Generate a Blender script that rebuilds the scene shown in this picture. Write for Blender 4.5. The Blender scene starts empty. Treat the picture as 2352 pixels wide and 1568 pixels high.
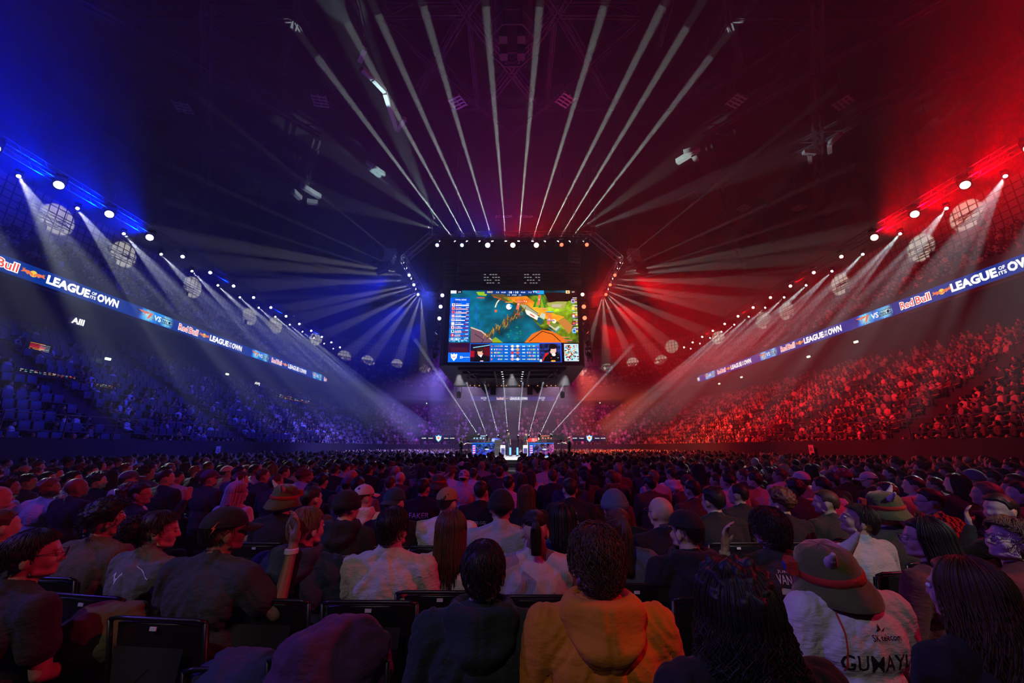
import bpy, bmesh, math, random
import numpy as np
from mathutils import Vector, Matrix, Euler
from mathutils.bvhtree import BVHTree
from mathutils import noise as mnoise

# ------------------------------------------------------------------ camera, world, exposure
sc = bpy.context.scene
C = sc.collection
PITCH = math.radians(14.76)
F = 915.0
EYE = Vector((0.0, 0.0, 1.66))
cam_d = bpy.data.cameras.new('camera')
cam_d.sensor_width = 36
cam_d.lens = 36 * F / 2352
cam_d.clip_start = 0.05
cam_d.clip_end = 400
cam = bpy.data.objects.new('camera', cam_d)
C.objects.link(cam)
cam.location = EYE
cam.rotation_euler = (math.pi / 2 + PITCH, 0, 0)
sc.camera = cam
vs = sc.view_settings
vs.view_transform = 'Standard'
vs.look = 'None'
vs.gamma = 1
vs.use_curve_mapping = False
vs.exposure = 0.0
cy = sc.cycles
cy.max_bounces = 4
cy.diffuse_bounces = 1
cy.glossy_bounces = 2
cy.transmission_bounces = 2
cy.volume_bounces = 0
cy.transparent_max_bounces = 8
cy.caustics_reflective = False
cy.caustics_refractive = False
cy.sample_clamp_indirect = 4
cy.sample_clamp_direct = 0
cy.use_adaptive_sampling = True
cy.adaptive_threshold = 0.04
cy.adaptive_min_samples = 16
world = bpy.data.worlds.new('arena_dark')
sc.world = world
world.use_nodes = True
world.node_tree.nodes['Background'].inputs[0].default_value = (0.0012, 0.0006, 0.002, 1)
world.node_tree.nodes['Background'].inputs[1].default_value = 1.0

def ray(px, py):
    x = (px - 1176) / F
    y = -(py - 784) / F
    return Vector((x, math.cos(PITCH) - y * math.sin(PITCH), math.sin(PITCH) + y * math.cos(PITCH)))
def atY(px, py, Y):
    r = ray(px, py)
    return EYE + r * (Y / r.y)
def atX(px, py, X):
    r = ray(px, py)
    return EYE + r * (X / r.x)
def atZ(px, py, Z):
    r = ray(px, py)
    return EYE + r * ((Z - EYE.z) / r.z)
def X_at(px, Y, z):
    """world X seen at pixel column px for a point at depth Y and height z"""
    zc = Y * math.cos(PITCH) + (z - EYE.z) * math.sin(PITCH)
    return (px - 1176) / F * zc

# ------------------------------------------------------------------ lights of the rig
BLUE = (0.0, 0.01, 1.0)
RED = (1.0, 0.0, 0.004)
WHITE = (0.80, 0.90, 1.0)
def lamp(name, p, q, watts, deg, col=(1, 1, 1), r=0.08, blend=0.25, gobo=None, fwd=0.5):
    l = bpy.data.lights.new(name, 'SPOT')
    l.energy = watts
    l.spot_size = math.radians(deg)
    l.spot_blend = blend
    l.color = col
    l.shadow_soft_size = r
    o = bpy.data.objects.new(name, l)
    C.objects.link(o)
    o.location = Vector(p) + (Vector(q) - Vector(p)).normalized() * fwd
    o.rotation_euler = (Vector(q) - Vector(p)).to_track_quat('-Z', 'Y').to_euler()
    if gobo:
        sc_, lo, hi, seed = gobo
        l.use_nodes = True
        nt = l.node_tree
        em = nt.nodes['Emission']
        tc = nt.nodes.new('ShaderNodeTexCoord')
        mp = nt.nodes.new('ShaderNodeMapping')
        mp.inputs['Location'].default_value = (seed, seed * 1.7, 0)
        mp.inputs['Scale'].default_value = (sc_, sc_, 0)
        tn = nt.nodes.new('ShaderNodeTexNoise')
        tn.inputs['Scale'].default_value = 1.0
        tn.inputs['Detail'].default_value = 0.0
        rp = nt.nodes.new('ShaderNodeMapRange')
        rp.inputs[1].default_value = lo
        rp.inputs[2].default_value = hi
        nt.links.new(tc.outputs['Normal'], mp.inputs[0])
        nt.links.new(mp.outputs[0], tn.inputs['Vector'])
        nt.links.new(tn.outputs['Fac'], rp.inputs[0])
        nt.links.new(rp.outputs[0], em.inputs['Strength'])
    return o

RX = 26.0                       # half distance between the two side light trusses
RZ = 15.45                      # height of their beam fixtures
def Y_on_rail(px, X=RX, h=None):
    h = (RZ - EYE.z) if h is None else h
    return (F * X / abs(px - 1176) - h * math.sin(PITCH)) / math.cos(PITCH)
RAIL_BEAM_Y = [Y_on_rail(42) + 2.93 * k for k in range(-1, 14)]
RAIL_WASH_Y = [Y_on_rail(130, h=14.3) + 2.95 * k for k in range(-1, 14)]
RING_Y, RING_Z = 30.0, atY(1176, 556, 30.0).z
RING_BEAM_PX = [1013, 1047, 1074, 1103, 1132, 1162, 1191, 1222, 1250, 1280, 1306, 1337]
RING_TOP_PX = [(640, 200), (720, 120), (790, 40), (862, 20), (968, 0), (1115, 0), (1241, 0), (1392, 0), (1530, 0), (1585, 50), (1640, 120), (1700, 200)]
RING_WASH_PX = [(1004, 563), (1061, 563), (1120, 563), (1178, 563), (1232, 563), (1290, 562), (1348, 562)]
STAGE_BEAM = [((1102, 1004), (1012, 868)), ((1119, 1003), (1078, 895)), ((1145, 1003), (1118, 900)), ((1166, 992), (1158, 896)),
              ((1190, 1003), (1199, 896)), ((1214, 1003), (1243, 896)), ((1239, 1000), (1288, 896)), ((1260, 1003), (1400, 850))]
for s, col in ((-1, BLUE), (1, RED)):
    for k, Y in enumerate(RAIL_BEAM_Y):
        if k > 11: continue
        lamp('rail_beam_light', (s * RX, Y, RZ), (s * 6.5, Y - 9.5, 1.2), 42000, 5.6, WHITE, 0.05, 0.35, fwd=.22, gobo=(34, 0.42, 0.60, 3.1 * k + (9 if s > 0 else 0)))
    for k, Y in enumerate(RAIL_WASH_Y):
        if k > 3 and k % 3: continue
        e = 12500 if k < 4 else 1700
        lamp('rail_wash_light', (s * (RX - .35), Y, RZ + .55), (s * (30 if k < 4 else 36), Y - (12 if k < 4 else 9), 19.5), e, 116 if k < 4 else 96, col, 0.2, 0.7)
    # crowd wash from the scoreboard rig out to each side stand
    for Y, e in ((31, 13000), (37, 17000), (43, 15000)):
        lamp('stand_wash_light', (s * 9.8, Y, 15.5), (s * 26, Y + (Y - 36) * 1.6, 3.0), e * (1.5 if s > 0 else .85), 66, col, 0.3, 0.9)
    lamp('stand_wash_light', (s * 7, 46, 15.5), (s * 11, 74, 3), 24000, 62, (0.30, 0.02, 1.0) if s < 0 else (1.0, 0.02, 0.28), 0.3, 0.8)
    # floor wash in front of the stage, from the underside rig
    lamp('floor_wash_light', (s * 6.2, 28, 9.5), (s * 13, 17, 1), 1600, 80, col, 0.3, 0.8)
    lamp('floor_wash_light', (s * 6.2, 38, 9.5), (s * 13, 43, 1), 14000, 90, (.25, .2, 1) if s < 0 else (1, .12, .06), 0.3, 0.8)
    # rear truss behind the camera: washes over the nearest rows
    lamp('rear_wash_light', (s * 13.0, 0.5, 9.5), (s * 1.2, 3.6, 1.0), 2300, 52, (0.16, 0.07, 1.0) if s < 0 else (1.0, 0.02, 0.09), 0.25, 0.8)
    # lights that pick out steelwork under the roof
    lamp('roof_pick_light', (s * 5.5, 29.5, RING_Z + .8), atZ(1176 + s * 412, 345, 28.0), 15000, 9, (.8, 1, .95), 0.05, 0.5)
    lamp('roof_pick_light', (s * 6.0, 29.5, RING_Z + .8), atZ(1176 + s * (478 if s < 0 else 702), 440 if s < 0 else 325, 28.0), 15000, 9, (.8, .9, 1), 0.05, 0.5)
for px, t in zip(RING_BEAM_PX, RING_TOP_PX):
    p = atY(px, 556, RING_Y)
    q = atZ(t[0], t[1], 27.0)
    lamp('ring_beam_light', p, q, 190000, 2.3, (.80, .95, .90), 0.014, 0.6, fwd=.22)
for k, (px, py) in enumerate(RING_WASH_PX):
    p = atY(px, py, RING_Y)
    e = [100, 250, 800, 750, 750, 200, 100][k]
    lamp('ring_wash_light', p + Vector((0, -.3, 0)), p + Vector((0, -6, 5)), e, 160, (0.02, 0.03, 1) if k < 3 else RED, 0.15, 0.5)
RING_SIDE = [(930, 606), (937, 618), (943, 629), (948, 641), (953, 653), (958, 664), (962, 676)]
for s in (-1, 1):
    for k, (px, py) in enumerate(RING_SIDE):
        p = atX(px, py, -9.9)
        p.x *= -s
        a = math.radians([34, 24, 16, 8, 1, -6, -14][k])
        d = Vector((s * math.cos(a), -.55, math.sin(a) * 1.0))
        lamp('ring_beam_light', p, p + d * 10, 18000, 1.7, WHITE, 0.014, 0.5, fwd=.22)
# profile lights on the ring that throw round pools on the tile band
POOLS = [(105, 500), (265, 583), (430, 660), (565, 728), (622, 750), (704, 788), (788, 822), (842, 833), (909, 845), (976, 855),
         (2247, 490), (2137, 567), (1943, 653), (1815, 715), (1762, 738), (1668, 783), (1545, 797), (1521, 832), (1457, 842), (1394, 852), (1333, 860)]
for px, py in POOLS:
    s = -1 if px < 1176 else 1
    q = atX(px, py, s * 40.4)
    if q.y > 77 or abs(q.x) < 1:
        q = atY(px, py, 86.5)
        if abs(q.x) > 31.6:
            c = Vector((s * 10.0, 57.0, 0)); r = ray(px, py); rad = 30.4
            t = 60.0
            for _ in range(60):
                e = math.hypot(EYE.x + r.x * t - c.x, EYE.y + r.y * t - c.y) - rad
                t -= e * .6
            q = EYE + r * t
    p = Vector((s * 9.9, 35 + (q.y - 30) * .1, 17.6))
    d = (q - p).length
    lamp('pool_light', p, q, 60 * d * d, math.degrees(2.9 / d), (1, .96, .84), 0.04, 0.25)
for s, col in ((-1, (0.05, 0.08, 1)), (1, (1, 0.01, 0.01))):
    p = atY(1176 + s * 162, 677, 28.0)
    lamp('column_wash_light', p + Vector((s * .3, -.3, 0)), p + Vector((s * 5, -4, -3)), 2500, 150, col, 0.15, 0.5)
STAGE_Y = 33.0
for (bx, by), (tx, ty) in STAGE_BEAM:
    p = atY(bx, by, STAGE_Y + 3)
    q = atY(tx, ty, STAGE_Y + 3)
    lamp('stage_beam_light', p, q, 80000, 2.3, WHITE, 0.012, 0.5, fwd=.22)
for x, y in ((-4, 28.6), (0, 28.6), (4, 28.6)):
    lamp('stage_key_light', (x, y, 7.3), (x * .8, y + 3.0, 1.0), 3200, 62, (0.95, 0.92, 1.0), 0.1, 0.6)
for x in (-4.5, 0, 4.5):  # added lamps without fixtures, to make the haze behind the stage glow
    lamp('added_back_light', (x, 42.5, 9.6), (x * 1.2, 52, 3.0), 4200, 74, (.80, .62, 1.0), 0.2, 0.8)
# white profile spots from the rear truss that catch the backs of a few rows
lamp('profile_spot_light', (-3.5, -7, 9.5), (0.1, 2.1, 0.9), 560, 20, (1, .85, .92), 0.1, 0.7)
lamp('profile_spot_light', (6.5, -6, 9.0), (2.9, 2.9, 0.85), 1500, 12, (1, .97, .93), 0.06, 0.25)
lamp('profile_spot_light', (-7.5, -6, 9.0), (-2.5, 2.9, 0.8), 650, 13, (1, .84, .86), 0.06, 0.3)
# ------------------------------------------------------------------ helpers
rng = random.Random(7)
def principled(name, col, rough=0.6, metal=0.0, noise=None, bump=None, emit=None, sheen=0.0, coat=0.0):
    """noise=(scale, amount, detail): mottles the base colour; bump=(scale, strength, stretch)"""
    m = bpy.data.materials.new(name)
    m.use_nodes = True
    nt = m.node_tree
    b = nt.nodes['Principled BSDF']
    b.inputs['Base Color'].default_value = (*col[:3], 1)
    b.inputs['Roughness'].default_value = rough
    b.inputs['Metallic'].default_value = metal
    if sheen: b.inputs['Sheen Weight'].default_value = sheen
    if coat: b.inputs['Coat Weight'].default_value = coat
    if emit:
        b.inputs['Emission Color'].default_value = (*emit[:3], 1)
        b.inputs['Emission Strength'].default_value = emit[3]
    tc = None
    if noise or bump:
        tc = nt.nodes.new('ShaderNodeTexCoord')
    if noise:
        t = nt.nodes.new('ShaderNodeTexNoise')
        t.inputs['Scale'].default_value = noise[0]
        t.inputs['Detail'].default_value = noise[2] if len(noise) > 2 else 3
        mx = nt.nodes.new('ShaderNodeMix'); mx.data_type = 'RGBA'
        a = noise[1]
        mx.inputs[6].default_value = (*[max(0, c * (1 - a)) for c in col[:3]], 1)
        mx.inputs[7].default_value = (*[min(1, c * (1 + a)) for c in col[:3]], 1)
        nt.links.new(tc.outputs['Object'], t.inputs['Vector'])
        nt.links.new(t.outputs['Fac'], mx.inputs[0])
        nt.links.new(mx.outputs[2], b.inputs['Base Color'])
    if bump:
        t = nt.nodes.new('ShaderNodeTexNoise')
        t.inputs['Scale'].default_value = bump[0]
        t.inputs['Detail'].default_value = 4
        mp = nt.nodes.new('ShaderNodeMapping')
        st = bump[2] if len(bump) > 2 else (1, 1, 1)
        mp.inputs['Scale'].default_value = st
        bp = nt.nodes.new('ShaderNodeBump')
        bp.inputs['Strength'].default_value = bump[1]
        bp.inputs['Distance'].default_value = bump[3] if len(bump) > 3 else 0.02
        nt.links.new(tc.outputs['Object'], mp.inputs[0])
        nt.links.new(mp.outputs[0], t.inputs['Vector'])
        nt.links.new(t.outputs['Fac'], bp.inputs['Height'])
        nt.links.new(bp.outputs[0], b.inputs['Normal'])
    return m
def emissive(name, col, strength):
    m = bpy.data.materials.new(name)
    m.use_nodes = True
    nt = m.node_tree
    nt.nodes.clear()
    o = nt.nodes.new('ShaderNodeOutputMaterial')
    e = nt.nodes.new('ShaderNodeEmission')
    e.inputs[0].default_value = (*col[:3], 1)
    e.inputs[1].default_value = strength
    nt.links.new(e.outputs[0], o.inputs[0])
    m.cycles.emission_sampling = 'NONE'
    return m
def attr_material(name, attr='tint', rough=0.75, emission=None):
    m = bpy.data.materials.new(name)
    m.use_nodes = True
    nt = m.node_tree
    a = nt.nodes.new('ShaderNodeVertexColor')
    a.layer_name = attr
    b = nt.nodes['Principled BSDF']
    if emission is None:
        nt.links.new(a.outputs[0], b.inputs['Base Color'])
        b.inputs['Roughness'].default_value = rough
    else:
        nt.nodes.remove(b)
        e = nt.nodes.new('ShaderNodeEmission')
        e.inputs[1].default_value = emission
        nt.links.new(a.outputs[0], e.inputs[0])
        nt.links.new(e.outputs[0], nt.nodes['Material Output'].inputs[0])
        m.cycles.emission_sampling = 'NONE'
    return m

def tag(o, label=None, cat=None, group=None, kind=None):
    if label: o['label'] = label
    if cat: o['category'] = cat
    if group: o['group'] = group
    if kind: o['kind'] = kind
    return o
def empty(name, loc=(0, 0, 0), rz=0.0, label=None, cat=None, group=None):
    o = bpy.data.objects.new(name, None)
    C.objects.link(o)
    o.location = loc
    o.rotation_euler = (0, 0, rz)
    o.empty_display_size = 0.1
    return tag(o, label, cat, group)
def mesh_obj(name, me, mat=None, parent=None):
    o = bpy.data.objects.new(name, me)
    C.objects.link(o)
    if mat is not None and len(me.materials) == 0:
        for m in (mat if isinstance(mat, (list, tuple)) else [mat]):
            me.materials.append(m)
    if parent is not None: o.parent = parent
    return o
def copy_tree(o, parent=None):
    c = o.copy()
    C.objects.link(c)
    if parent is not None:
        c.parent = parent
    for ch in o.children:
        copy_tree(ch, c)
    return c

class MB:
    """collects boxes, bars, tubes and rings; build() links them as one mesh object"""
    def __init__(s): s.v = []; s.f = []; s.mi = []; s.cur = 0
    def add(s, vs_, fs):
        n = len(s.v)
        s.v += [tuple(v) for v in vs_]
        s.f += [tuple(i + n for i in f) for f in fs]
        s.mi += [s.cur] * len(fs)
        return s
    def box(s, c, d, rot=None):
        hx, hy, hz = d[0] / 2, d[1] / 2, d[2] / 2
        vs_ = [Vector((x, y, z)) for x in (-hx, hx) for y in (-hy, hy) for z in (-hz, hz)]
        if rot is not None: vs_ = [rot @ v for v in vs_]
        vs_ = [v + Vector(c) for v in vs_]
        return s.add(vs_, [(0, 1, 3, 2), (4, 6, 7, 5), (0, 4, 5, 1), (2, 3, 7, 6), (0, 2, 6, 4), (1, 5, 7, 3)])
    def quad(s, a, b, c, d): return s.add([a, b, c, d], [(0, 1, 2, 3)])
    def bar(s, a, b, r, n=6, r2=None):
        a = Vector(a); b = Vector(b)
        d = b - a
        if d.length < 1e-6: return s
        q = d.to_track_quat('Z', 'Y')
        r2 = r if r2 is None else r2
        vs_ = []
        for p, rr in ((a, r), (b, r2)):
            for i in range(n):
                t = 2 * math.pi * (i + .5) / n
                vs_.append(p + q @ Vector((rr * math.cos(t), rr * math.sin(t), 0)))
        fs = [(i, (i + 1) % n, n + (i + 1) % n, n + i) for i in range(n)]
        fs += [tuple(range(n))[::-1], tuple(range(n, 2 * n))]
        return s.add(vs_, fs)
    def tube(s, pts, r, n=6, closed=False):
        pts = [Vector(p) for p in pts]
        m = len(pts)
        vs_ = []
        for i, p in enumerate(pts):
            a = pts[max(0, i - 1)] if not closed else pts[i - 1]
            b = pts[min(m - 1, i + 1)] if not closed else pts[(i + 1) % m]
            d = (b - a)
            q = d.to_track_quat('Z', 'Y') if d.length > 1e-9 else Matrix.Identity(3).to_quaternion()
            rr = r[i] if isinstance(r, (list, tuple)) else r
            for j in range(n):
                t = 2 * math.pi * j / n
                vs_.append(p + q @ Vector((rr * math.cos(t), rr * math.sin(t), 0)))
        fs = []
        for i in range(m if closed else m - 1):
            k = (i + 1) % m
            for j in range(n):
                fs.append((i * n + j, i * n + (j + 1) % n, k * n + (j + 1) % n, k * n + j))
        if not closed:
            fs += [tuple(range(n))[::-1], tuple(range((m - 1) * n, m * n))]
        return s.add(vs_, fs)
    def lathe(s, prof, c=(0, 0, 0), n=16, rot=None, sx=1, sy=1):
        vs_ = []
        for (r, z) in prof:
            for i in range(n):
                t = 2 * math.pi * i / n
                v = Vector((r * math.cos(t) * sx, r * math.sin(t) * sy, z))
                if rot is not None: v = rot @ v
                vs_.append(v + Vector(c))
        fs = []
        for k in range(len(prof) - 1):
            for i in range(n):
                j = (i + 1) % n
                fs.append((k * n + i, k * n + j, (k + 1) * n + j, (k + 1) * n + i))
        fs += [tuple(range(n))[::-1], tuple(range((len(prof) - 1) * n, len(prof) * n))]
        return s.add(vs_, fs)
    def ell(s, c, r, n=12, m=8, rot=None):
        prof = []
        for k in range(m + 1):
            a = math.pi * (k / m) - math.pi / 2
            prof.append((max(1e-4, math.cos(a)), math.sin(a)))
        vs_ = []
        for (pr, pz) in prof:
            for i in range(n):
                t = 2 * math.pi * i / n
                v = Vector((pr * math.cos(t) * r[0], pr * math.sin(t) * r[1], pz * r[2]))
                if rot is not None: v = rot @ v
                vs_.append(v + Vector(c))
        fs = []
        for k in range(m):
            for i in range(n):
                j = (i + 1) % n
                fs.append((k * n + i, k * n + j, (k + 1) * n + j, (k + 1) * n + i))
        return s.add(vs_, fs)
    def cone(s, p0, r0, p1, r1, n=12):
        """tapered capsule"""
        p0 = Vector(p0); p1 = Vector(p1)
        d = p1 - p0
        L = max(d.length, 1e-5)
        q = d.to_track_quat('Z', 'Y')
        prof = []
        for k in range(5):
            a = -math.pi / 2 + k * math.pi / 8
            prof.append((max(1e-4, r0 * math.cos(a)), r0 * math.sin(a)))
        for k in range(5):
            a = k * math.pi / 8
            prof.append((max(1e-4, r1 * math.cos(a)), L + r1 * math.sin(a)))
        return s.lathe(prof, p0, n, rot=q.to_matrix())
    def mesh(s, name, mats=None, smooth=False):
        me = bpy.data.meshes.new(name)
        me.from_pydata(s.v, [], s.f)
        if mats:
            for m in (mats if isinstance(mats, (list, tuple)) else [mats]): me.materials.append(m)
        if any(s.mi): me.polygons.foreach_set('material_index', s.mi)
        if smooth: me.polygons.foreach_set('use_smooth', [True] * len(me.polygons))
        me.update()
        return me
    def build(s, name, mats, parent=None, smooth=False):
        return mesh_obj(name, s.mesh(name, mats, smooth), None, parent)

_dg = None
def evaluated(me, mods):
    """mesh after the given modifiers"""
    o = bpy.data.objects.new('tmp', me)
    C.objects.link(o)
    for kind, kw in mods:
        md = o.modifiers.new(kind, kind)
        for k, v in kw.items(): setattr(md, k, v)
    dg = bpy.context.evaluated_depsgraph_get()
    out = bpy.data.meshes.new_from_object(o.evaluated_get(dg), preserve_all_data_layers=False, depsgraph=dg)
    bpy.data.objects.remove(o)
    bpy.data.meshes.remove(me)
    out.polygons.foreach_set('use_smooth', [True] * len(out.polygons))
    return out
def remeshed(mb, voxel, smooth=4, name='body'):
    me = mb.mesh(name)
    bm = bmesh.new(); bm.from_mesh(me); bmesh.ops.recalc_face_normals(bm, faces=bm.faces); bm.to_mesh(me); bm.free()
    mods = [('REMESH', dict(mode='VOXEL', voxel_size=voxel))]
    if smooth: mods.append(('SMOOTH', dict(factor=0.5, iterations=smooth)))
    out = evaluated(me, mods)
    out.name = name
    return out
def text_mesh(body, size, bold=0.0, extrude=0.0, align='CENTER', shear=0.0, xs=1.0, spacing=1.0):
    cu = bpy.data.curves.new('letters', 'FONT')
    cu.body = body
    cu.size = size
    cu.offset = bold
    cu.extrude = extrude
    cu.align_x = align
    cu.align_y = 'CENTER'
    cu.shear = shear
    cu.resolution_u = 2
    cu.space_character = spacing
    o = bpy.data.objects.new('tmp', cu)
    C.objects.link(o)
    dg = bpy.context.evaluated_depsgraph_get()
    me = bpy.data.meshes.new_from_object(o.evaluated_get(dg))
    bpy.data.objects.remove(o)
    bpy.data.curves.remove(cu)
    if xs != 1.0:
        me.transform(Matrix.Diagonal((xs, 1, 1, 1)))
    me.materials.clear()
    return me
def fit_mesh(me, w=None, h=None):
    co = np.array([v.co for v in me.vertices])
    if len(co) == 0: return me
    lo, hi = co.min(0), co.max(0)
    sx = w / (hi[0] - lo[0]) if w else None
    sy = h / (hi[1] - lo[1]) if h else None
    sx = sx or sy; sy = sy or sx
    me.transform(Matrix.Diagonal((sx, sy, 1, 1)) @ Matrix.Translation((-(lo[0] + hi[0]) / 2, -(lo[1] + hi[1]) / 2, 0)))
    return me
def frame(origin, xdir, updir):
    x = Vector(xdir).normalized(); u = Vector(updir).normalized()
    n = x.cross(u)
    M = Matrix((x, u, n)).transposed().to_4x4()
    M.translation = Vector(origin)
    return M
def truss(mb, a, b, w=0.5, h=0.5, bay=0.6, r=0.028, up=(0, 0, 1), rd=0.014):
    """square lattice truss from a to b"""
    a = Vector(a); b = Vector(b)
    d = (b - a); L = d.length; d.normalize()
    up = Vector(up)
    side = d.cross(up).normalized()
    up = side.cross(d).normalized()
    cs = [(sx * w / 2, sz * h / 2) for sx, sz in ((-1, -1), (1, -1), (1, 1), (-1, 1))]
    P = lambda t, c: a + d * t + side * c[0] + up * c[1]
    for c in cs: mb.bar(P(0, c), P(L, c), r, 5)
    n = max(1, round(L / bay))
    for i in range(n + 1):
        t = L * i / n
        for k in range(4):
            c0, c1 = cs[k], cs[(k + 1) % 4]
            if i % 2 == 0: mb.bar(P(t, c0), P(t, c1), rd, 4)
            if i < n:
                t2 = L * (i + 1) / n
                mb.bar(P(t, c0 if i % 2 else c1), P(t2, c1 if i % 2 else c0), rd, 4)
ORD = ['first', 'second', 'third', 'fourth', 'fifth', 'sixth', 'seventh', 'eighth', 'ninth', 'tenth', 'eleventh', 'twelfth',
       'thirteenth', 'fourteenth', 'fifteenth', 'sixteenth', 'seventeenth', 'eighteenth', 'nineteenth', 'twentieth']
M_black = principled('matt_black_metal', (0.012, 0.012, 0.014), 0.5, 0.3)
M_steel = principled('dull_aluminium', (0.55, 0.56, 0.58), 0.35, 0.9)
M_dark = principled('dark_plastic', (0.02, 0.02, 0.022), 0.55)
M_white = principled('white_plastic', (0.8, 0.8, 0.8), 0.5)

ORD += [a + b for a in ('twenty-', 'thirty-') for b in ('first', 'second', 'third', 'fourth', 'fifth', 'sixth', 'seventh', 'eighth', 'ninth')]
ORD.insert(29, 'thirtieth')
# ------------------------------------------------------------------ the arena shell
M_floor = principled('black_carpet_floor', (0.018, 0.018, 0.02), 0.9, noise=(3, .4))
M_conc = principled('dark_tier_concrete', (0.035, 0.035, 0.042), 0.85, noise=(.6, .3))
M_wall = principled('dark_wall', (0.010, 0.010, 0.014), 0.8, noise=(.5, .3))
M_ceil = principled('black_roof_deck', (0.006, 0.006, 0.008), 0.95, noise=(.3, .5))
M_girder = principled('dark_grey_roof_steel', (0.05, 0.05, 0.06), 0.6, 0.2)
M_rail = principled('grey_rail_metal', (0.12, 0.12, 0.14), 0.4, 0.6)

HX, YE, RC, YB = 19.0, 66.0, 9.0, -6.0     # inner bowl: half width, far end, corner radius, near end
def bowl_path(off, step=None, closed_corner=True):
    """points and outward normals along the U-shaped bowl line, offset outward by off"""
    pts = []
    r = RC + off
    X = HX + off
    n = 10
    pts.append((Vector((-X, YB)), Vector((-1, 0))))
    for i in range(n + 1):
        a = math.pi - (math.pi / 2) * i / n
        c = Vector((-HX + RC, YE - RC))
        d = Vector((math.cos(a), math.sin(a)))
        pts.append((c + d * r, d))
    for i in range(n + 1):
        a = math.pi / 2 - (math.pi / 2) * i / n
        c = Vector((HX - RC, YE - RC))
        d = Vector((math.cos(a), math.sin(a)))
        pts.append((c + d * r, d))
    pts.append((Vector((X, YB)), Vector((1, 0))))
    return pts
def bowl_strip(profile, name, mat):
    """sweep a list of (offset, z) along the bowl"""
    vs_, fs = [], []
    paths = [bowl_path(o) for o, z in profile]
    n = len(paths[0])
    for (o, z), pth in zip(profile, paths):
        for p, d in pth: vs_.append((p.x, p.y, z))
    for k in range(len(profile) - 1):
        for i in range(n - 1):
            fs.append((k * n + i, k * n + i + 1, (k + 1) * n + i + 1, (k + 1) * n + i))
    me = bpy.data.meshes.new(name)
    me.from_pydata(vs_, [], fs)
    me.materials.append(mat)
    return tag(mesh_obj(name, me), kind='structure')
ROW_D, ROW_H, Z0 = 0.84, 0.50, 1.35
N_LOW = 16
prof = [(0, 0), (0, 2.0), (0.12, 2.0), (0.12, Z0)]
for i in range(N_LOW):
    prof += [(0.12 + ROW_D * (i + 1) + (0.5 if i == 0 else .5), Z0 + ROW_H * i), (0.12 + ROW_D * (i + 1) + .5, Z0 + ROW_H * (i + 1))]
def low_row(i):           # offset and tread height of a lower tier row
    return 0.12 + ROW_D * i + .9 + (0 if i else -.1), Z0 + ROW_H * i
top_off = prof[-1][0]
prof += [(top_off + 2.6, prof[-1][1])]
bowl_strip(prof, 'floor_lower_tier', M_conc)
zc_top = prof[-1][1]
# back wall of the lower tier, then the fascia that carries the ribbon, then the upper tier
UP_OFF, UP_Z = 9.15, 11.0
bowl_strip([(top_off + 2.6, zc_top - .2), (top_off + 2.6, 12.6)], 'wall_concourse', M_wall)
N_UP = 11
prof2 = [(top_off + 2.6, 10.75), (UP_OFF, 10.75), (UP_OFF, 12.35), (UP_OFF + .15, 12.35), (UP_OFF + .15, 11.6)]
UROW_D, UROW_H = 0.82, 0.56
for i in range(N_UP):
    prof2 += [(UP_OFF + .5 + UROW_D * (i + 1), 11.6 + UROW_H * i), (UP_OFF + .5 + UROW_D * (i + 1), 11.6 + UROW_H * (i + 1))]
def up_row(i): return UP_OFF + .55 + UROW_D * (i + .35), 11.6 + UROW_H * i
bowl_strip(prof2, 'floor_upper_tier', M_conc)
uo, uz = prof2[-1]
bowl_strip([(uo, uz), (uo + 2, uz), (uo + 2, 31.5)], 'wall_bowl', M_wall)
# band of pale square acoustic tiles round the top of the bowl
M_tile = bpy.data.materials.new('square_acoustic_tiles')
M_tile.use_nodes = True
_nt = M_tile.node_tree
_b = _nt.nodes['Principled BSDF']
_tc = _nt.nodes.new('ShaderNodeUVMap'); _br = _nt.nodes.new('ShaderNodeTexBrick')
_br.offset = 0
_br.inputs['Color1'].default_value = (.42, .41, .37, 1); _br.inputs['Color2'].default_value = (.38, .37, .34, 1); _br.inputs['Mortar'].default_value = (.01, .01, .01, 1)
_br.inputs['Scale'].default_value = 1.0; _br.inputs['Mortar Size'].default_value = .05; _br.inputs['Brick Width'].default_value = .62; _br.inputs['Row Height'].default_value = .62
_nt.links.new(_tc.outputs[0], _br.inputs['Vector']); _nt.links.new(_br.outputs[0], _b.inputs['Base Color']); _b.inputs['Roughness'].default_value = .9
_pth = bowl_path(uo + 1.8)
_vs, _fs, _uv, _s = [], [], [], 0.0
for _i, (_p, _d) in enumerate(_pth):
    if _i: _s += (_p - _pth[_i - 1][0]).length
    _vs += [(_p.x, _p.y, 18.6), (_p.x, _p.y, 22.4)]; _uv += [(_s, 0), (_s, 3.8)]
    if _i: _fs.append((2 * _i - 2, 2 * _i, 2 * _i + 1, 2 * _i - 1))
_me = bpy.data.meshes.new('wall_tiles'); _me.from_pydata(_vs, [], _fs)
_ul = _me.uv_layers.new(name='uv')
for _l in _me.loops: _ul.data[_l.index].uv = _uv[_l.vertex_index]
_me.materials.append(M_tile)
tag(mesh_obj('trim_tile_band', _me), kind='structure')
mb = MB(); mb.box((0, 45, -.15), (110, 120, .3)); tag(mb.build('floor', M_floor), kind='structure')
mb = MB(); mb.box((0, 45, 31.6), (110, 120, .3)); tag(mb.build('ceiling', M_ceil), kind='structure')
mb = MB(); mb.box((0, -9, 15), (110, .4, 33)); tag(mb.build('wall_rear', M_wall), kind='structure')

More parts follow.
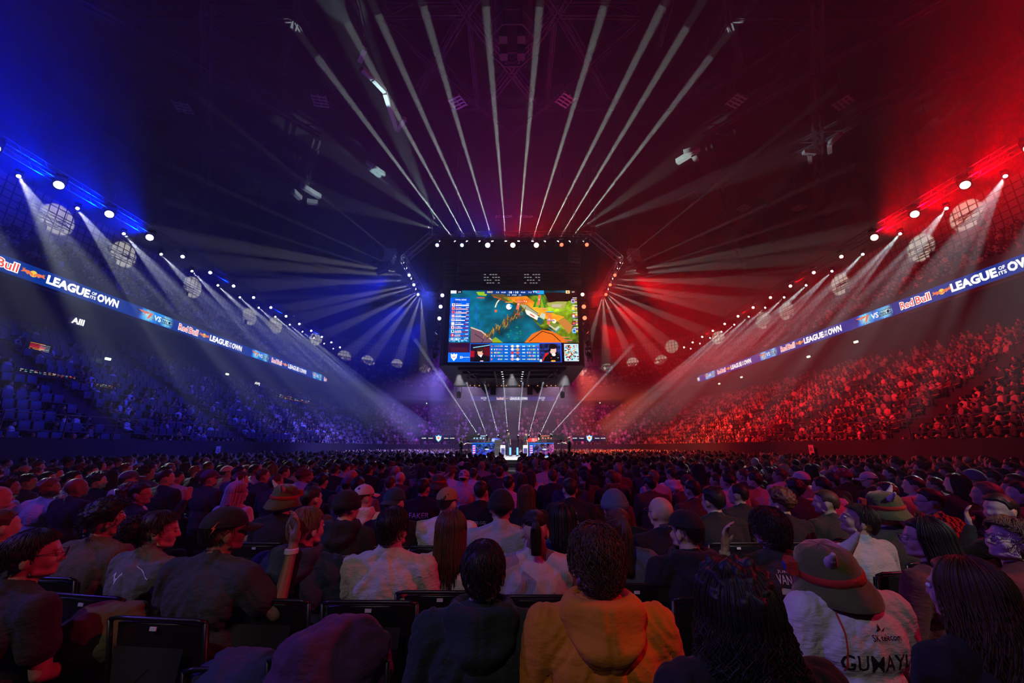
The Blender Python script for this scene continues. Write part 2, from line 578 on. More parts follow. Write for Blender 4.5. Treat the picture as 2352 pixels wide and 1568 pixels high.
# aisle stairs and exit openings in the tiers
def bowl_point(side, s, off, z):
    """side: -1 left, 1 right, 0 far end; s = Y along the sides or X along the end"""
    if side: return Vector((side * (HX + off), s, z)), Vector((side, 0, 0))
    return Vector((s, YE + off, z)), Vector((0, 1, 0))
AISLES = [(-1, 13.2), (-1, 22.0), (-1, 31.5), (-1, 41), (-1, 50.5), (1, 13.2), (1, 22.0), (1, 31.5), (1, 41), (1, 50.5), (0, -7), (0, 0), (0, 7)]
M_nose = principled('pale_stair_edge', (0.25, 0.25, 0.26), 0.7)
for side, s in AISLES:
    mb = MB()
    for i in range(N_LOW):
        for half in (0, 1):
            off, z = low_row(i)
            c, nrm = bowl_point(side, s, off - .5 + half * .42, z + .12 + .25 * half - (.25 if not half else .25))
            d = (.42, 1.1, .25) if side else (1.1, .42, .25)
            mb.box(c, d)
    o = tag(mb.build('trim_aisle_stair', M_conc), kind='structure')
    where = {-1: 'left stand', 1: 'right stand', 0: 'far end stand'}[side]
    k = sorted(x for ss, x in AISLES if ss == side).index(s)
    for i in range(0, N_LOW, 4):
        off, z = low_row(i)
        a, _ = bowl_point(side, s + .62, off - .4, z)
        b, _ = bowl_point(side, s + .62, off + ROW_D * 2.2, z + ROW_H * 2.6)
        up = Vector((0, 0, 1.0))
        mb = MB()
        mb.bar(a, a + up, .022, 5); mb.bar(b, b + up * .8, .022, 5); mb.bar(a + up, b + up * .8, .022, 5); mb.bar(a + up * .5, b + up * .4, .012, 4)
        tag(mb.build('handrail', M_rail), '%s grey handrail up %s aisle of the %s' % (ORD[i // 4], (ORD[k] + ' nearest') if side else ['left', 'middle', 'right'][k], where), 'handrail', 'aisle handrails in the stands')

# front barrier of the lower tier, one continuous railing per side
for side, nm in ((-1, 'left'), (1, 'right')):
    root = empty('barrier_railing', (side * HX, 25, 2.0), 0, 'long black barrier railing along the front of the %s stand' % nm, 'railing')
    mb = MB()
    for z in (.95, .62, .3): mb.bar((0, -28, z), (0, 31, z), .022 if z > .9 else .012, 6)
    mb.build('top_rail', M_rail, root)
    for k in range(27):
        y = -27.5 + k * 2.2
        mb = MB(); mb.bar((0, y, 0), (-side * .0, y, 1.0), .028, 6); mb.box((0, y, 0), (.14, .14, .03))
        mb.build('post', M_rail, root)

# roof steelwork: girders run on one level under the deck, placed symmetrically
GZ = 28.0
def G(px, py): return atZ(px, py, GZ)
half_lines = [((475, 0), (470, 470), .75), ((150, -16), (470, 160), .7), ((470, 160), (735, 312), .7), ((130, 160), (468, 328), .5), ((468, 328), (790, 475), .55),
              ((300, 49), (668, 46), .35), ((680, -60), (680, 46), .4), ((680, 46), (646, 160), .4), ((489, 64), (780, 252), .4), ((489, 72), (616, 250), .28),
              ((680, 51), (778, 230), .3), ((803, -20), (837, 110), .3), ((884, 40), (1068, 38), .3), ((725, 345), (640, 640), .7),
              ((1071, 36), (957, 228), .35), ((1071, 36), (1230, 240), .42), ((1075, 40), (1096, 250), .25), ((1103, -10), (1071, 36), .4), ((1039, -10), (1071, 36), .4),
              ((879, 46), (1103, 250), .35), ((960, 252), (1176, 252), .22), ((1132, -20), (1135, 130), .3), ((778, 255), (960, 252), .2), ((800, 480), (640, 400), .3), ((1103, 250), (1176, 310), .3)]
gi = 0
for (a, b, w) in half_lines:
    for s in (-1, 1):
        aa = (a[0], a[1]) if s < 0 else (2352 - a[0], a[1]); bb = (b[0], b[1]) if s < 0 else (2352 - b[0], b[1])
        p, q = G(*aa), G(*bb)
        if p.y < -40 or q.y < -40: continue
        mb = MB()
        d = (q - p).normalized(); sd = Vector((-d.y, d.x, 0))
        k = w * .5
        for sgn in (-1, 1):   # two flanges and a lattice web
            mb.bar(p + sd * k * sgn * .7, q + sd * k * sgn * .7, w * .16, 4)
            mb.bar(p + sd * k * sgn * .7 + Vector((0, 0, 1.1)), q + sd * k * sgn * .7 + Vector((0, 0, 1.1)), w * .16, 4)
        n = max(2, int((q - p).length / 1.6))
        for i in range(n):
            t0, t1 = i / n, (i + 1) / n
            A, B = p.lerp(q, t0), p.lerp(q, t1)
            z = Vector((0, 0, 1.1))
            mb.bar(A + (z if i % 2 else z * 0), B + (z * 0 if i % 2 else z), w * .1, 4)
            mb.bar(A + sd * k * .7, B - sd * k * .7, w * .08, 4)
        mb.build('trim_%d' % (gi + 1), M_girder); gi += 1
        tag(C.objects[-1], kind='structure')
# roof wall far end behind the black drape
# ------------------------------------------------------------------ haze in layers, thicker under the roof
def haze(name, z0, z1, dens, x=34.5, y0=-8.5, y1=88, col=(1, 1, 1), xc=0, g=0.15):
    m = bpy.data.materials.new(name)
    m.use_nodes = True
    nt = m.node_tree; nt.nodes.clear()
    o = nt.nodes.new('ShaderNodeOutputMaterial'); v = nt.nodes.new('ShaderNodeVolumeScatter')
    v.inputs['Density'].default_value = dens
    v.inputs['Anisotropy'].default_value = g
    v.inputs['Color'].default_value = (*col, 1)
    nt.links.new(v.outputs[0], o.inputs['Volume'])
    mb = MB(); mb.box((xc, (y0 + y1) / 2, (z0 + z1) / 2), (2 * x, y1 - y0, z1 - z0))
    return tag(mb.build('haze', m), 'thin theatrical haze hanging %s' % {0: 'low over the seated floor crowd', 1: 'at the height of the scoreboard', 2: 'under the dark roof', 3: 'thick and pale behind the stage'}[HZ.pop(0)], 'haze', kind='stuff')
HZ = [0, 2, 3]
haze('haze_low', 0.02, 5.95, .0020)
haze('haze_high', 6.0, 31.0, .0105)
haze('haze_stage', 2.5, 8.6, .016, x=8.5, y0=40.5, y1=60)

# details under the roof: steel pieces painted pale as if lit, louvred grilles, hoist cluster
M_pale = principled('pale_roof_metal', (.45, .50, .50), .5, .3)  # pale tone puts the light on the steel pieces into their colour
for s, pts, lab in ((-1, [((690, 425), (735, 452)), ((672, 438), (690, 455)), ((706, 462), (730, 466))], 'left'), (1, [((1555, 372), (1600, 345)), ((1570, 352), (1608, 340)), ((1592, 350), (1600, 366))], 'right')):
    t = empty('lit_tone_steel', atZ(pts[0][0][0], pts[0][0][1], 27.2), 0, 'pale kinked duct pieces lit under the inner %s roof girder crossing' % lab, 'duct')
    for (a, b) in pts:
        p, q = atZ(a[0], a[1], 27.2) - t.location, atZ(b[0], b[1], 27.2) - t.location
        mb = MB(); mb.bar(p, q, .32, 4); mb.build('lit_tone_section', M_pale, t)
for pts, lab in (([((1845, 350), (1872, 352)), ((1858, 352), (1861, 374))], 'pale boxy duct left of the far right girder crossing'), ([((1905, 330), (1932, 306)), ((1905, 334), (1906, 350))], 'pale bent duct right of the far right girder crossing'),
                 ([((832, 158), (858, 182)), ((856, 180), (884, 210)), ((884, 214), (912, 298)), ((912, 298), (930, 272))], 'long thin pale zigzag steel piece in the upper left roof'), ([((842, 372), (886, 402)), ((846, 384), (892, 420))], 'pair of pale slatted ducts in the left roof'),
                 ([((826, 140), (838, 112))], 'short pale ladder piece at the top of the left roof')):
    p0 = atZ(pts[0][0][0], pts[0][0][1], 27.0)
    t = empty('lit_tone_steel', p0, 0, lab, 'duct')
    for (a, b) in pts:
        p, q = atZ(a[0], a[1], 27.0) - p0, atZ(b[0], b[1], 27.0) - p0
        mb = MB(); mb.bar(p, q, .22, 4); mb.build('lit_tone_section', M_pale, t)
lamp('roof_pick_light', (-6, 29.2, RING_Z + .8), atZ(872, 210, 27.0), 16000, 12, (.7, 1, 1), .05, .5)
lamp('roof_pick_light', (-6, 29.4, RING_Z + .8), atZ(866, 395, 27.0), 9000, 8, (.7, 1, 1), .05, .5)
for k, (px, py, r) in enumerate([(420, 248, .3), (735, 233, .2), (1051, 236, -.5), (1298, 231, .6), (1692, 233, .4), (1938, 237, .5), (1835, 478, .4), (1708, 478, .4)]):
    p = atZ(px, py, 27.3)
    t = empty('ceiling_grille', p, r, 'small pale louvred grille on the roof, %s from the left' % ORD[[0, 1, 2, 3, 4, 7, 6, 5][k]], 'grille', 'louvred grilles under the roof')
    mb = MB()
    for i in range(4): mb.box((0, -.45 + .3 * i, 0), (1.1, .12, .05))
    for x in (-.5, 0, .5): mb.box((x, 0, .05), (.08, 1.2, .05))
    mb.build('louvres', M_pale, t)
    mb = MB(); mb.bar((0, 0, .05), (0, 0, 4.1), .03, 5); mb.build('hanger', M_girder, t)
t = empty('hoist_cluster', atZ(1177, 105, 26.5), 0, 'dark eight-sided hoist frame with motors under the middle of the roof', 'hoist')
mb = MB()
for z in (0, 1.2): mb.tube([(1.5 * math.cos(a * math.pi / 4 + .39), 1.5 * math.sin(a * math.pi / 4 + .39), z) for a in range(8)], .09, 6, closed=True)
for a in range(8): mb.bar((1.5 * math.cos(a * .785 + .39), 1.5 * math.sin(a * .785 + .39), 0), (1.5 * math.cos(a * .785 + .39), 1.5 * math.sin(a * .785 + .39), 5), .05, 5)
mb.build('frame', M_girder, t)
for a in range(4):
    mb = MB(); mb.box((.8 * math.cos(a * 1.57 + .78), .8 * math.sin(a * 1.57 + .78), .2), (.5, .5, .9)); mb.build('motor', M_girder, t)
# ------------------------------------------------------------------ stage lighting fixtures
M_lens_w = emissive('white_beam_lens', (0.9, 0.96, 1.0), 22)
M_lens_b = emissive('blue_wash_lens', (0.35, 0.42, 1.0), 26)
M_lens_r = emissive('red_wash_lens', (1.0, 0.30, 0.22), 26)
M_lens_bd = emissive('dim_blue_lens', (0.45, 0.5, 1.0), 3.0)
M_lens_rd = emissive('dim_red_lens', (1.0, 0.16, 0.08), 3.0)
M_amber = emissive('amber_led', (1.0, 0.35, 0.12), 2.5)
def make_head(lens, r=0.12, size=1.0):
    """a moving head: base and yoke fixed, head looking down local -Z"""
    k = size
    mb = MB(); mb.box((0, 0, .42 * k), (.36 * k, .26 * k, .12 * k)); mb.bar((0, 0, .48 * k), (0, 0, .6 * k), .03 * k, 8)
    base = mb.mesh('base', M_black)
    mb = MB()
    for s in (-1, 1): mb.box((s * .2 * k, 0, .2 * k), (.035 * k, .12 * k, .42 * k))
    mb.box((0, 0, .37 * k), (.42 * k, .12 * k, .035 * k))
    yoke = mb.mesh('yoke', M_black)
    R = r * 1.25
    mb = MB(); mb.lathe([(R * .6, .2 * k), (R * .95, .16 * k), (R, 0), (R * .9, -.1 * k), (R * 1.08, -.13 * k), (R * 1.08, -.2 * k), (r, -.2 * k), (r, -.17 * k)], n=16)
    head = mb.mesh('head', M_black, True)
    mb = MB(); mb.lathe([(r, 0), (r * .8, -.02 * k), (r * .4, -.035 * k)], (0, 0, -.18 * k), 16)
    ln = mb.mesh('lens', lens, True)
    return base, yoke, head, ln
KITS = {}
def kit(kind):
    if kind not in KITS:
        KITS[kind] = {'beam': lambda: make_head(M_lens_w, .085, .7), 'blue': lambda: make_head(M_lens_b, .21, 1.3), 'red': lambda: make_head(M_lens_r, .21, 1.3),
                      'blue_s': lambda: make_head(M_lens_b, .12, 1.0), 'red_s': lambda: make_head(M_lens_r, .12, 1.0), 'ring_r': lambda: make_head(M_lens_r, .19, 1.2), 'ring_b': lambda: make_head(M_lens_b, .19, 1.2),
                      'blue_d': lambda: make_head(M_lens_bd, .15, 1.1), 'red_d': lambda: make_head(M_lens_rd, .15, 1.1)}[kind]()
    return KITS[kind]
def fixture(kind, loc, aim, label, group, name='moving_head_light', cat='stage light', up=1):
    base, yoke, head, ln = kit(kind)
    q = (Vector(aim) - Vector(loc)).to_track_quat('-Z', 'Y')
    rz = math.atan2(aim[1] - loc[1], aim[0] - loc[0]) - math.pi / 2
    t = empty(name, loc, rz, label, cat, group)
    b = mesh_obj('base', base, None, t); y = mesh_obj('yoke', yoke, None, t)
    if up < 0:
        for o in (b, y): o.rotation_euler = (math.pi, 0, 0)
    h = mesh_obj('head', head, None, t)
    h.rotation_mode = 'QUATERNION'
    h.rotation_quaternion = Euler((0, 0, rz)).to_quaternion().inverted() @ q
    l = mesh_obj('lens', ln, None, h)
    return t
_HZM = {}
def beam_haze(fx, p, q, deg, dens, L):
    """added cone of denser haze along the lamp axis, so that its beam shows"""
    if dens not in _HZM:
        m = bpy.data.materials.new('added_beam_haze'); m.use_nodes = True; nt = m.node_tree; nt.nodes.clear()
        o = nt.nodes.new('ShaderNodeOutputMaterial'); v = nt.nodes.new('ShaderNodeVolumeScatter')
        v.inputs['Density'].default_value = dens
        nt.links.new(v.outputs[0], o.inputs['Volume']); _HZM[dens] = m
    p = Vector(p); d = (Vector(q) - p).normalized()
    R = fx.rotation_euler.to_matrix().inverted()
    t = math.tan(math.radians(deg / 2)) * 1.12
    mb = MB()
    a = d * .24; b = d * L
    mb.bar(R @ a, R @ b, .05 + .24 * t, 20, .05 + L * t)
    o = mb.build('beam_haze_cone', _HZM[dens], fx)
    o['kind'] = 'stuff'
    return o
# side trusses, each a continuous run of lattice sections
for s, nm in ((-1, 'left'), (1, 'right')):
    root = empty('lighting_truss', (s * RX, 40, RZ + 1.15), 0, 'long %s-hand box lattice lighting truss above the %s stand' % (nm, nm), 'truss')
    y0, y1 = RAIL_BEAM_Y[0] - 1.5, RAIL_BEAM_Y[-1] + 2
    n = 14
    for i in range(n):
        a = y0 + (y1 - y0) * i / n; b = y0 + (y1 - y0) * (i + 1) / n
        mb = MB(); truss(mb, (0, a - 40, 0), (0, b - 40 - .04, 0), .52, .52, .6, .03)
        mb.build('truss_section', M_rail, root)
    for k in range(5):
        y = y0 + 2 + (y1 - y0 - 4) * k / 4 - 40
        mb = MB(); mb.bar((0, y, .2), (0, y, 11.5), .012, 4); mb.build('hanging_chain', M_black, root)
    for k, Y in enumerate(RAIL_BEAM_Y):
        fx = fixture('beam', (s * RX, Y, RZ), (s * 6.5, Y - 9.5, 1.2), 'white beam moving head, %s along the %s stand truss from the camera end' % (ORD[k], nm), 'white beam lights on the side trusses')
        if k < 12: beam_haze(fx, (s * RX, Y, RZ), (s * 6.5, Y - 9.5, 1.2), 5.6, .045, 23)
    for k, Y in enumerate(RAIL_WASH_Y):
        big = k < 4
        p = Vector((s * (RX - .1), Y, RZ + .65))
        fixture(('blue' if s < 0 else 'red') + ('' if big else '_s'), p, (s * 2, 0, 3.0) if big else (s * 14, Y - 14, 8), '%s %s wash light, %s along the %s stand truss from the camera end' % (('large glaring' if big else 'small distant'), 'blue' if s < 0 else 'red', ORD[k], nm), 'wash lights on the side trusses', 'wash_light')
# second, higher truss pieces hung nearer the roof in front of the tile band
k = 0
for px, py in POOLS:
    s = -1 if px < 1176 else 1
    if 700 < px < 1600: continue
    p = atX(px, py - 1, s * 33.5)
    mb = MB(); truss(mb, (0, -1.5, 0), (0, 1.5, 0), .5, .5, .6, .03)
    o = empty('short_truss', p, 0, 'short dark hanging truss with one lamp, %s from the near %s corner' % (ORD[k if s < 0 else k - 6], 'left' if s < 0 else 'right'), 'truss', 'short trusses in front of the light pools')
    mb.build('truss_frame', M_black, o)
    mb = MB(); mb.bar((0, 0, -.25), (0, 0, -.45), .03, 6); mb.lathe([(.1, 0), (.2, -.1), (.2, -.55), (.16, -.6)], (0, 0, -.45), 12); mb.build('lamp_body', M_black, o)
    mb = MB(); mb.bar((0, 1.2, .2), (0, 1.2, 29 - p.z), .012, 4); mb.bar((0, -1.2, .2), (0, -1.2, 29 - p.z), .012, 4); mb.build('hanging_chain', M_black, o)
    k += 1

# ------------------------------------------------------------------ scoreboard
SY = 28.0
A, B_ = atY(1029, 832, SY), atY(1331, 832, SY)
SW = B_.x - A.x
SX = (A.x + B_.x) / 2
SZ0 = A.z
SZ1 = atY(1176, 668, SY).z
SH = SZ1 - SZ0
UZ = atY(1176, 839, SY).z
UY = atZ(1176, 888, UZ).y
sb = empty('scoreboard', (0, SY, UZ), 0, 'huge black four-sided hanging scoreboard with a bright game screen on its front', 'scoreboard')
fw = atY(1346, 838, SY).x
bw = atZ(1300, 888, UZ).x
D = UY - SY
mb = MB()
dz = SZ0 - UZ
# tapering black housing with chamfered underside
plan = [(-fw + .35, .05), (fw - .35, .05), (fw, .5), (bw + .3, D - .3), (bw, D), (-bw, D), (-bw - .3, D - .3), (-fw, .5)]
N = len(plan)
top = SZ1 - UZ + .25
vs_ = [(x, y, .0) for x, y in plan] + [(x, y, top) for x, y in plan]
mb.add(vs_, [tuple(range(N))[::-1], tuple(range(N, 2 * N))] + [(i, (i + 1) % N, N + (i + 1) % N, N + i) for i in range(N)])
mb.build('housing', M_black, sb)
mb = MB()
hw = SW / 2
for (x0, x1, z0, z1) in ((-hw - .3, -hw, dz - .2, top - .05), (hw, hw + .3, dz - .2, top - .05), (-hw, hw, dz - .25, dz), (-hw, hw, top - .25, top)):
    mb.box(((x0 + x1) / 2 + SX, -.0, (z0 + z1) / 2), (x1 - x0, .16, z1 - z0))
mb.build('screen_frame', M_dark, sb)
# underside: lattice, ribs, amber dots, small down lights
mb = MB()
for y in (.5, 2.2, 4.2, D - 1.0): mb.box((0, y, -.12), (fw * 1.5 - y * .14, .12, .2))
for x in (-1.3, 1.3): mb.box((x, D / 2, -.14), (.14, D * .8, .22))
for s in (-1, 1):
    mb.bar((s * 3.4, 1.2, -.1), (s * 2.2, D - 2.4, -.25), .06, 6); mb.bar((s * 3.9, 1.2, -.1), (s * 2.9, D - 3.4, -.25), .05, 6)
mb.build('underside_ribs', M_dark, sb)
k = 0
for (py, pxs) in ((845, [1081, 1102, 1112, 1132, 1142, 1173, 1193, 1213, 1224, 1234, 1244, 1254, 1264, 1274]), (865, [1081, 1091, 1265, 1275]), (885, [1080, 1090, 1101, 1121, 1142, 1152, 1163, 1193, 1214, 1235, 1256, 1266, 1276])):
    for px in pxs:
        p = atZ(px, py, UZ - .05) - Vector((0, SY, UZ))
        mb = MB(); mb.lathe([(.05, 0), (.05, -.03), (.02, -.045)], p, 8); mb.build('amber_light', M_amber, sb)
M_cool = emissive('cool_down_light', (.8, .85, 1), 3)
for s in (-1, 1):
    for i in range(5):
        p = atZ(1176 + 1 + s * (24 - i * 0.9), 853 + i * 5.3, UZ - .3) - Vector((0, SY, UZ))
        mb = MB(); mb.lathe([(.07, .25), (.11, .1), (.11, 0), (.08, -.02)], p, 10); mb.cur = 0
        h = mb.build('down_light', M_dark, sb)
        mb = MB(); mb.lathe([(.08, 0), (.03, -.02)], p + Vector((0, 0, -.022)), 10); mb.build('lens', M_cool, h)

# ---- the picture on the screen, painted into a fine grid of LED cells
def lin(c):
    c = np.asarray(c, float)
    return np.where(c <= .04045, c / 12.92, ((c + .055) / 1.055) ** 2.4)
class Paint:
    def __init__(s, w, h, bg=(0, 0, 0)):
        s.w, s.h = w, h
        s.a = np.zeros((h, w, 3)); s.a[:] = bg
        s.X, s.Y = np.meshgrid((np.arange(w) + .5) / w, (np.arange(h) + .5) / h)     # 0..1 from the top left
    def rect(s, x0, y0, x1, y1, c, al=1.0):
        m = (s.X >= x0) & (s.X < x1) & (s.Y >= y0) & (s.Y < y1)
        s.a[m] = s.a[m] * (1 - al) + np.array(c) * al
    def poly(s, pts, c, al=1.0, mask=False):
        m = np.zeros(s.X.shape, bool)
        n = len(pts)
        for i in range(n):
            (x0, y0), (x1, y1) = pts[i], pts[(i + 1) % n]
            if y0 == y1: continue
            cond = ((y0 > s.Y) != (y1 > s.Y))
            xi = (x1 - x0) * (s.Y - y0) / (y1 - y0) + x0
            m ^= cond & (s.X < xi)
        if mask: return m
        s.a[m] = s.a[m] * (1 - al) + np.array(c) * al
    def disc(s, x, y, rx, ry, c, al=1.0):
        m = ((s.X - x) / rx) ** 2 + ((s.Y - y) / ry) ** 2 < 1
        s.a[m] = s.a[m] * (1 - al) + np.array(c) * al
    def line(s, pts, wd, c, asp=1.8):
        for (x0, y0), (x1, y1) in zip(pts[:-1], pts[1:]):
            dx, dy = (x1 - x0) * asp, y1 - y0
            L = max(dx * dx + dy * dy, 1e-9)
            t = np.clip((((s.X - x0) * asp) * dx + (s.Y - y0) * dy) / L, 0, 1)
            d = np.hypot((s.X - x0) * asp - t * dx, s.Y - y0 - t * dy)
            s.a[d < wd] = c
    def grain(s, m, amt, sx, sy, seed):
        r = np.random.RandomState(seed)
        g = np.zeros(s.X.shape)
        for o in range(4):
            nx, ny = max(2, int(sx * 2 ** o)), max(2, int(sy * 2 ** o))
            gr = r.rand(ny + 2, nx + 2)
            fx, fy = s.X * nx, s.Y * ny
            ix, iy = fx.astype(int), fy.astype(int)
            tx, ty = fx - ix, fy - iy
            tx = tx * tx * (3 - 2 * tx); ty = ty * ty * (3 - 2 * ty)
            g += ((gr[iy, ix] * (1 - tx) + gr[iy, ix + 1] * tx) * (1 - ty) + (gr[iy + 1, ix] * (1 - tx) + gr[iy + 1, ix + 1] * tx) * ty - .5) / (2 ** (o * .6))
        g = 1 + amt * g
        s.a[m] = np.clip(s.a[m] * g[m][:, None], 0, 1)
    def mesh(s, name, w, h, mat):
        """LED grid in the local XZ plane, facing -Y, origin at the lower left"""
        W, H = s.w, s.h
        xs = np.linspace(0, w, W + 1); zs = np.linspace(h, 0, H + 1)
        gx, gz = np.meshgrid(xs, zs)
        co = np.stack([gx, np.zeros_like(gx), gz], -1).reshape(-1, 3)
        i = np.arange(H)[:, None] * (W + 1) + np.arange(W)[None, :]
        q = np.stack([i, i + W + 1, i + W + 2, i + 1], -1).reshape(-1, 4)
        me = bpy.data.meshes.new(name)
        me.vertices.add(len(co)); me.vertices.foreach_set('co', co.ravel())
        me.loops.add(q.size); me.loops.foreach_set('vertex_index', q.ravel())
        me.polygons.add(len(q)); me.polygons.foreach_set('loop_start', np.arange(len(q)) * 4)
        me.update(calc_edges=True)
        at = me.color_attributes.new(name='tint', type='FLOAT_COLOR', domain='CORNER')
        c = np.ones((len(q), 4, 4)); c[:, :, :3] = lin(s.a).reshape(-1, 1, 3)
        at.data.foreach_set('color', c.ravel())
        me.materials.append(mat)
        return me
M_led = attr_material('led_picture', emission=1.6)
P = Paint(420, 232, (.02, .3, .38))
allm = np.ones(P.X.shape, bool)
P.a[..., 0] = .0; P.a[..., 1] = .36 - .12 * P.Y; P.a[..., 2] = .46 - .16 * P.Y
P.grain(allm, .9, 5, 4, 1)
P.poly([(.30, .02), (.50, .0), (.56, .16), (.44, .17), (.34, .10)], (.35, .28, .12))
P.poly([(.20, .02), (.30, .02), (.28, .08), (.22, .07)], (.55, .7, .1))
grass = [(.42, .10), (.9, .05), (1.0, .1), (1, .74), (.60, .74), (.72, .55), (.55, .24), (.50, .2)]
P.poly(grass, (.42, .52, .08)); P.grain(P.poly(grass, 0, mask=True), 1.1, 9, 7, 3)
P.poly([(.44, .10), (.60, .08), (.70, .22), (.82, .34), (.90, .38), (.84, .44), (.74, .40), (.62, .28), (.52, .18)], (.93, .52, .1))
P.grain(P.poly([(.44, .10), (.60, .08), (.70, .22), (.82, .34), (.90, .38), (.84, .44), (.74, .40), (.62, .28), (.52, .18)], 0, mask=True), .4, 14, 10, 8)
P.poly([(.58, .74), (.64, .62), (.72, .56), (.80, .58), (.88, .66), (.92, .74)], (.85, .4, .08)); P.line([(.62, .72), (.72, .58), (.80, .62), (.86, .72)], .006, (.3, .12, .05))
P.poly([(.84, .44), (.90, .40), (.96, .5), (.93, .62)], (.72, .45, .2))
P.poly([(.17, .52), (.22, .55), (.31, .66), (.36, .74), (.17, .74)], (.42, .28, .34)); P.line([(.17, .53), (.25, .58), (.33, .7)], .008, (.85, .7, .6)); P.line([(.2, .62), (.27, .7), (.25, .74)], .004, (.2, .08, .2))
P.poly([(.33, .70), (.36, .66), (.42, .74), (.34, .74)], (.5, .6, .1))
P.poly([(.74, .03), (1, .03), (1, .14), (.94, .15), (.86, .21), (.78, .18)], (.16, .02, .02)); P.grain(P.poly([(.74, .03), (1, .03), (1, .14), (.94, .15), (.86, .21), (.78, .18)], 0, mask=True), 1.2, 12, 8, 5)
P.poly([(.76, .18), (.84, .16), (.92, .16), (.90, .26), (.82, .27), (.77, .22)], (.62, .62, .3)); P.poly([(.80, .20), (.88, .2), (.87, .24), (.80, .24)], (.72, .66, .56))
for x, y, h_ in ((.72, .05, .2), (.68, .1, .14)): P.poly([(x, y), (x + .035, y + h_), (x - .03, y + h_)], (.1, .5, .12)); P.poly([(x, y + .05), (x + .02, y + h_), (x - .01, y + h_)], (.55, .62, .1))
# fallen stone, banners, ruined altar
P.poly([(.55, .20), (.60, .21), (.70, .33), (.67, .38), (.60, .30)], (.62, .62, .5)); P.line([(.60, .21), (.69, .33)], .004, (.25, .28, .22))
P.poly([(.59, .28), (.62, .29), (.70, .38), (.685, .43), (.60, .34)], (.93, .88, .84)); P.poly([(.69, .38), (.73, .42), (.715, .50), (.68, .45)], (.05, .32, .38)); P.line([(.63, .34), (.66, .375)], .008, (.85, .3, .2))
P.poly([(.72, .32), (.75, .34), (.74, .42), (.70, .38)], (.72, .76, .68))
for x, y in ((.535, .13), (.70, .06), (.775, .34)): P.poly([(x, y), (x + .018, y + .01), (x + .004, y + .16), (x - .016, y + .14)], (.92, .42, .3)); P.disc(x + .002, y + .07, .004, .01, (1, .9, .85))
P.poly([(.77, .50), (.82, .47), (.86, .52), (.83, .58)], (.72, .72, .6)); P.poly([(.78, .49), (.82, .46), (.85, .50), (.82, .54)], (.45, .5, .2)); P.disc(.815, .44, .016, .03, (1, .93, .75)); P.line([(.77, .54), (.82, .6), (.86, .54)], .005, (.05, .5, .65))
rr = np.random.RandomState(4)
for i in range(130):        # dry reeds
    t = rr.rand(); x = .29 + .27 * t + rr.normal(0, .016); y = .68 - .36 * t + rr.normal(0, .03)
    P.line([(x, y), (x + rr.uniform(-.012, .016), y - rr.uniform(.03, .07))], .0035, [(.55, .4, .08), (.38, .2, .05), (.72, .55, .15), (.2, .16, .05)][rr.randint(4)])
for i in range(12): x, y = .42 + .14 * rr.rand(), .5 + .2 * rr.rand(); P.disc(x, y, .006, .008, (.05, .6, .3))
P.line([(.20, .2), (.215, .26), (.20, .36), (.215, .46), (.205, .5)], .004, (.1, .3, .9)); P.line([(.245, .44), (.24, .56)], .004, (.1, .3, .8))
P.disc(.462, .235, .022, .04, (1, .88, .92)); P.disc(.462, .235, .012, .022, (1, 1, 1)); P.disc(.48, .225, .01, .018, (.2, .65, .95)); P.disc(.36, .295, .01, .018, (.95, .35, .15))
P.line([(.385, .14), (.37, .17), (.355, .24)], .008, (.95, .85, .7)); P.line([(.34, .09), (.4, .12), (.385, .15)], .004, (.85, .3, .1))
for x, y, c in ((.465, .165, (.95, .55, .2)), (.745, .255, (.95, .6, .5)), (.78, .3, (.3, .8, .9)), (.55, .16, (.95, .5, .45)), (.54, .335, (.9, .35, .25)), (.24, .1, (.9, .3, .2)), (.79, .42, (.9, .6, .8)), (.92, .70, (.9, .4, .3)), (.9, .66, (.9, .5, .3))):
    P.rect(x - .03, y, x + .03, y + .010, c); P.rect(x - .03, y + .012, x + .03, y + .018, (.2, .3, .35))
for x, y in ((.585, .15), (.6, .155)): P.disc(x, y, .013, .022, (1, .35, .1)); P.disc(x, y + .004, .005, .008, (1, .9, .8))
P.disc(.56, .33, .013, .024, (.0, .55, .6)); P.disc(.56, .33, .008, .014, (.02, .3, .35))
P.disc(.555, .36, .03, .05, (.6, .2, .12), .25)
# scoreboard strip, gold table, portraits
P.rect(0, 0, .045, .045, (.85, .88, 1)); P.rect(.045, 0, .09, .045, (.08, .02, .12))
P.rect(.27, 0, .74, .052, (.02, .2, .5)); P.poly([(.42, .052), (.60, .052), (.575, .082), (.45, .082)], (.02, .18, .4)); P.poly([(.65, 0), (.74, 0), (.74, .05), (.69, .05)], (.05, .6, .9)); P.rect(.69, .01, .705, .03, (.9, .2, .25))
P.rect(.915, 0, .945, .045, (.95, .85, .6)); P.disc(.93, .022, .007, .012, (.7, .4, .1)); P.rect(.945, 0, 1, .045, (.2, .03, .05))
gold = [(.0, .105), (.155, .105), (.155, .725), (-.01, .725)]
m = P.poly(gold, 0, mask=True)
P.a[m] = np.stack([0 * P.X[m], .36 - .35 * np.abs(P.Y[m] - .3) + .1 * (P.Y[m] > .55), .82 - .35 * np.abs(P.Y[m] - .25)], -1); P.grain(m, .5, 6, 5, 12)
P.poly([(.0, .25), (.03, .14), (.08, .16), (.1, .3), (.0, .34)], (.02, .2, .62), .8)
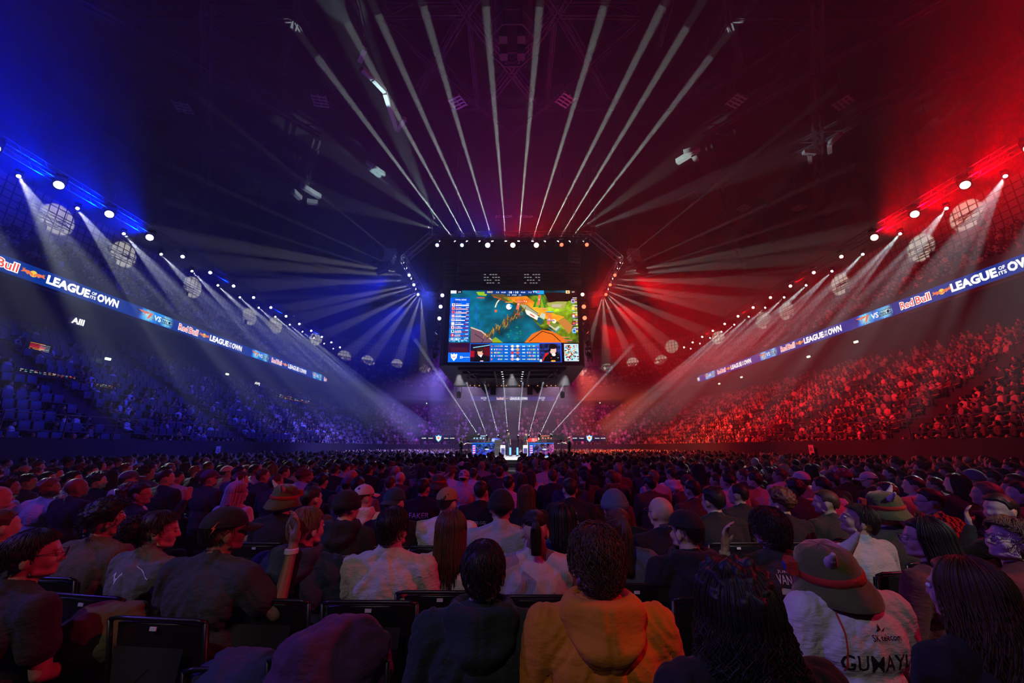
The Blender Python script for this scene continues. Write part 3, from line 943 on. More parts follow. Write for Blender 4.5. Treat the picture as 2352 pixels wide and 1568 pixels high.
for i in range(10):
    y = .185 + .0535 * i
    P.rect(.015, y, .038, y + .042, [(.9, .85, .85), (.9, .55, .5), (.85, .4, .55), (.9, .6, .65), (.85, .8, .85), (.9, .82, .88), (.92, .85, .9), (.7, .85, .95), (.8, .1, .2), (.85, .4, .5)][i])
    P.disc(.027, y + .02, .006, .014, [(.5, .4, .4), (.9, .2, .2), (.6, .1, .3), (.95, .8, .8), (.6, .5, .5), (.95, .95, .95), (.8, .3, .3), (.1, .3, .4), (.9, .7, .7), (.9, .8, .9)][i])
    P.rect(.044, y + .024, .148, y + .038, (.5, .08, .18))
    P.rect(.044, y + .024, .148 - .0075 * i, y + .038, (1, .95, .9) if i in (0, 3, 4, 5, 9) else (1, .72, .68))
rr = np.random.RandomState(9)
for i in range(70): P.disc(.0 + .15 * rr.rand(), .67 + .055 * rr.rand(), .0035, .005, (.4, .8, .95))
for i in range(5):
    y = .125 + .105 * i
    P.rect(.965, y - .02, 1, y - .012, (.9, .9, .92)); P.rect(.955, y, .982, y + .055, [(.75, .7, .85), (.85, .65, .3), (.75, .2, .25), (.35, .15, .2), (.6, .75, .95)][i]); P.disc(.968, y + .03, .009, .018, [(.4, .2, .4), (1, .9, .4), (1, .9, .9), (.95, .3, .3), (.1, .3, .7)][i])
    P.rect(.955, y + .055, .982, y + .062, (.1, .7, .9))
    for q in range(3): P.rect(.984, y + .018 * q, .997, y + .018 * q + .015, [(.9, .6, .2), (.5, .2, .6), (.9, .85, .5)][(q + i) % 3])
P.rect(0, .735, 1, 1, (.03, .01, .05))
P.rect(0, .735, .17, .87, (.16, .02, .16)); P.rect(.02, .80, .15, .86, (.35, .08, .12), .5)
P.rect(0, .87, .165, 1, (.02, .36, .82)); P.poly([(.02, .885), (.035, .9), (.045, .88), (.055, .9), (.07, .885), (.066, .94), (.045, .985), (.024, .94)], (.95, .97, 1)); P.disc(.045, .93, .012, .02, (.75, .8, .9)); P.rect(.03, .93, .06, .94, (.9, .4, .2))
P.rect(.165, .745, .322, 1, (.05, .35, .85)); P.rect(.168, .755, .318, .995, (.10, .03, .10)); P.rect(.168, .85, .20, .93, (.6, .03, .08)); P.rect(.27, .80, .318, .92, (.35, .03, .08)); P.poly([(.19, .80), (.318, .765), (.318, .775), (.19, .81)], (.5, .8, .95))
P.poly([(.19, .995), (.205, .93), (.235, .905), (.285, .905), (.31, .94), (.315, .995)], (.03, .03, .05)); P.disc(.245, .87, .022, .052, (.85, .62, .52)); P.disc(.24, .83, .026, .028, (.2, .1, .07)); P.disc(.268, .86, .009, .022, (.1, .1, .14)); P.poly([(.235, .905), (.262, .905), (.25, .94)], (.9, .9, .95)); P.rect(.245, .98, .27, .992, (.8, .7, .7))
P.rect(.322, .745, .695, 1, (.02, .34, .72)); P.a[P.poly([(.322, .745), (.695, .745), (.695, .79), (.322, .76)], 0, mask=True)] = (.05, .5, .9)
rr = np.random.RandomState(2)
for i in range(5):
    y = .785 + .044 * i
    P.rect(.323, y + .018, .694, y + .021, (.02, .22, .55))
    P.disc(.332, y, .005, .013, [(.9, .3, .1), (.8, .85, .9), (.95, .6, .1), (.6, .9, .9), (.9, .4, .2)][i]); P.disc(.685, y, .005, .013, [(.8, .2, .1), (.95, .7, .8), (.9, .6, .2), (.8, .9, .95), (.9, .7, .3)][i])
    for q in range(8):
        for x0 in (.35, .60): P.rect(x0 + q * .0085, y - .010, x0 + q * .0085 + .006, y + .010, rr.uniform(.25, 1, 3) if not (x0 < .5 and i == 4 and q < 3) else (.02, .34, .72))
    for x0 in (.432, .565): P.rect(x0, y - .005, x0 + .022, y + .006, (.75, .85, .95))
    P.disc(.49, y, .011, .018, [(.95, .8, .6), (.85, .85, .9), (.8, .2, .2), (.9, .8, .85), (.85, .6, .6)][i]); P.disc(.53, y, .011, .018, [(.9, .85, .8), (.9, .6, .2), (.8, .3, .2), (.3, .25, .3), (.85, .9, .95)][i]); P.rect(.502, y - .002, .519, y + .003, (.8, .9, 1)); P.rect(.473, y - .003, .480, y + .003, (.9, .6, .2)); P.rect(.541, y - .003, .549, y + .003, (.9, .6, .2))
P.rect(.695, .735, .865, 1, (.05, .3, .85)); P.rect(.698, .75, .858, .995, (.08, .12, .3)); P.grain(P.poly([(.698, .75), (.858, .75), (.858, .995), (.698, .995)], 0, mask=True), 1.6, 40, 40, 6)
P.poly([(.715, .99), (.74, .88), (.765, .87), (.76, .99)], (.75, .1, .05)); P.poly([(.722, .995), (.74, .93), (.775, .88), (.835, .88), (.855, .93), (.858, .995)], (.02, .02, .03)); P.disc(.80, .84, .024, .055, (.92, .70, .64)); P.disc(.80, .79, .03, .035, (.05, .02, .02)); P.rect(.772, .79, .83, .815, (.05, .02, .02)); P.disc(.776, .83, .008, .025, (.02, .02, .03)); P.disc(.805, .9, .014, .02, (.95, .85, .85)); P.disc(.80, .985, .018, .012, (.95, .6, .1)); P.rect(.78, .94, .79, .95, (.8, .1, .1)); P.rect(.83, .94, .842, .945, (.8, .8, .8))
P.rect(.698, .96, .715, .995, (.7, .85, .95))
P.rect(.885, .755, .995, .985, (.72, .8, .82)); mm = P.poly([(.887, .76), (.993, .76), (.993, .98), (.887, .98)], 0, mask=True)
rr = np.random.RandomState(14)
for i in range(160): P.disc(.89 + .10 * rr.rand(), .77 + .2 * rr.rand(), .004 + .004 * rr.rand(), .008, [(.05, .05, .02), (.25, .2, .05), (.1, .6, .75), (.8, .1, .1), (.9, .92, .95), (.75, .7, .4), (.6, .85, .95)][rr.randint(7)])
scr = mesh_obj('screen', P.mesh('screen', SW, SH, M_led), None, sb)
scr.location = (SX - SW / 2, -.09, SZ0 - UZ)
scr['label'] = 'bright screen with a coloured game picture, score strip and two player portraits'
M_letter = emissive('white_led_letters', (1, 1, 1), 1.6)
def screen_text(txt, x, y, h, w=None, mat=M_letter, par=scr, bold=.004):
    me = fit_mesh(text_mesh(txt, 1.0, .02), w, h)
    me.materials.append(mat)
    o = mesh_obj('lettering', me, None, par)
    o.matrix_local = Matrix.Translation((x * SW, -.015, (1 - y) * SH)) @ Matrix.Rotation(math.pi / 2, 4, 'X')
    return o
screen_text('TOTAL GOLD', .082, .135, .10, .85)
for nm, x, y, w, h in (('18', .475, .028, .22, .17), ('10', .525, .028, .22, .17), ('/', .50, .028, .06, .13), ('54.2K', .42, .028, .35, .09), ('49.6K', .575, .028, .35, .09), ('3 2', .372, .028, .22, .1), ('3 2', .63, .028, .22, .1), ('17:04', .505, .067, .34, .09), ('6 5', .55, .067, .16, .09), ('1 0', .46, .067, .16, .09), ('2 0', .07, .022, .18, .1), ('2 0', .972, .022, .18, .1)):
    screen_text(nm, x, y, h, w)
M_gold = emissive('gold_led_letters', (1, .8, .2), 1.5)
screen_text('NNO', .312, .024, .15, .42, M_gold); screen_text('T1', .665, .024, .12, .3)
for i in range(10):
    v = ['9,899', '8,337', '7,860', '7,616', '6,668', '6,508', '6,022', '5,836', '5,667', '4,987'][i]
    screen_text(v, .137, .194 + .0535 * i, .075, .22)
    screen_text(['NNO Agurin', 'T1 Oner', 'T1 Zeus', 'NNO Caliste', 'NNO Toucouille', 'NNO Targamas', 'T1 Faker', 'T1 Keria', 'T1 Gumayusi', 'NNO Nuc'][i], .068, .194 + .0535 * i, .07, .42)
screen_text('23', .10, .935, .17, .2); screen_text('performances', .138, .935, .07, .5)

# hoist grid above the scoreboard and the lighting ring
ring = empty('lighting_ring_truss', (0, RING_Y, RING_Z + .6), 0, 'octagonal lattice truss ring hung above the scoreboard', 'truss')
RH = 6.7; SXR = 9.9
corner = [(-RH, 0), (RH, 0), (SXR, 3.2), (SXR, 11.5), (RH, 15), (-RH, 15), (-SXR, 11.5), (-SXR, 3.2)]
for i in range(8):
    a, b = corner[i], corner[(i + 1) % 8]
    zz = [0, 0, -.6, -.6, 0, 0, -.6, -.6]
    mb = MB(); truss(mb, (a[0], a[1], zz[i]), (b[0], b[1], zz[(i + 1) % 8]), .5, .5, .6, .03); mb.build('truss_section', M_black if i in (0, 4) else M_steel, ring)
for x, y in corner:
    mb = MB(); mb.bar((x, y, 0), (x, y, 31 - RING_Z), .015, 4); mb.build('hanging_chain', M_black, ring)
for k, (px, t) in enumerate(zip(RING_BEAM_PX, RING_TOP_PX)):
    p = atY(px, 557, RING_Y)
    q = atZ(t[0], t[1], 27.0)
    d = (q - p).normalized()
    fx = fixture('beam', p, q, 'white beam moving head, %s of twelve along the front of the scoreboard ring' % ORD[k], 'beam lights on the ring front', up=-1)
    beam_haze(fx, p, q, 2.3, .06, (q - p).length - .3)
for k, (px, py) in enumerate(RING_WASH_PX):
    p = atY(px, py, RING_Y)
    kind = 'blue_d' if k < 2 else 'ring_b' if k == 2 else 'ring_r' if k < 5 else 'red_d'
    fixture(kind, p, (0, 3, 4), '%s %s wash light, %s along the front of the scoreboard ring' % ('dim' if k in (0, 1, 5, 6) else 'glaring', 'blue' if k < 3 else 'red', ORD[k]), 'wash lights on the ring front', 'wash_light')
for s, nm in ((-1, 'left'), (1, 'right')):
    for k, (px, py) in enumerate(RING_SIDE):
        p = atX(px, py, -9.9); p.x *= -s
        a = math.radians([34, 24, 16, 8, 1, -6, -14][k])
        d = Vector((s * math.cos(a), -.55, math.sin(a)))
        fx = fixture('beam', p, p + d * 10, 'white beam moving head, %s along the %s side of the scoreboard ring' % (ORD[k], nm), 'beam lights on the ring sides')
        beam_haze(fx, p, p + d * 10, 1.7, .05, 20)
        if k % 2 == 1:
            fixture(('blue_d' if s < 0 else 'red_d'), p + Vector((0, .6, -.35)), (s * 3, 2, 3), 'dim %s wash light under %s beam light, %s side of ring' % ('blue' if s < 0 else 'red', ORD[k], nm), 'dim washes on the ring sides', 'wash_light')
# vertical light columns on both sides of the screen
COLS = {-1: [(1016, 678), (1012, 704), (1009, 731), (1007, 760), (1005, 787), (1001, 815)], 1: [(1338, 676), (1341, 704), (1343, 730), (1345, 758), (1348, 786), (1352, 815)]}
for s, nm in ((-1, 'left'), (1, 'right')):
    a = atY(COLS[s][0][0], COLS[s][0][1] - 14, SY + .3); b = atY(COLS[s][-1][0], COLS[s][-1][1] + 20, SY + .3)
    mb = MB(); truss(mb, (a.x, SY - .32, a.z), (b.x, SY - .32, b.z), .3, .3, .4, .02, up=(0, 1, 0))
    tag(mb.build('ladder_truss', M_black), 'thin vertical ladder truss carrying lights on the %s of the screen' % nm, 'truss')
    for k, (px, py) in enumerate(COLS[s]):
        p = atY(px, py, SY - .75)
        kind = ('blue_s' if s < 0 else 'red_s') if k == 0 or (s < 0 and k < 3) else ('blue_d' if s < 0 else 'red_d')
        aim = (0, 0, 1.6) if k < 3 else (p.x + s * 6, 10 + 6 * k, 3)
        fixture(kind, p, aim, '%s wash light, %s from the top beside the %s edge of the screen' % ('blue' if s < 0 else 'red', ORD[k], nm), 'light columns beside the screen', 'wash_light')
# mother grid, motors, drapes of cable and loudspeaker arrays above the screen
for zz, yy, nm in ((atY(1176, 612, 31).z, 31, 'front'), (atY(1176, 640, 30).z, 30, 'lower')):
    mb = MB(); truss(mb, (-4.6, yy, zz), (4.6, yy, zz), .6, .6, .75, .035)
    tag(mb.build('rigging_truss', M_steel if nm == 'front' else M_black), '%s horizontal lattice truss above the screen' % nm, 'truss', 'trusses over the screen')
for s in (-1, 1):
    nm = 'left' if s < 0 else 'right'
    t = empty('loudspeaker_array', atY(1176 + s * 140, 575, 30.5), 0, 'curved grey loudspeaker array hanging above the %s corner of the screen' % nm, 'loudspeaker')
    for i in range(10):
        a = math.radians(-4 + i * 3.2)
        mb = MB(); mb.box((0, -.05 * i * i * .06 * -1, -i * .30), (1.1, .55, .28), Matrix.Rotation(-a, 3, 'X')); mb.build('speaker_cabinet', M_rail, t)
    mb = MB(); mb.bar((-.3, 0, .1), (-.3, 0, 13), .012, 4); mb.bar((.3, 0, .1), (.3, 0, 13), .012, 4); mb.build('hanging_chain', M_black, t)
    t = empty('loudspeaker_array', atY(1176 + s * 278, 578, 34), 0, 'pale wedge loudspeaker array hanging outside the %s of the ring truss' % nm, 'loudspeaker')
    for i in range(7):
        mb = MB(); mb.box((s * .02 * i * i, .0, -i * .32), (1.0, .7, .3), Matrix.Rotation(s * i * .06, 3, 'Y')); mb.build('speaker_cabinet', M_steel if i < 4 else M_rail, t)
    mb = MB(); mb.bar((0, 0, .1), (0, 0, 11), .012, 4); mb.build('hanging_chain', M_black, t)
    for i in range(5):
        px = 1176 + s * (118 + i * 9) if i < 4 else 1176 + s * 196
        a = atY(px, 588 + i * 3, 30); b = atY(px - s * 3, 640 + i * 2, 30)
        mb = MB(); mb.bar(a, b, .035, 6); mb.bar(a, a + Vector((0, 0, 9)), .01, 4)
        tag(mb.build('hanging_cable', M_rail), 'pale bundled hanging cable, %s outward over the %s corner of the screen' % (ORD[i], nm), 'cable', 'cable bundles over the screen')
    # dimmer racks on the scoreboard roof
    t = empty('equipment_rack', atY(1176 + s * 46, 656, 29.5), 0, 'lit equipment rack on the scoreboard roof, %s of its centre' % nm, 'equipment rack')
    mb = MB(); mb.box((0, 0, .5), (1.4, .6, 1.15)); mb.build('rack_case', M_dark, t)
    mb = MB()
    for i in range(6):
        for j in range(4):
            if (i * 7 + j * 3 + (s > 0)) % 4: mb.box((-.55 + i * .22, -.32, .1 + j * .24), (.15, .02, .05))
    mb.build('indicator_strip', emissive('rack_light', (.75, .8, .85), .5), t)
    # small hanging profile lamps under the far corners of the scoreboard
    q = atY(1176 - 3 + s * 119, 902, UY)
    t = empty('profile_lamp', q, 0, 'black profile lamp hanging below the far %s corner of the scoreboard' % nm, 'stage light')
    mb = MB(); mb.lathe([(.1, .35), (.22, .2), (.22, -.15), (.17, -.3)], (0, 0, -.2), 12); mb.build('lamp_body', M_black, t)
    mb = MB(); mb.bar((-.25, 0, 0), (-.25, 0, .6), .03, 6); mb.bar((.25, 0, 0), (.25, 0, .6), .03, 6); mb.bar((-.25, 0, .6), (.25, 0, .6), .03, 6); mb.bar((0, 0, .6), (0, 0, 1.0), .03, 6); mb.build('bracket', M_black, t)
    for (px, k) in ((115, 0), (133, 1)):
        q = atY(1000 + px if s < 0 else 1345 - px + 5, 893, UY - .6)
        t = empty('subwoofer_box' if k else 'loudspeaker_wedge', q, 0, '%s hanging under the far edge of the scoreboard on the %s' % (('square black box', 'pointed black wedge')[1 - k], nm), 'loudspeaker')
        mb = MB()
        if k: mb.box((0, 0, -.2), (.5, .5, .7))
        else: mb.add([(-.55, 0, .3), (.55, 0, .3), (.0, 0, -.45), (-.55, .5, .3), (.55, .5, .3), (.0, .5, -.45)], [(0, 1, 2), (5, 4, 3), (0, 3, 4, 1), (1, 4, 5, 2), (2, 5, 3, 0)])
        mb.build('cabinet', M_black, t)
        mb = MB(); mb.bar((0, .2, .25), (0, .2, .75), .02, 5); mb.build('bracket', M_black, t)

# ------------------------------------------------------------------ LED ribbons on the fascia
RBX, RB0, RB1 = 28.0, 10.95, 11.85
M_rib = emissive('ribbon_navy', (0.0, 0.045, 0.38), 1.0)
M_red = emissive('ribbon_red', (1.0, 0.07, 0.03), 1.3)
M_wh = emissive('ribbon_white', (1, .98, .96), 1.7)
M_yel = emissive('ribbon_yellow', (1, .68, .06), 1.3)
M_blk = emissive('ribbon_black', (0.0, 0.01, 0.03), 1)
M_org = emissive('ribbon_orange', (1, .22, .08), 1.2)
M_ribpic = attr_material('ribbon_spark_picture', emission=1.3)
def ribbon_text(root, txt, M, x, y, w, h, mat, dz, bold=.02, shear=0):
    me = fit_mesh(text_mesh(txt, 1.0, bold, shear=shear), w, h)
    me.materials.append(mat)
    o = mesh_obj('lettering', me, None, root)
    o.matrix_local = root.matrix_basis.inverted() @ (M @ Matrix.Translation((x, y, dz)))
    return o
def ribbon_shape(root, polys, M, x, y, s, dz, name='emblem'):
    mb = MB(); mats = []
    for k, (pts, mat, lift) in enumerate(polys):
        if mat not in mats: mats.append(mat)
        mb.cur = mats.index(mat)
        mb.add([(px * s, py * s, lift) for px, py in pts], [tuple(range(len(pts)))])
    o = mb.build(name, mats, root)
    o.matrix_local = root.matrix_basis.inverted() @ (M @ Matrix.Translation((x, y, dz)))
    return o
def circ(cx, cy, r, n=20): return [(cx + r * math.cos(2 * math.pi * i / n), cy + r * math.sin(2 * math.pi * i / n)) for i in range(n)]
BULL = [(-1.0, -.02), (-.95, .12), (-1.06, .3), (-.9, .22), (-.82, .36), (-.8, .16), (-.5, .2), (-.25, .12), (-.06, -.02), (-.02, -.2), (-.12, -.3), (-.2, -.12), (-.38, -.16), (-.5, -.26), (-.62, -.14), (-.78, -.06), (-1.0, -.14), (-1.12, -.1)]
def bulls(root, M, x, y, s, dz):
    big = [(px * 1.0, py * 1.0) for px, py in BULL]
    mir = [(-px, py) for px, py in BULL][::-1]
    ribbon_shape(root, [(circ(0, 0, .34), M_yel, 0), (big, M_org, .006), (mir, M_org, .006)], M, x, y, s, dz)
def bolt_picture(root, M, x, w, h, dz, seed):
    Pp = Paint(90, 26, (0, .3, .8))
    fx = np.minimum(1, np.minimum(Pp.X, 1 - Pp.X) * 6)
    Pp.a[..., 0] = 0; Pp.a[..., 1] = .12 + .38 * fx; Pp.a[..., 2] = .45 + .5 * fx
    Pp.grain(np.ones(Pp.X.shape, bool), .6, 8, 3, seed)
    for cx in (.28, .8):
        r_ = np.hypot((Pp.X - cx) / .17, (Pp.Y - .5) / .6)
        g = np.clip(1.25 - r_, 0, 1)[..., None]
        Pp.a = Pp.a * (1 - g) + np.array([.65, .95, 1.0]) * g
    rr = np.random.RandomState(seed)
    for cx in (.28, .8):
        for i in range(9):
            a = rr.uniform(0, 6.28); Pp.line([(cx, .5), (cx + .16 * math.cos(a), .5 + .5 * math.sin(a))], .012, (.92, 1, 1), asp=3.3)
    me = Pp.mesh('spark_picture', w, h, M_ribpic)
    me.transform(Matrix.Rotation(-math.pi / 2, 4, 'X') @ Matrix.Identity(4))
    o = mesh_obj('spark_picture', me, None, root)
    o.matrix_local = root.matrix_basis.inverted() @ (M @ Matrix.Translation((x - w / 2, -h / 2, dz)))
def versus(root, M, x, dz, seed):
    bolt_picture(root, M, x, 3.3, .86, dz, seed)
    ribbon_shape(root, [([(-.95, .3), (.25, .3), (.12, .12), (-.15, .12), (-.45, -.32), (-.28, .12), (-.55, .12)], M_org, .006), ([(.3, .3), (.62, .3), (.25, -.3), (.05, -.3)], M_org, .006)], M, x - .85, 0, .8, dz + .012)
    ribbon_text(root, 'VS', M, x + .1, -.0, .62, .42, M_wh, dz + .012)
    ribbon_text(root, 'NN', M, x + .80, -.03, .42, .24, M_blk, dz + .012, .03)
    ribbon_shape(root, [([(-.5, .22), (.5, .22), (.5, .17), (-.5, .17)], M_blk, 0), ([(-.5, -.17), (.5, -.17), (.5, -.22), (-.5, -.22)], M_blk, 0), ([(-.5, .22), (-.46, .22), (-.46, -.22), (-.5, -.22)], M_blk, 0), ([(.46, .22), (.5, .22), (.5, -.22), (.46, -.22)], M_blk, 0), (circ(.27, -.02, .12, 10), M_blk, 0)], M, x + .95, 0, 1, dz + .014, 'emblem')
def league(root, M, x, dz, w=4.6, h=.56):
    k = w / 4.6
    ribbon_text(root, 'LEAGUE', M, x + 1.28 * k, 0, 2.5 * k, h, M_wh, dz, .05)
    ribbon_text(root, 'OF', M, x + 2.80 * k, h * .24, .32 * k, h * .38, M_wh, dz, .03)
    ribbon_text(root, 'ITS', M, x + 2.78 * k, -h * .26, .38 * k, h * .38, M_wh, dz, .03)
    ribbon_text(root, 'OWN', M, x + 3.78 * k, 0, 1.48 * k, h, M_wh, dz, .05)
def red_bull(root, M, x, dz, w=2.1, h=.5):
    for mat, b, d in ((M_wh, .075, 0), (M_red, .012, .008)):
        for t, xx, ww in (('Red', .0, .44), ('Bull', .53, .46)):
            kk = 1.0 if b < .05 else 1.10
            ribbon_text(root, t, M, x + (xx + ww / 2) * w, 0, ww * w * kk, h * (1.0 if b < .05 else 1.2), mat, dz + d, b)
def rib_Y(px): return Y_on_rail(px, RBX, h=9.75)
for s, nm in ((-1, 'left'), (1, 'right')):
    root = empty('led_ribbon', (s * RBX, 0, RB0), 0, 'long blue LED ribbon display along the balcony of the %s stand' % nm, 'led display')
    y0, y1 = 2.0, rib_Y(780 if s < 0 else 1578)
    mb = MB(); mb.box((s * .1, (y0 + y1) / 2, .45), (.16, y1 - y0, .98)); mb.build('ribbon_cabinet', M_black, root)
    mb = MB(); mb.box((-s * .0, (y0 + y1) / 2, .45), (.06, y1 - y0, .9)); mb.build('ribbon_screen', M_rib, root)
    zc = (RB0 + RB1) / 2
    if s < 0:   # reads away from the camera
        M = frame((-RBX + .05, 0, zc), (0, 1, 0), (0, 0, 1)); L = rib_Y(105); per = 13.35; sg = 1
    else:
        M = frame((RBX - .05, 0, zc), (0, -1, 0), (0, 0, 1)); L = -rib_Y(1847); per = 13.2; sg = 1
    for i in range(-2, 5):
        x = L + per * i
        def ok(a, b):
            return (y0 < a and b < y1) if s < 0 else (-y1 < a and b < -y0)
        if ok(x, x + 4.6): league(root, M, x, .0)
        if ok(x + 6, x + 9.3): versus(root, M, x + 7.65, 0, 3 + i + (20 if s > 0 else 0))
        if ok(x + 9.85, x + 12): red_bull(root, M, x + 9.85, 0)
        if ok(x + 12, x + 13.2): bulls(root, M, x + 12.68, 0, .56, .0)
# far ribbon over the end stand
YF = YE + UP_OFF - .25
p0, p1 = atY(1081, 915, YF), atY(1276, 915, YF)
root = empty('led_ribbon', (0, YF, p0.z), 0, 'short dim LED ribbon display on the far end balcony above the stage', 'led display')
mb = MB(); mb.box((0, .06, 0), (p1.x - p0.x, .1, .8)); mb.build('ribbon_screen', emissive('far_ribbon_blue', (.03, .03, .25), 1), root)
M = frame((0, YF - .02, p0.z), (1, 0, 0), (0, 0, 1))
xa = atY(1141, 915, YF).x; xb = atY(1212, 915, YF).x; w = xb - xa
red_bull(root, M, xa, .01, w * .22, .4); bulls(root, M, xa + w * .33, 0, w * .06, .01); league(root, M, xa + w * .42, .01, w * .58, .5)
for px in (1111, 1245): ribbon_text(root, 'ACCOR', M, atY(px, 914, YF).x, .1, 1.1, .35, M_wh, .01); ribbon_text(root, 'live', M, atY(px + 2, 919, YF).x, -.25, .4, .18, M_wh, .01)
# sign high above the scoreboard, its dim purple put in as a glow
me = fit_mesh(text_mesh('ACCOR   ARENA', 1, .01), 4.4, .34); me.materials.append(emissive('faint_sign_letters', (.35, .04, .25), .35))
o = mesh_obj('arena_name_sign', me); p = atY(1181, 497, 40); o.matrix_world = frame(p, (1, 0, 0), (0, 0, 1)); tag(o, 'dim purple arena name letters high above the scoreboard', 'sign')
# ------------------------------------------------------------------ people
# A person is an Empty at the seat; children: body (skin, one continuous surface), top, trousers, shoes, hair / hat ...
HEADC = Vector((0, .012, 1.165))          # centre of the skull in the upright seated pose
NECK = Vector((0, -.01, 1.06))
def head_prims(mb, R, fine=True, hoff=Vector()):
    def P(x, y, z): return NECK + hoff + R @ (Vector((x, y, z)) - NECK)
    def E(c, r, rot=None): mb.ell(P(*c), r, 16, 12, rot=R if rot is None else R @ rot)
    E((0, -.004, 1.182), (.075, .096, .088))
    E((0, .03, 1.14), (.064, .066, .078))
    E((0, .055, 1.10), (.045, .042, .04)); E((0, .083, 1.083), (.022, .018, .016))
    for s in (-1, 1):
        E((s * .036, .066, 1.135), (.026, .026, .03))                       # cheek
        E((s * .078, -.004, 1.145), (.010, .020, .032), Matrix.Rotation(s * -.25, 3, 'Z'))   # ear
        E((s * .070, -.002, 1.135), (.012, .012, .016))
        mb.cone(P(s * .058, .03, 1.095), .014, P(s * .02, .082, 1.083), .013, 8)   # jaw line
    E((0, .082, 1.187), (.052, .014, .013))                               # brow
    if fine:
        mb.cone(P(0, .092, 1.178), .0085, P(0, .112, 1.138), .0115, 8)
        for s in (-1, 1): E((s * .011, .103, 1.134), (.009, .010, .007))
        E((0, .094, 1.112), (.022, .010, .0055)); E((0, .092, 1.102), (.019, .011, .006))
    else:
        mb.cone(P(0, .09, 1.17), .01, P(0, .108, 1.138), .014, 8)
def hand_prims(mb, w, d, n, s, curl=.5, k=1.0):
    """hand from wrist w along d, palm normal n (pointing out of the palm), thumb on side s"""
    d = Vector(d).normalized(); n = Vector(n).normalized(); t = d.cross(n).normalized() * s
    mb.cone(w, .026 * k, w + d * .035, .03 * k, 8)
    for q in (-1.5, -.5, .5, 1.5): mb.cone(w + d * .02 + t * q * .014, .014, w + d * .085 + t * q * .0195, .0115, 8)
    for q, L in ((1.5, .070), (.5, .082), (-.5, .076), (-1.5, .058)):
        a = w + d * .088 + t * q * .0205
        c = curl * (1 + .15 * (1.5 - q))
        d1 = (d * math.cos(c * .5) + n * math.sin(c * .5)).normalized(); b = a + d1 * L * .45
        d2 = (d * math.cos(c * 1.2) + n * math.sin(c * 1.2)).normalized(); e = b + d2 * L * .33
        d3 = (d * math.cos(c * 1.8) + n * math.sin(c * 1.8)).normalized(); f = e + d3 * L * .25
        mb.cone(a, .0098, b, .009, 8); mb.cone(b, .009, e, .0082, 8); mb.cone(e, .0082, f, .007, 8)
    a = w + d * .022 + t * .026; b = a + (d * .6 + t * .75 + n * .3).normalized() * .036; e = b + (d * .9 + t * .35 + n * .4).normalized() * .03
    mb.cone(a, .0135, b, .011, 8); mb.cone(b, .011, e, .0085, 8)
def default_arm(s, wide=1.0):
    return [Vector((s * .178 * wide, -.02, .962)), Vector((s * .225 * wide, .02, .71)), Vector((s * .11, .245, .625))], Vector((-s * .3, .9, -.15)), Vector((0, -.1, -1))
class Pose:
    def __init__(s, yaw=0, pitch=0, roll=0, lean=0, arms=(None, None), wide=1.0, stand=False, twist=0, legs=None, hoff=(0, 0, 0)):
        s.hoff = Vector(hoff)
        s.R = Matrix.Rotation(math.radians(yaw), 3, 'Z') @ Matrix.Rotation(math.radians(pitch), 3, 'X') @ Matrix.Rotation(math.radians(roll), 3, 'Y')
        s.arms = arms; s.wide = wide; s.stand = stand; s.lean = lean; s.legs = legs
LEG_SIT = {sd: [Vector((sd * .10, .0, .50)), Vector((sd * .13, .42, .50)), Vector((sd * .13, .42, .09)), Vector((sd * .14, .52, .035))] for sd in (-1, 1)}
LEG_STAND = {sd: [Vector((sd * .09, .0, .50)), Vector((sd * .10, .02, .06)), Vector((sd * .10, -.02, -.36)), Vector((sd * .11, .08, -.42))] for sd in (-1, 1)}
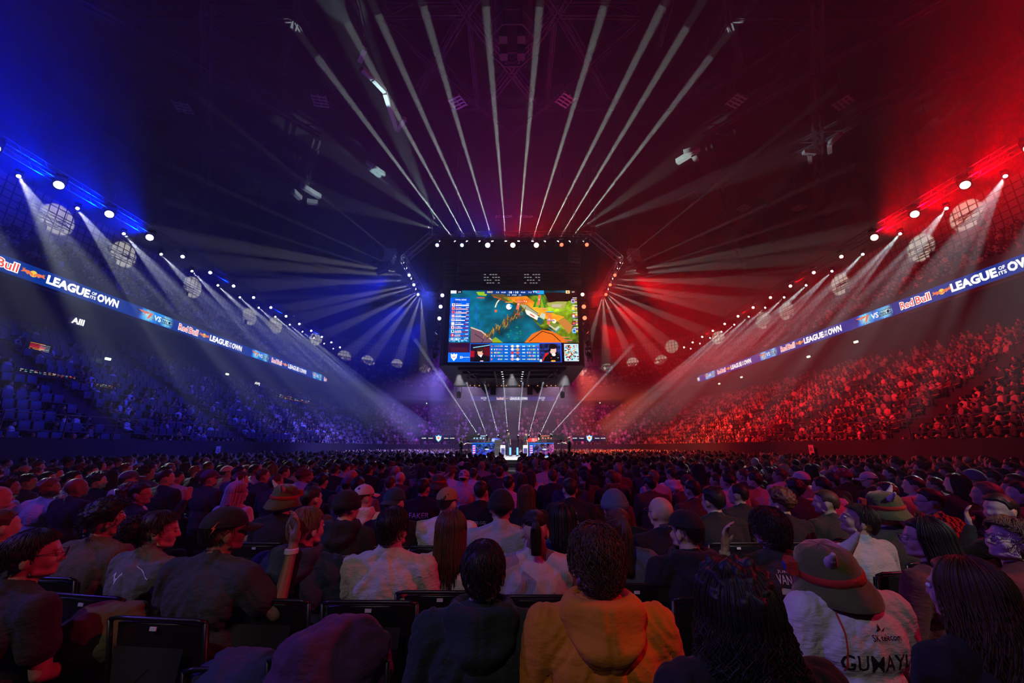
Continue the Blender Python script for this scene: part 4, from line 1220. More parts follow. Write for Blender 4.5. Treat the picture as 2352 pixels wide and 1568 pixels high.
def build_person(pose, voxel=.010, fine=True, folds=.004, seed=0, baggy=1.0, sleeves=1.0, collar='crew'):
    """returns meshes: body, top, trousers, shoes, and the head matrix"""
    w = pose.wide
    legs = pose.legs or (LEG_STAND if pose.stand else LEG_SIT)
    arms = []
    for i, s in enumerate((-1, 1)):
        arms.append(pose.arms[i] if pose.arms[i] else default_arm(s, w))
    # --- skin
    mb = MB()
    head_prims(mb, pose.R, fine, pose.hoff)
    mb.cone((0, -.02, .99), .060, NECK + pose.hoff + pose.R @ (Vector((0, .0, 1.115)) - NECK), .053, 14)
    mb.cone((0, -.018, 1.0), .062, (0, -.012, 1.07), .056, 14)
    mb.ell((0, -.01, .87), (.145 * w, .10, .17)); mb.ell((0, .0, .68), (.13 * w, .10, .16)); mb.ell((0, 0, .54), (.145, .12, .11))
    for s in (-1, 1):
        mb.cone((s * .145 * w, -.02, .968), .042, (s * .03, -.015, 1.03), .045, 10)
        sh, el, wr = arms[(s + 1) // 2][0]
        mb.cone(sh, .046, el, .036, 10); mb.cone(el, .037, wr, .024, 10)
        hand_prims(mb, Vector(wr), arms[(s + 1) // 2][1], arms[(s + 1) // 2][2], -s if not (len(arms[(s + 1) // 2]) > 3) else arms[(s + 1) // 2][3], .5)
        L = legs[s]
        mb.cone(L[0], .072, L[1], .052, 10); mb.cone(L[1], .052, L[2], .036, 10); mb.cone(L[2], .034, L[3], .026, 8)
    body = remeshed(mb, min(voxel, .0065) if fine else voxel, 3 if fine else 2, 'body')
    # --- top
    def shirt(g):
        mb = MB()
        mb.ell((0, -.015, .86), (.166 * w + g, .118 + g, .185)); mb.ell((0, -.005, .67), (.158 * w + g, .118 + g, .18)); mb.ell((0, 0, .56), (.162 + g, .13 + g, .10))
        for s in (-1, 1):
            mb.ell((s * .075 * w, -.05, .86), (.085 * w + g, .075 + g, .13))
            mb.cone((s * .150 * w, -.022, .962), .056 + g, (s * .045, -.02, 1.018), .046 + g * .5, 12)
            mb.ell((s * .172 * w, -.02, .945), (.062 + g, .064 + g, .066 + g))
            sh, el, wr = arms[(s + 1) // 2][0]
            if sleeves >= 1:
                mb.cone(sh, .060 + g, el, .050 + g, 12); mb.cone(el, .051 + g, Vector(wr).lerp(Vector(el), .06), .034 + g * .5, 12)
            else:
                mb.cone(sh, .062 + g, Vector(sh).lerp(Vector(el), sleeves), .060 + g, 12)
        if collar in ('crew', 'hood'): mb.cone((0, -.022, .99), .070 + g * .3, (0, -.020, 1.045), .063, 14)
        elif collar in ('high', 'shirt'): mb.cone((0, -.022, .99), .072, (0, -.012, 1.085), .064, 14)
        return mb
    v = voxel if fine else voxel * 1.2
    me = shirt(.010 * baggy).mesh('top')
    top = remeshed(shirt(.010 * baggy), v, 4, 'top')
    bpy.data.meshes.remove(me)
    if folds:
        n = len(top.vertices)
        co = np.empty(n * 3); top.vertices.foreach_get('co', co); co = co.reshape(-1, 3)
        no = np.empty(n * 3); top.vertices.foreach_get('normal', no); no = no.reshape(-1, 3)
        d = np.empty(n)
        for i in range(n):
            x, y, z = co[i]
            d[i] = (mnoise.noise((x * 7 + seed, y * 7, z * 15 + abs(x) * 20)) + .5 * mnoise.noise((x * 16, y * 14 + seed, z * 34)) - .9 * max(0, 1 - abs(mnoise.noise((x * 5 + 3 * seed, y * 3, z * 11 + 14 * abs(x)))) * 9))
        co += no * (d * folds)[:, None]
        top.vertices.foreach_set('co', co.ravel()); top.update()
    # --- trousers and shoes
    mb = MB()
    mb.ell((0, .01, .53), (.160, .135, .105))
    for s in (-1, 1):
        L = legs[s]
        mb.cone(L[0], .088, L[1], .070, 12); mb.cone(L[1], .070, L[2], .058, 12)
    trousers = remeshed(mb, v * 1.3, 3, 'trousers')
    mb = MB()
    for s in (-1, 1):
        L = legs[s]
        mb.cone(L[2] + Vector((0, -.02, -.02)), .045, L[3] + Vector((0, .04, 0)), .038, 10)
    shoes = remeshed(mb, .012, 2, 'shoes')
    M = Matrix.Translation(NECK + pose.hoff) @ pose.R.to_4x4() @ Matrix.Translation(-NECK) @ Matrix.Translation(HEADC)
    return dict(body=body, top=top, trousers=trousers, shoes=shoes, head=M)

# hair: all in head space, origin at the skull centre, face towards +Y
def skull(az, ph, g=0.0):
    """az 0 = back, +-pi = face; ph from the crown down"""
    r = Vector((.0765 + g, .098 + g, .0885 + g))
    d = Vector((math.sin(ph) * math.sin(az), -math.sin(ph) * math.cos(az), math.cos(ph)))
    base = Vector((0, -.016, .017))
    p = Vector((d.x * r.x, d.y * r.y, d.z * r.z))
    if ph > math.pi * .5:      # the nape runs down into the neck
        q = max(.02, math.sin(ph))
        p.x *= q ** -.45; p.y *= q ** (-.62 if p.y < 0 else -.2)
    return base + p
def hairline(az, back=2.5, side=1.66, front=.98):
    a = abs(az) / math.pi
    if a < .36: return back + (side - back) * (a / .36) ** 3
    if a < .47: return side
    if a < .56: return side + (1.92 - side) * math.sin((a - .47) / .09 * math.pi / 2)      # sideburn in front of the ear
    if a < .60: return 1.92 + (1.35 - 1.92) * (a - .56) / .04
    if a < .76: return 1.35 + (front - 1.35) * ((a - .60) / .16) ** .6
    return front
def hair_cap(g=.010, amp=.006, freq=18, seed=0, back=2.5, side=1.66, front=.98, nu=56, nv=26, lump=0, topg=0.0):
    vs_, fs = [], []
    for i in range(nu):
        az = -math.pi + 2 * math.pi * i / nu
        hl = hairline(az, back, side, front)
        for j in range(nv + 1):
            t = j / nv
            ph = hl * t
            fade = .42 if abs(az) < 1.9 else .16
            edge = 1 - (max(0, (t - (1 - fade)) / fade)) ** 1.5
            gg = (g + topg * max(0, math.cos(ph))) * edge - .0035 * (1 - edge)
            p = skull(az, ph, gg)
            n_ = mnoise.noise(p * freq + Vector((seed, 0, 0))) + .6 * mnoise.noise(p * freq * 2.3 + Vector((0, seed, 0)))
            if lump: n_ += lump * abs(mnoise.noise(p * freq * 1.4 + Vector((7, 7, seed))))
            c = Vector((0, -.016, .017))
            p = p + (p - c).normalized() * n_ * amp * (edge * .9 + .1)
            vs_.append(p)
    for i in range(nu):
        k = (i + 1) % nu
        for j in range(nv): fs.append((i * (nv + 1) + j, i * (nv + 1) + j + 1, k * (nv + 1) + j + 1, k * (nv + 1) + j))
    return vs_, fs
def locks(mb, n, g=.013, seed=0, r=.0016, back=2.5, side=1.66, front=.98, whorl=(.2, .35), length=(.5, 1.1), wav=.10, lift=.006, seg=6, topg=0.0):
    """short strands lying over the cap, growing away from the whorl"""
    rr = random.Random(seed)
    for _ in range(n):
        az = rr.uniform(-math.pi, math.pi)
        hl = hairline(az, back, side, front)
        ph = hl * math.sqrt(rr.random()) * .97
        L = rr.uniform(*length)
        a0 = rr.gauss(0, wav * 2)
        pts, rad = [], []
        for k in range(seg + 1):
            t = k / seg
            p_ = min(ph + L * t, hl * 1.03 + .05)
            gg = g + topg * max(0, math.cos(p_)) + lift * math.sin(math.pi * min(1, t * .9 + .1)) * rr.uniform(.6, 1.2)
            p = skull(az + a0 * t / max(.35, math.sin(p_)) * .6 + .25 * math.sin(ph) * t * .3, p_, gg)
            pts.append(p); rad.append(r * (1 - .75 * t * t))
        mb.tube(pts, rad, 3)
def fall(mb, n, length, seed=0, r=.0026, az_range=(-2.0, 2.0), start=(.15, .7), out=.018, wav=.006, waves=3, y_back=-.125, spread=1.0, straight=True, gather=None):
    """long strands: over the skull, then hanging down the back and sides"""
    rr = random.Random(seed)
    for _ in range(n):
        az = rr.uniform(*az_range)
        ph0 = rr.uniform(*start)
        L = length * rr.uniform(.82, 1.0)
        pts, rad = [], []
        g = out * rr.uniform(.45, 1.1)
        phw = rr.uniform(0, 6.28)
        for k in range(7):
            ph = ph0 + (1.70 - ph0) * k / 6
            pts.append(skull(az, ph, g)); rad.append(r * (.5 + .5 * min(1, k / 2)))
        p = pts[-1].copy()
        seg = 12
        for k in range(1, seg + 1):
            t = k / seg
            q = Vector((p.x * (1 + (spread - 1) * t), p.y * (1 - .0 * t) - .02 * t - .012 * math.sin(math.pi * t), p.z - L * t))
            q.x += wav * math.sin(phw + waves * 6.28 * t) * (.3 + t); q.y += wav * .7 * math.cos(phw + waves * 6.28 * t + 1) * (.3 + t)
            if gather: q.x = q.x * (1 - gather * t)
            pts.append(q); rad.append(r * (1 - .7 * t ** 3))
        mb.tube(pts, rad, 3)
def fall_core(mb, length, az_range=(-1.9, 1.9), out=.010, n=26, spread=1.0, seed=0, wav=.004):
    """closed sheet of hair under the long strands"""
    cols = []
    for i in range(n + 1):
        az = az_range[0] + (az_range[1] - az_range[0]) * i / n
        pts = [skull(az, .1 + 1.6 * k / 8, out + .003 * mnoise.noise((az * 9, k * .4, seed))) for k in range(9)]
        p = pts[-1]
        for k in range(1, 10):
            t = k / 9
            e = mnoise.noise((az * 8, t * 2, seed))
            pts.append(Vector((p.x * (1 + (spread - 1) * t) * (1 - .25 * t * t), p.y - .012 * math.sin(3 * t) + .01 * e + wav * math.sin(9 * t), p.z - length * t * (.93 + .12 * e))))
        cols.append(pts)
    m = len(cols[0])
    vs_ = [p for c in cols for p in c]
    fs = [(i * m + j, i * m + j + 1, (i + 1) * m + j + 1, (i + 1) * m + j) for i in range(n) for j in range(m - 1)]
    k = len(vs_)
    vs2 = [Vector((p.x * .82, p.y * .82 + .006, p.z)) for p in vs_]
    mb.add(vs_ + vs2, fs + [tuple(a + k for a in f)[::-1] for f in fs]
           + [(j + 1, j, k + j, k + j + 1) for j in range(m - 1)] + [((n * m) + j, n * m + j + 1, k + n * m + j + 1, k + n * m + j) for j in range(m - 1)]
           + [(i * m + m - 1, (i + 1) * m + m - 1, k + (i + 1) * m + m - 1, k + i * m + m - 1) for i in range(n)])
def make_hair(style, level=2, seed=0):
    """level 2 = strands for the nearest rows, 1 = shaped shell only"""
    mb = MB()
    n = 1.0 if level == 2 else 0.0
    if style in ('short', 'crop', 'slick', 'messy', 'medium', 'receding'):
        kw = dict(short=dict(g=.008, amp=.006, topg=.006), crop=dict(g=.006, amp=.003), slick=dict(g=.007, amp=.004, topg=.004), messy=dict(g=.012, amp=.013, topg=.010, freq=22), medium=dict(g=.014, amp=.010, back=2.6, side=1.95, topg=.004), receding=dict(g=.007, amp=.003, front=.62))[style]
        v, f = hair_cap(seed=seed, **kw); mb.add(v, f)
        lw = {k_: v_ for k_, v_ in kw.items() if k_ in ('g', 'back', 'side', 'front', 'topg')}
        lw['g'] = kw['g'] + .001
        if n: locks(mb, {'short': 950, 'crop': 500, 'slick': 800, 'messy': 1000, 'medium': 1000, 'receding': 400}[style], seed=seed + 1, lift={'messy': .018, 'medium': .012, 'slick': .003, 'crop': .002}.get(style, .006),
                    wav={'messy': .45, 'medium': .3, 'slick': .05}.get(style, .15), r=.0017 if style != 'crop' else .001, length=(.3, .8) if style in ('short', 'crop') else (.5, 1.2), **lw)
    elif style == 'bald':
        return None
    elif style == 'curly' or style == 'afro':
        big = style == 'afro'
        v, f = hair_cap(g=.030 if big else .022, amp=.016, freq=26, lump=1.2, seed=seed, back=2.3, side=1.8, nu=72, nv=36, topg=.02 if big else .012); mb.add(v, f)
        if n:
            rr = random.Random(seed)
            for _ in range(420):
                az = rr.uniform(-3.1, 3.1); ph = rr.uniform(.05, 1) ** .5 * hairline(az, 2.35, 1.8, .95)
                c = skull(az, ph, (.036 if big else .026) + .01 * rr.random() + .012 * max(0, math.cos(ph)))
                a = rr.uniform(0, 6.28); R = rr.uniform(.006, .012); ax = Vector((rr.gauss(0, 1), rr.gauss(0, 1), rr.gauss(0, 1))).normalized(); b1 = ax.orthogonal().normalized(); b2 = ax.cross(b1)
                mb.tube([c + b1 * R * math.cos(a + k * .9) + b2 * R * math.sin(a + k * .9) + ax * .0022 * k for k in range(9)], .0013, 3)
    elif style == 'curlylong':
        v, f = hair_cap(g=.026, amp=.018, freq=24, lump=1.3, seed=seed, back=2.3, side=1.9, nu=72, nv=36, topg=.015); mb.add(v, f)
        fall_core(mb, .30, az_range=(-2.0, 2.0), out=.026, spread=1.45, seed=seed, wav=.01)
        fall(mb, 520 if n else 60, .33, seed=seed, out=.040, wav=.020, waves=5, spread=1.5, r=.0022, az_range=(-2.1, 2.1))
    elif style == 'bun':        # slicked sides gathered into a curly bunch at the back
        v, f = hair_cap(g=.009, amp=.004, seed=seed, back=2.4); mb.add(v, f)
        if n: locks(mb, 500, g=.010, seed=seed, r=.0016, wav=.2, length=(.7, 1.3), lift=.004)
        c0 = Vector((0, -.135, .01))
        mb.ell(c0, (.062, .05, .058), 20, 14)
        rr = random.Random(seed)
        for _ in range(420 if n else 50):
            d = Vector((rr.gauss(0, 1), rr.gauss(0, 1) - .3, rr.gauss(0, 1))).normalized()
            c = c0 + Vector((d.x * .066, d.y * .055, d.z * .064)); a = rr.uniform(0, 6); R = rr.uniform(.007, .014); ax = Vector((rr.gauss(0, 1), rr.gauss(0, 1), rr.gauss(0, 1))).normalized(); b1 = ax.orthogonal().normalized(); b2 = ax.cross(b1)
            mb.tube([c + b1 * R * math.cos(a + k * .9) + b2 * R * math.sin(a + k * .9) + ax * .002 * k for k in range(9)], .0014, 3)
    elif style in ('long', 'longwavy', 'longside', 'bob'):
        L = {'long': .34, 'longwavy': .36, 'longside': .30, 'bob': .10}[style]
        v, f = hair_cap(g=.012, amp=.004, seed=seed, back=1.9, side=1.7); mb.add(v, f)
        sp = 1.35 if style == 'longwavy' else 1.05
        fall_core(mb, L * .92, seed=seed, spread=sp, out=.014)
        if n: fall(mb, 520, L, seed=seed, out=.022, wav=.012 if style == 'longwavy' else .0015, waves=2.2, spread=sp, r=.0024)
        else: fall(mb, 60, L, seed=seed, out=.02, wav=.010 if style == 'longwavy' else .003, spread=sp, r=.005)
    elif style == 'ponytail' or style == 'topknot':
        under = style == 'topknot'
        v, f = hair_cap(g=.008 if under else .009, amp=.002, seed=seed, back=1.35 if under else 2.45, side=1.3 if under else 1.6); mb.add(v, f)
        hold = skull(0, .95 if under else 1.05, .022)
        rr = random.Random(seed)
        for _ in range(520 if n else 80):        # pulled towards the tie
            az = rr.uniform(-2.9, 2.9); ph = rr.uniform(.05, .98) * hairline(az, 1.35 if under else 2.45, 1.3 if under else 1.6)
            p = skull(az, ph, .010)
            pts = []
            for k in range(6):
                t = k / 5
                q = p.lerp(hold, t); d = (q - Vector((0, -.016, .017))); nrm = Vector((d.x / .0765 ** 2, d.y / .098 ** 2, d.z / .0885 ** 2)).normalized()
                sc_ = math.sqrt((d.x / .0885) ** 2 + (d.y / .11) ** 2 + (d.z / .1) ** 2)
                if sc_ < 1: q = Vector((0, -.016, .017)) + d / max(sc_, .2)
                pts.append(q)
            mb.tube(pts, .0017 if n else .004, 3)
        mb.lathe([(.012, -.012), (.017, 0), (.012, .012)], hold + Vector((0, -.01, 0)), 10, rot=Matrix.Rotation(1.2, 3, 'X'))
        L = .19 if under else .33
        for _ in range(260 if n else 40):
            a = rr.uniform(0, 6.28); R = rr.random() ** .5 * (.026 if under else .034)
            pts = []
            sx = rr.gauss(0, .006)
            for k in range(12):
                t = k / 11
                drop = (t ** 1.15)
                w = math.sin(math.pi * min(1, t * 1.6 + .08)) if t < .58 else 1 - .35 * (t - .58)
                w = .25 + .75 * min(1, t * 3.0) - .45 * max(0, t - .55)
                pts.append(hold + Vector((math.cos(a) * R * w + sx * t, -.012 - .035 * min(1, t * 4) + .01 * t + math.sin(a) * R * w * .6, -L * drop + .012 * math.sin(min(1, t * 4) * 3.14) )))
            mb.tube(pts, [(.0024 if n else .006) * (1 - .6 * (k / 11) ** 2) for k in range(12)], 3)
    return mb.mesh('hair_' + style, None, True)
def hat_beanie(cuff=True):
    mb = MB()
    prof = []
    for k in range(13):
        ph = 1.72 * (1 - k / 12)
        prof.append((math.sin(ph), math.cos(ph)))
    vs_ = []; n = 28
    for (a, b) in prof:
        for i in range(n):
            t = 2 * math.pi * i / n
            rib = 1 + .010 * math.sin(t * n / 2 * 2)
            vs_.append(Vector((a * .094 * math.cos(t) * rib, a * .114 * math.sin(t) * rib - .014, b * .112 + .014)))
    fs = [(k * n + i, k * n + (i + 1) % n, (k + 1) * n + (i + 1) % n, (k + 1) * n + i) for k in range(12) for i in range(n)]
    mb.add(vs_, fs)
    if cuff:
        prof = [(1.0, -.03), (1.045, -.03), (1.05, .0), (1.03, .022), (.98, .024)]
        vs_ = [Vector((a * .0945 * math.cos(2 * math.pi * i / n), a * .1145 * math.sin(2 * math.pi * i / n) - .014, b + .016)) for a, b in prof for i in range(n)]
        mb.add(vs_, [(k * n + i, k * n + (i + 1) % n, (k + 1) * n + (i + 1) % n, (k + 1) * n + i) for k in range(4) for i in range(n)])
    return mb.mesh('beanie', None, True)
def hat_cap(back=False):
    mb = MB(); n = 30
    prof = [(math.sin(1.52 * (1 - k / 10)), math.cos(1.52 * (1 - k / 10))) for k in range(11)]
    vs_ = [Vector((a * .090 * math.cos(2 * math.pi * i / n), a * .111 * math.sin(2 * math.pi * i / n) - .012, b * .098 + .022)) for a, b in prof for i in range(n)]
    mb.add(vs_, [(k * n + i, k * n + (i + 1) % n, (k + 1) * n + (i + 1) % n, (k + 1) * n + i) for k in range(10) for i in range(n)])
    mb.ell((0, -.012, .121), (.009, .009, .005), 8, 5)
    m = 14; rows = []
    for k in range(5):
        t = k / 4
        rows.append([Vector((math.sin(a) * (.088 - .008 * t), math.cos(a) * .098 + .085 * t * math.cos(a) ** .6 + .0, .028 - .022 * t - .02 * math.sin(abs(a)) ** 2)) for a in [(-1.15 + 2.3 * i / (m - 1)) for i in range(m)]])
    vs_ = [p for r in rows for p in r]; k0 = len(vs_)
    fs = [(k * m + i, k * m + i + 1, (k + 1) * m + i + 1, (k + 1) * m + i) for k in range(4) for i in range(m - 1)]
    vs_ += [p + Vector((0, 0, -.004)) for p in vs_]
    fs += [tuple(a + k0 for a in f)[::-1] for f in fs]
    fs += [(4 * m + i, 4 * m + i + 1, k0 + 4 * m + i + 1, k0 + 4 * m + i) for i in range(m - 1)]
    if back: vs_ = [Vector((-p.x, -p.y - .02, p.z)) for p in vs_]
    mb.add(vs_, fs)
    return mb.mesh('cap', None, True)
def hat_bucket():
    """soft bucket hat: slightly wrinkled crown and a drooping brim; origin in head space"""
    n = 36
    prof = [(.0, .128), (.035, .126), (.064, .118), (.084, .100), (.095, .076), (.101, .048), (.105, .022), (.106, .012), (.120, -.008), (.133, -.032), (.140, -.052), (.139, -.056), (.129, -.034), (.116, -.012), (.102, .004)]
    vs_ = []
    for k, (r, z) in enumerate(prof):
        for i in range(n):
            t = 2 * math.pi * i / n
            w = .005 * mnoise.noise((math.cos(t) * 2, math.sin(t) * 2, z * 18))
            vs_.append(Vector(((r + w) * .92 * math.cos(t), (r + w) * 1.10 * math.sin(t) - .012, z + w + (.010 * math.sin(2 * t + 1) if r > .11 else 0))))
    fs = [(k * n + i, k * n + (i + 1) % n, (k + 1) * n + (i + 1) % n, (k + 1) * n + i) for k in range(len(prof) - 1) for i in range(n)]
    mb = MB().add(vs_, fs)
    hat = mb.mesh('bucket_hat', None, True)
    prof = [(.105, .012), (.109, .014), (.1095, .028), (.1075, .040), (.104, .041)]
    vs_ = [Vector((r * .92 * math.cos(2 * math.pi * i / n), r * 1.10 * math.sin(2 * math.pi * i / n) - .012, z)) for r, z in prof for i in range(n)]
    band = MB().add(vs_, [(k * n + i, k * n + (i + 1) % n, (k + 1) * n + (i + 1) % n, (k + 1) * n + i) for k in range(4) for i in range(n)]).mesh('hat_band', None, True)
    # box-shaped goggle on the front-left of the band with a blue glass; soft pale ear tabs
    mb = MB(); R = Matrix.Rotation(.15, 3, 'X')
    mb.box((0, .112, .052), (.062, .030, .050), R); mb.box((0, .128, .053), (.050, .012, .040), R)
    gog = mb.mesh('goggle_box')
    mb = MB(); mb.box((0, .135, .054), (.030, .004, .024), R); gl = mb.mesh('goggle_glass')
    mb = MB(); mb.cone((0, 0, 0), .018, (0, -.01, .034), .011, 12); mb.cone((0, -.01, .034), .011, (0, -.02, .055), .006, 10)
    ear = mb.mesh('ear_tab', None, True)
    return hat, band, gog, gl, ear
def make_hood(w=1.0, depth=.0, seed=0):
    """a hood lying open on the back: rolled collar and a hanging V-shaped pouch"""
    n, m = 90, 26
    vs_ = []
    for i in range(n + 1):
        a = -2.75 + 5.5 * i / n            # 0 = back of the neck
        c = math.cos(a); s_ = math.sin(a)
        bk = max(0, c) ** 1.3
        for j in range(m + 1):
            t = j / m
            # profile: from inside the collar over the rolled edge, down to the pouch tip
            rise = math.sin(math.pi * min(1, t * 1.9)) * .042 * (.6 + .4 * bk)
            r = .068 + (.055 + .075 * bk) * math.sin(t * math.pi * .74) + .004 * mnoise.noise((a * 3, t * 4, seed))
            z = 1.060 + rise - (t ** 1.4) * (.085 + .125 * bk ** 2.2) - .004 * math.sin(a * 9) * t
            fold = (.010 * math.sin(t * 13 + bk * 5) + .006 * math.sin(t * 5 + a * 7)) * (.3 + .7 * bk) * min(1, t * 3) - .006 * math.exp(-(a / .035) ** 2)
            vs_.append(Vector((s_ * (r + fold) * (1.18 - .30 * t * bk), -.018 - c * (r + fold) * (.92 - .12 * t) , z)))
    fs = [(i * (m + 1) + j, i * (m + 1) + j + 1, (i + 1) * (m + 1) + j + 1, (i + 1) * (m + 1) + j) for i in range(n) for j in range(m)]
    me = MB().add(vs_, fs).mesh('hood')
    me = evaluated(me, [('SOLIDIFY', dict(thickness=.014, offset=-1)), ('SUBSURF', dict(levels=1, render_levels=1))])
    me.name = 'hood'
    return me
def strip_on(bvh, M, mesh, lift=.0035):
    """project a flat mesh (already placed behind the back in world-less person space) onto a surface along +Y"""
    for v in mesh.vertices:
        p = M @ v.co
        h = bvh.ray_cast(Vector((p.x, p.y - .5, p.z)), Vector((0, 1, 0)))
        v.co = Vector((p.x, (h[0].y if h[0] is not None else p.y) - lift, p.z))
    mesh.update()
    return mesh
def print_on(top_mesh, items, parent):
    """items: (name, kind, text or polygon, x, z, w, h, material, tilt)"""
    bvh = BVHTree.FromPolygons([v.co for v in top_mesh.vertices], [p.vertices for p in top_mesh.polygons])
    for name, what, data, x, z, w, h, mat, tilt in items:
        if what == 'text':
            me = fit_mesh(text_mesh(data, 1.0, .006), w, h)
        else:
            mb = MB()
            for pts in data: mb.add([(a, b, 0) for a, b in pts], [tuple(range(len(pts)))])
            me = fit_mesh(mb.mesh(name), w, h)
        bm = bmesh.new(); bm.from_mesh(me)
        bmesh.ops.triangulate(bm, faces=bm.faces)
        for _ in range(5):
            es = [e for e in bm.edges if e.calc_length() > .016]
            if not es: break
            bmesh.ops.subdivide_edges(bm, edges=es, cuts=1)
            bmesh.ops.triangulate(bm, faces=[f for f in bm.faces if len(f.verts) > 3])
        bm.to_mesh(me); bm.free()
        M = Matrix.Translation((x, -.4, z)) @ Matrix.Rotation(math.pi / 2, 4, 'X') @ Matrix.Rotation(tilt, 4, 'Z')
        strip_on(bvh, M, me)
        me.materials.clear(); me.materials.append(mat)
        mesh_obj(name, me, None, parent)
# ------------------------------------------------------------------ audience materials
def cloth(name, col, noise=(40, .12), bump=(30, .35, (1, 1, 2.2), .02), rough=.88, sheen=.06): return principled('cloth_' + name, col, rough, noise=noise, bump=bump, sheen=sheen)
SKIN = [principled('skin_%d' % i, c, .5, noise=(30, .12)) for i, c in enumerate([(.62, .40, .30), (.50, .30, .21), (.30, .16, .10), (.70, .48, .38)])]
def hairm(name, col): return principled('hair_' + name, col, .52, bump=(120, .5, (1, 1, .12), .004), noise=(60, .5))
HAIR = dict(black=hairm('black', (.012, .010, .010)), dark=hairm('dark_brown', (.028, .016, .010)), brown=hairm('brown', (.085, .040, .020)), auburn=hairm('auburn', (.14, .045, .022)), light=hairm('light_brown', (.20, .12, .06)),
            blonde=hairm('blonde', (.45, .30, .15)), grey=hairm('grey', (.25, .23, .22)), white=hairm('white', (.80, .74, .74)))
T = dict(black=cloth('black', (.012, .012, .014)), charcoal=cloth('charcoal', (.035, .036, .04)), navy=cloth('navy', (.035, .045, .095)), green=cloth('bottle_green', (.018, .032, .030)), orange=cloth('mustard_orange', (.75, .24, .012), bump=(22, .3, (1, 1, 2.0), .02)),
         grey=cloth('grey', (.16, .16, .17)), lightgrey=cloth('light_grey', (.42, .43, .46)), white=cloth('white', (.72, .70, .70)), cream=cloth('cream', (.62, .56, .52)), maroon=cloth('maroon', (.12, .02, .025)), brown=cloth('brown', (.09, .05, .03)),
         slate=cloth('slate_blue', (.10, .12, .20)), purple=cloth('purple', (.09, .03, .10)), olive=cloth('olive', (.12, .11, .04)), red=cloth('red', (.4, .03, .03)), teal=cloth('teal', (.02, .09, .10)), tweed=cloth('brown_tweed', (.16, .11, .07), noise=(220, .75), bump=(160, .8, (1, 1, 1), .01)),
         corduroy=cloth('tan_corduroy', (.42, .22, .10), noise=(160, .4)), fuzzy=cloth('heather_blue', (.13, .14, .24), noise=(260, .5)), track=cloth('warm_grey', (.17, .155, .15)))
T['knit'] = principled('ribbed_patchwork_knit', (.5, .45, .45), .9, sheen=.3)
def patchwork():
    m = T['knit']; nt = m.node_tree; b = nt.nodes['Principled BSDF']
    tc = nt.nodes.new('ShaderNodeTexCoord'); mp = nt.nodes.new('ShaderNodeMapping'); mp.inputs['Scale'].default_value = (9, 9, 9); mp.inputs['Location'].default_value = (.3, .2, .65)
    v = nt.nodes.new('ShaderNodeTexVoronoi'); v.inputs['Scale'].default_value = 1.0; v.inputs['Randomness'].default_value = .9
    r = nt.nodes.new('ShaderNodeValToRGB'); r.color_ramp.interpolation = 'CONSTANT'
    el = r.color_ramp.elements; el[0].color = (.52, .44, .44, 1); el[1].position = .35; el[1].color = (.62, .55, .54, 1)
    for p_, c in ((.55, (.36, .28, .33)), (.75, (.20, .09, .10)), (.87, (.13, .08, .22))): e = el.new(p_); e.color = (*c, 1)
    w = nt.nodes.new('ShaderNodeTexWave'); w.bands_direction = 'X'; w.inputs['Scale'].default_value = 40; bp = nt.nodes.new('ShaderNodeBump'); bp.inputs['Strength'].default_value = .5; bp.inputs['Distance'].default_value = .004
    nt.links.new(tc.outputs['Object'], mp.inputs[0]); nt.links.new(mp.outputs[0], v.inputs['Vector']); nt.links.new(v.outputs['Color'], r.inputs[0]); nt.links.new(r.outputs[0], b.inputs['Base Color'])
    nt.links.new(tc.outputs['Object'], w.inputs['Vector']); nt.links.new(w.outputs['Fac'], bp.inputs['Height']); nt.links.new(bp.outputs[0], b.inputs['Normal'])
patchwork()
def check_cloth():
    m = principled('cloth_yellow_black_check', (.5, .35, .03), .85); nt = m.node_tree; b = nt.nodes['Principled BSDF']
    tc = nt.nodes.new('ShaderNodeTexCoord'); ch = nt.nodes.new('ShaderNodeTexChecker'); ch.inputs['Scale'].default_value = 26; ch.inputs['Color1'].default_value = (.62, .42, .03, 1); ch.inputs['Color2'].default_value = (.02, .03, .05, 1)
    nt.links.new(tc.outputs['Object'], ch.inputs['Vector']); nt.links.new(ch.outputs[0], b.inputs['Base Color']); return m
T['check'] = check_cloth()
M_hatgreen = cloth('moss_green_plush', (.10, .115, .022), noise=(14, .35), bump=(60, .4, (1, 1, 1), .01), sheen=.6)
M_hatred = cloth('red_felt', (.50, .03, .012))
M_ink = cloth('black_print', (.012, .012, .015), bump=None, noise=None, sheen=0)
M_paper = cloth('white_print', (.82, .82, .84), bump=None, noise=None, sheen=0)
M_redprint = cloth('red_print', (.7, .05, .03), bump=None, noise=None, sheen=0)
M_blueglass = principled('blue_goggle_glass', (.02, .08, .6), .2)
M_eye = principled('eye_white', (.8, .78, .75), .3)
M_tag = principled('white_seat_tag', (.75, .75, .78), .5)
M_seatback = principled('black_seat_plastic', (.014, .014, .016), .32, bump=(400, .15, (1, 1, 1), .001))
M_jeans = cloth('dark_denim', (.02, .028, .05)); M_shoe = principled('shoe', (.05, .05, .055), .6)

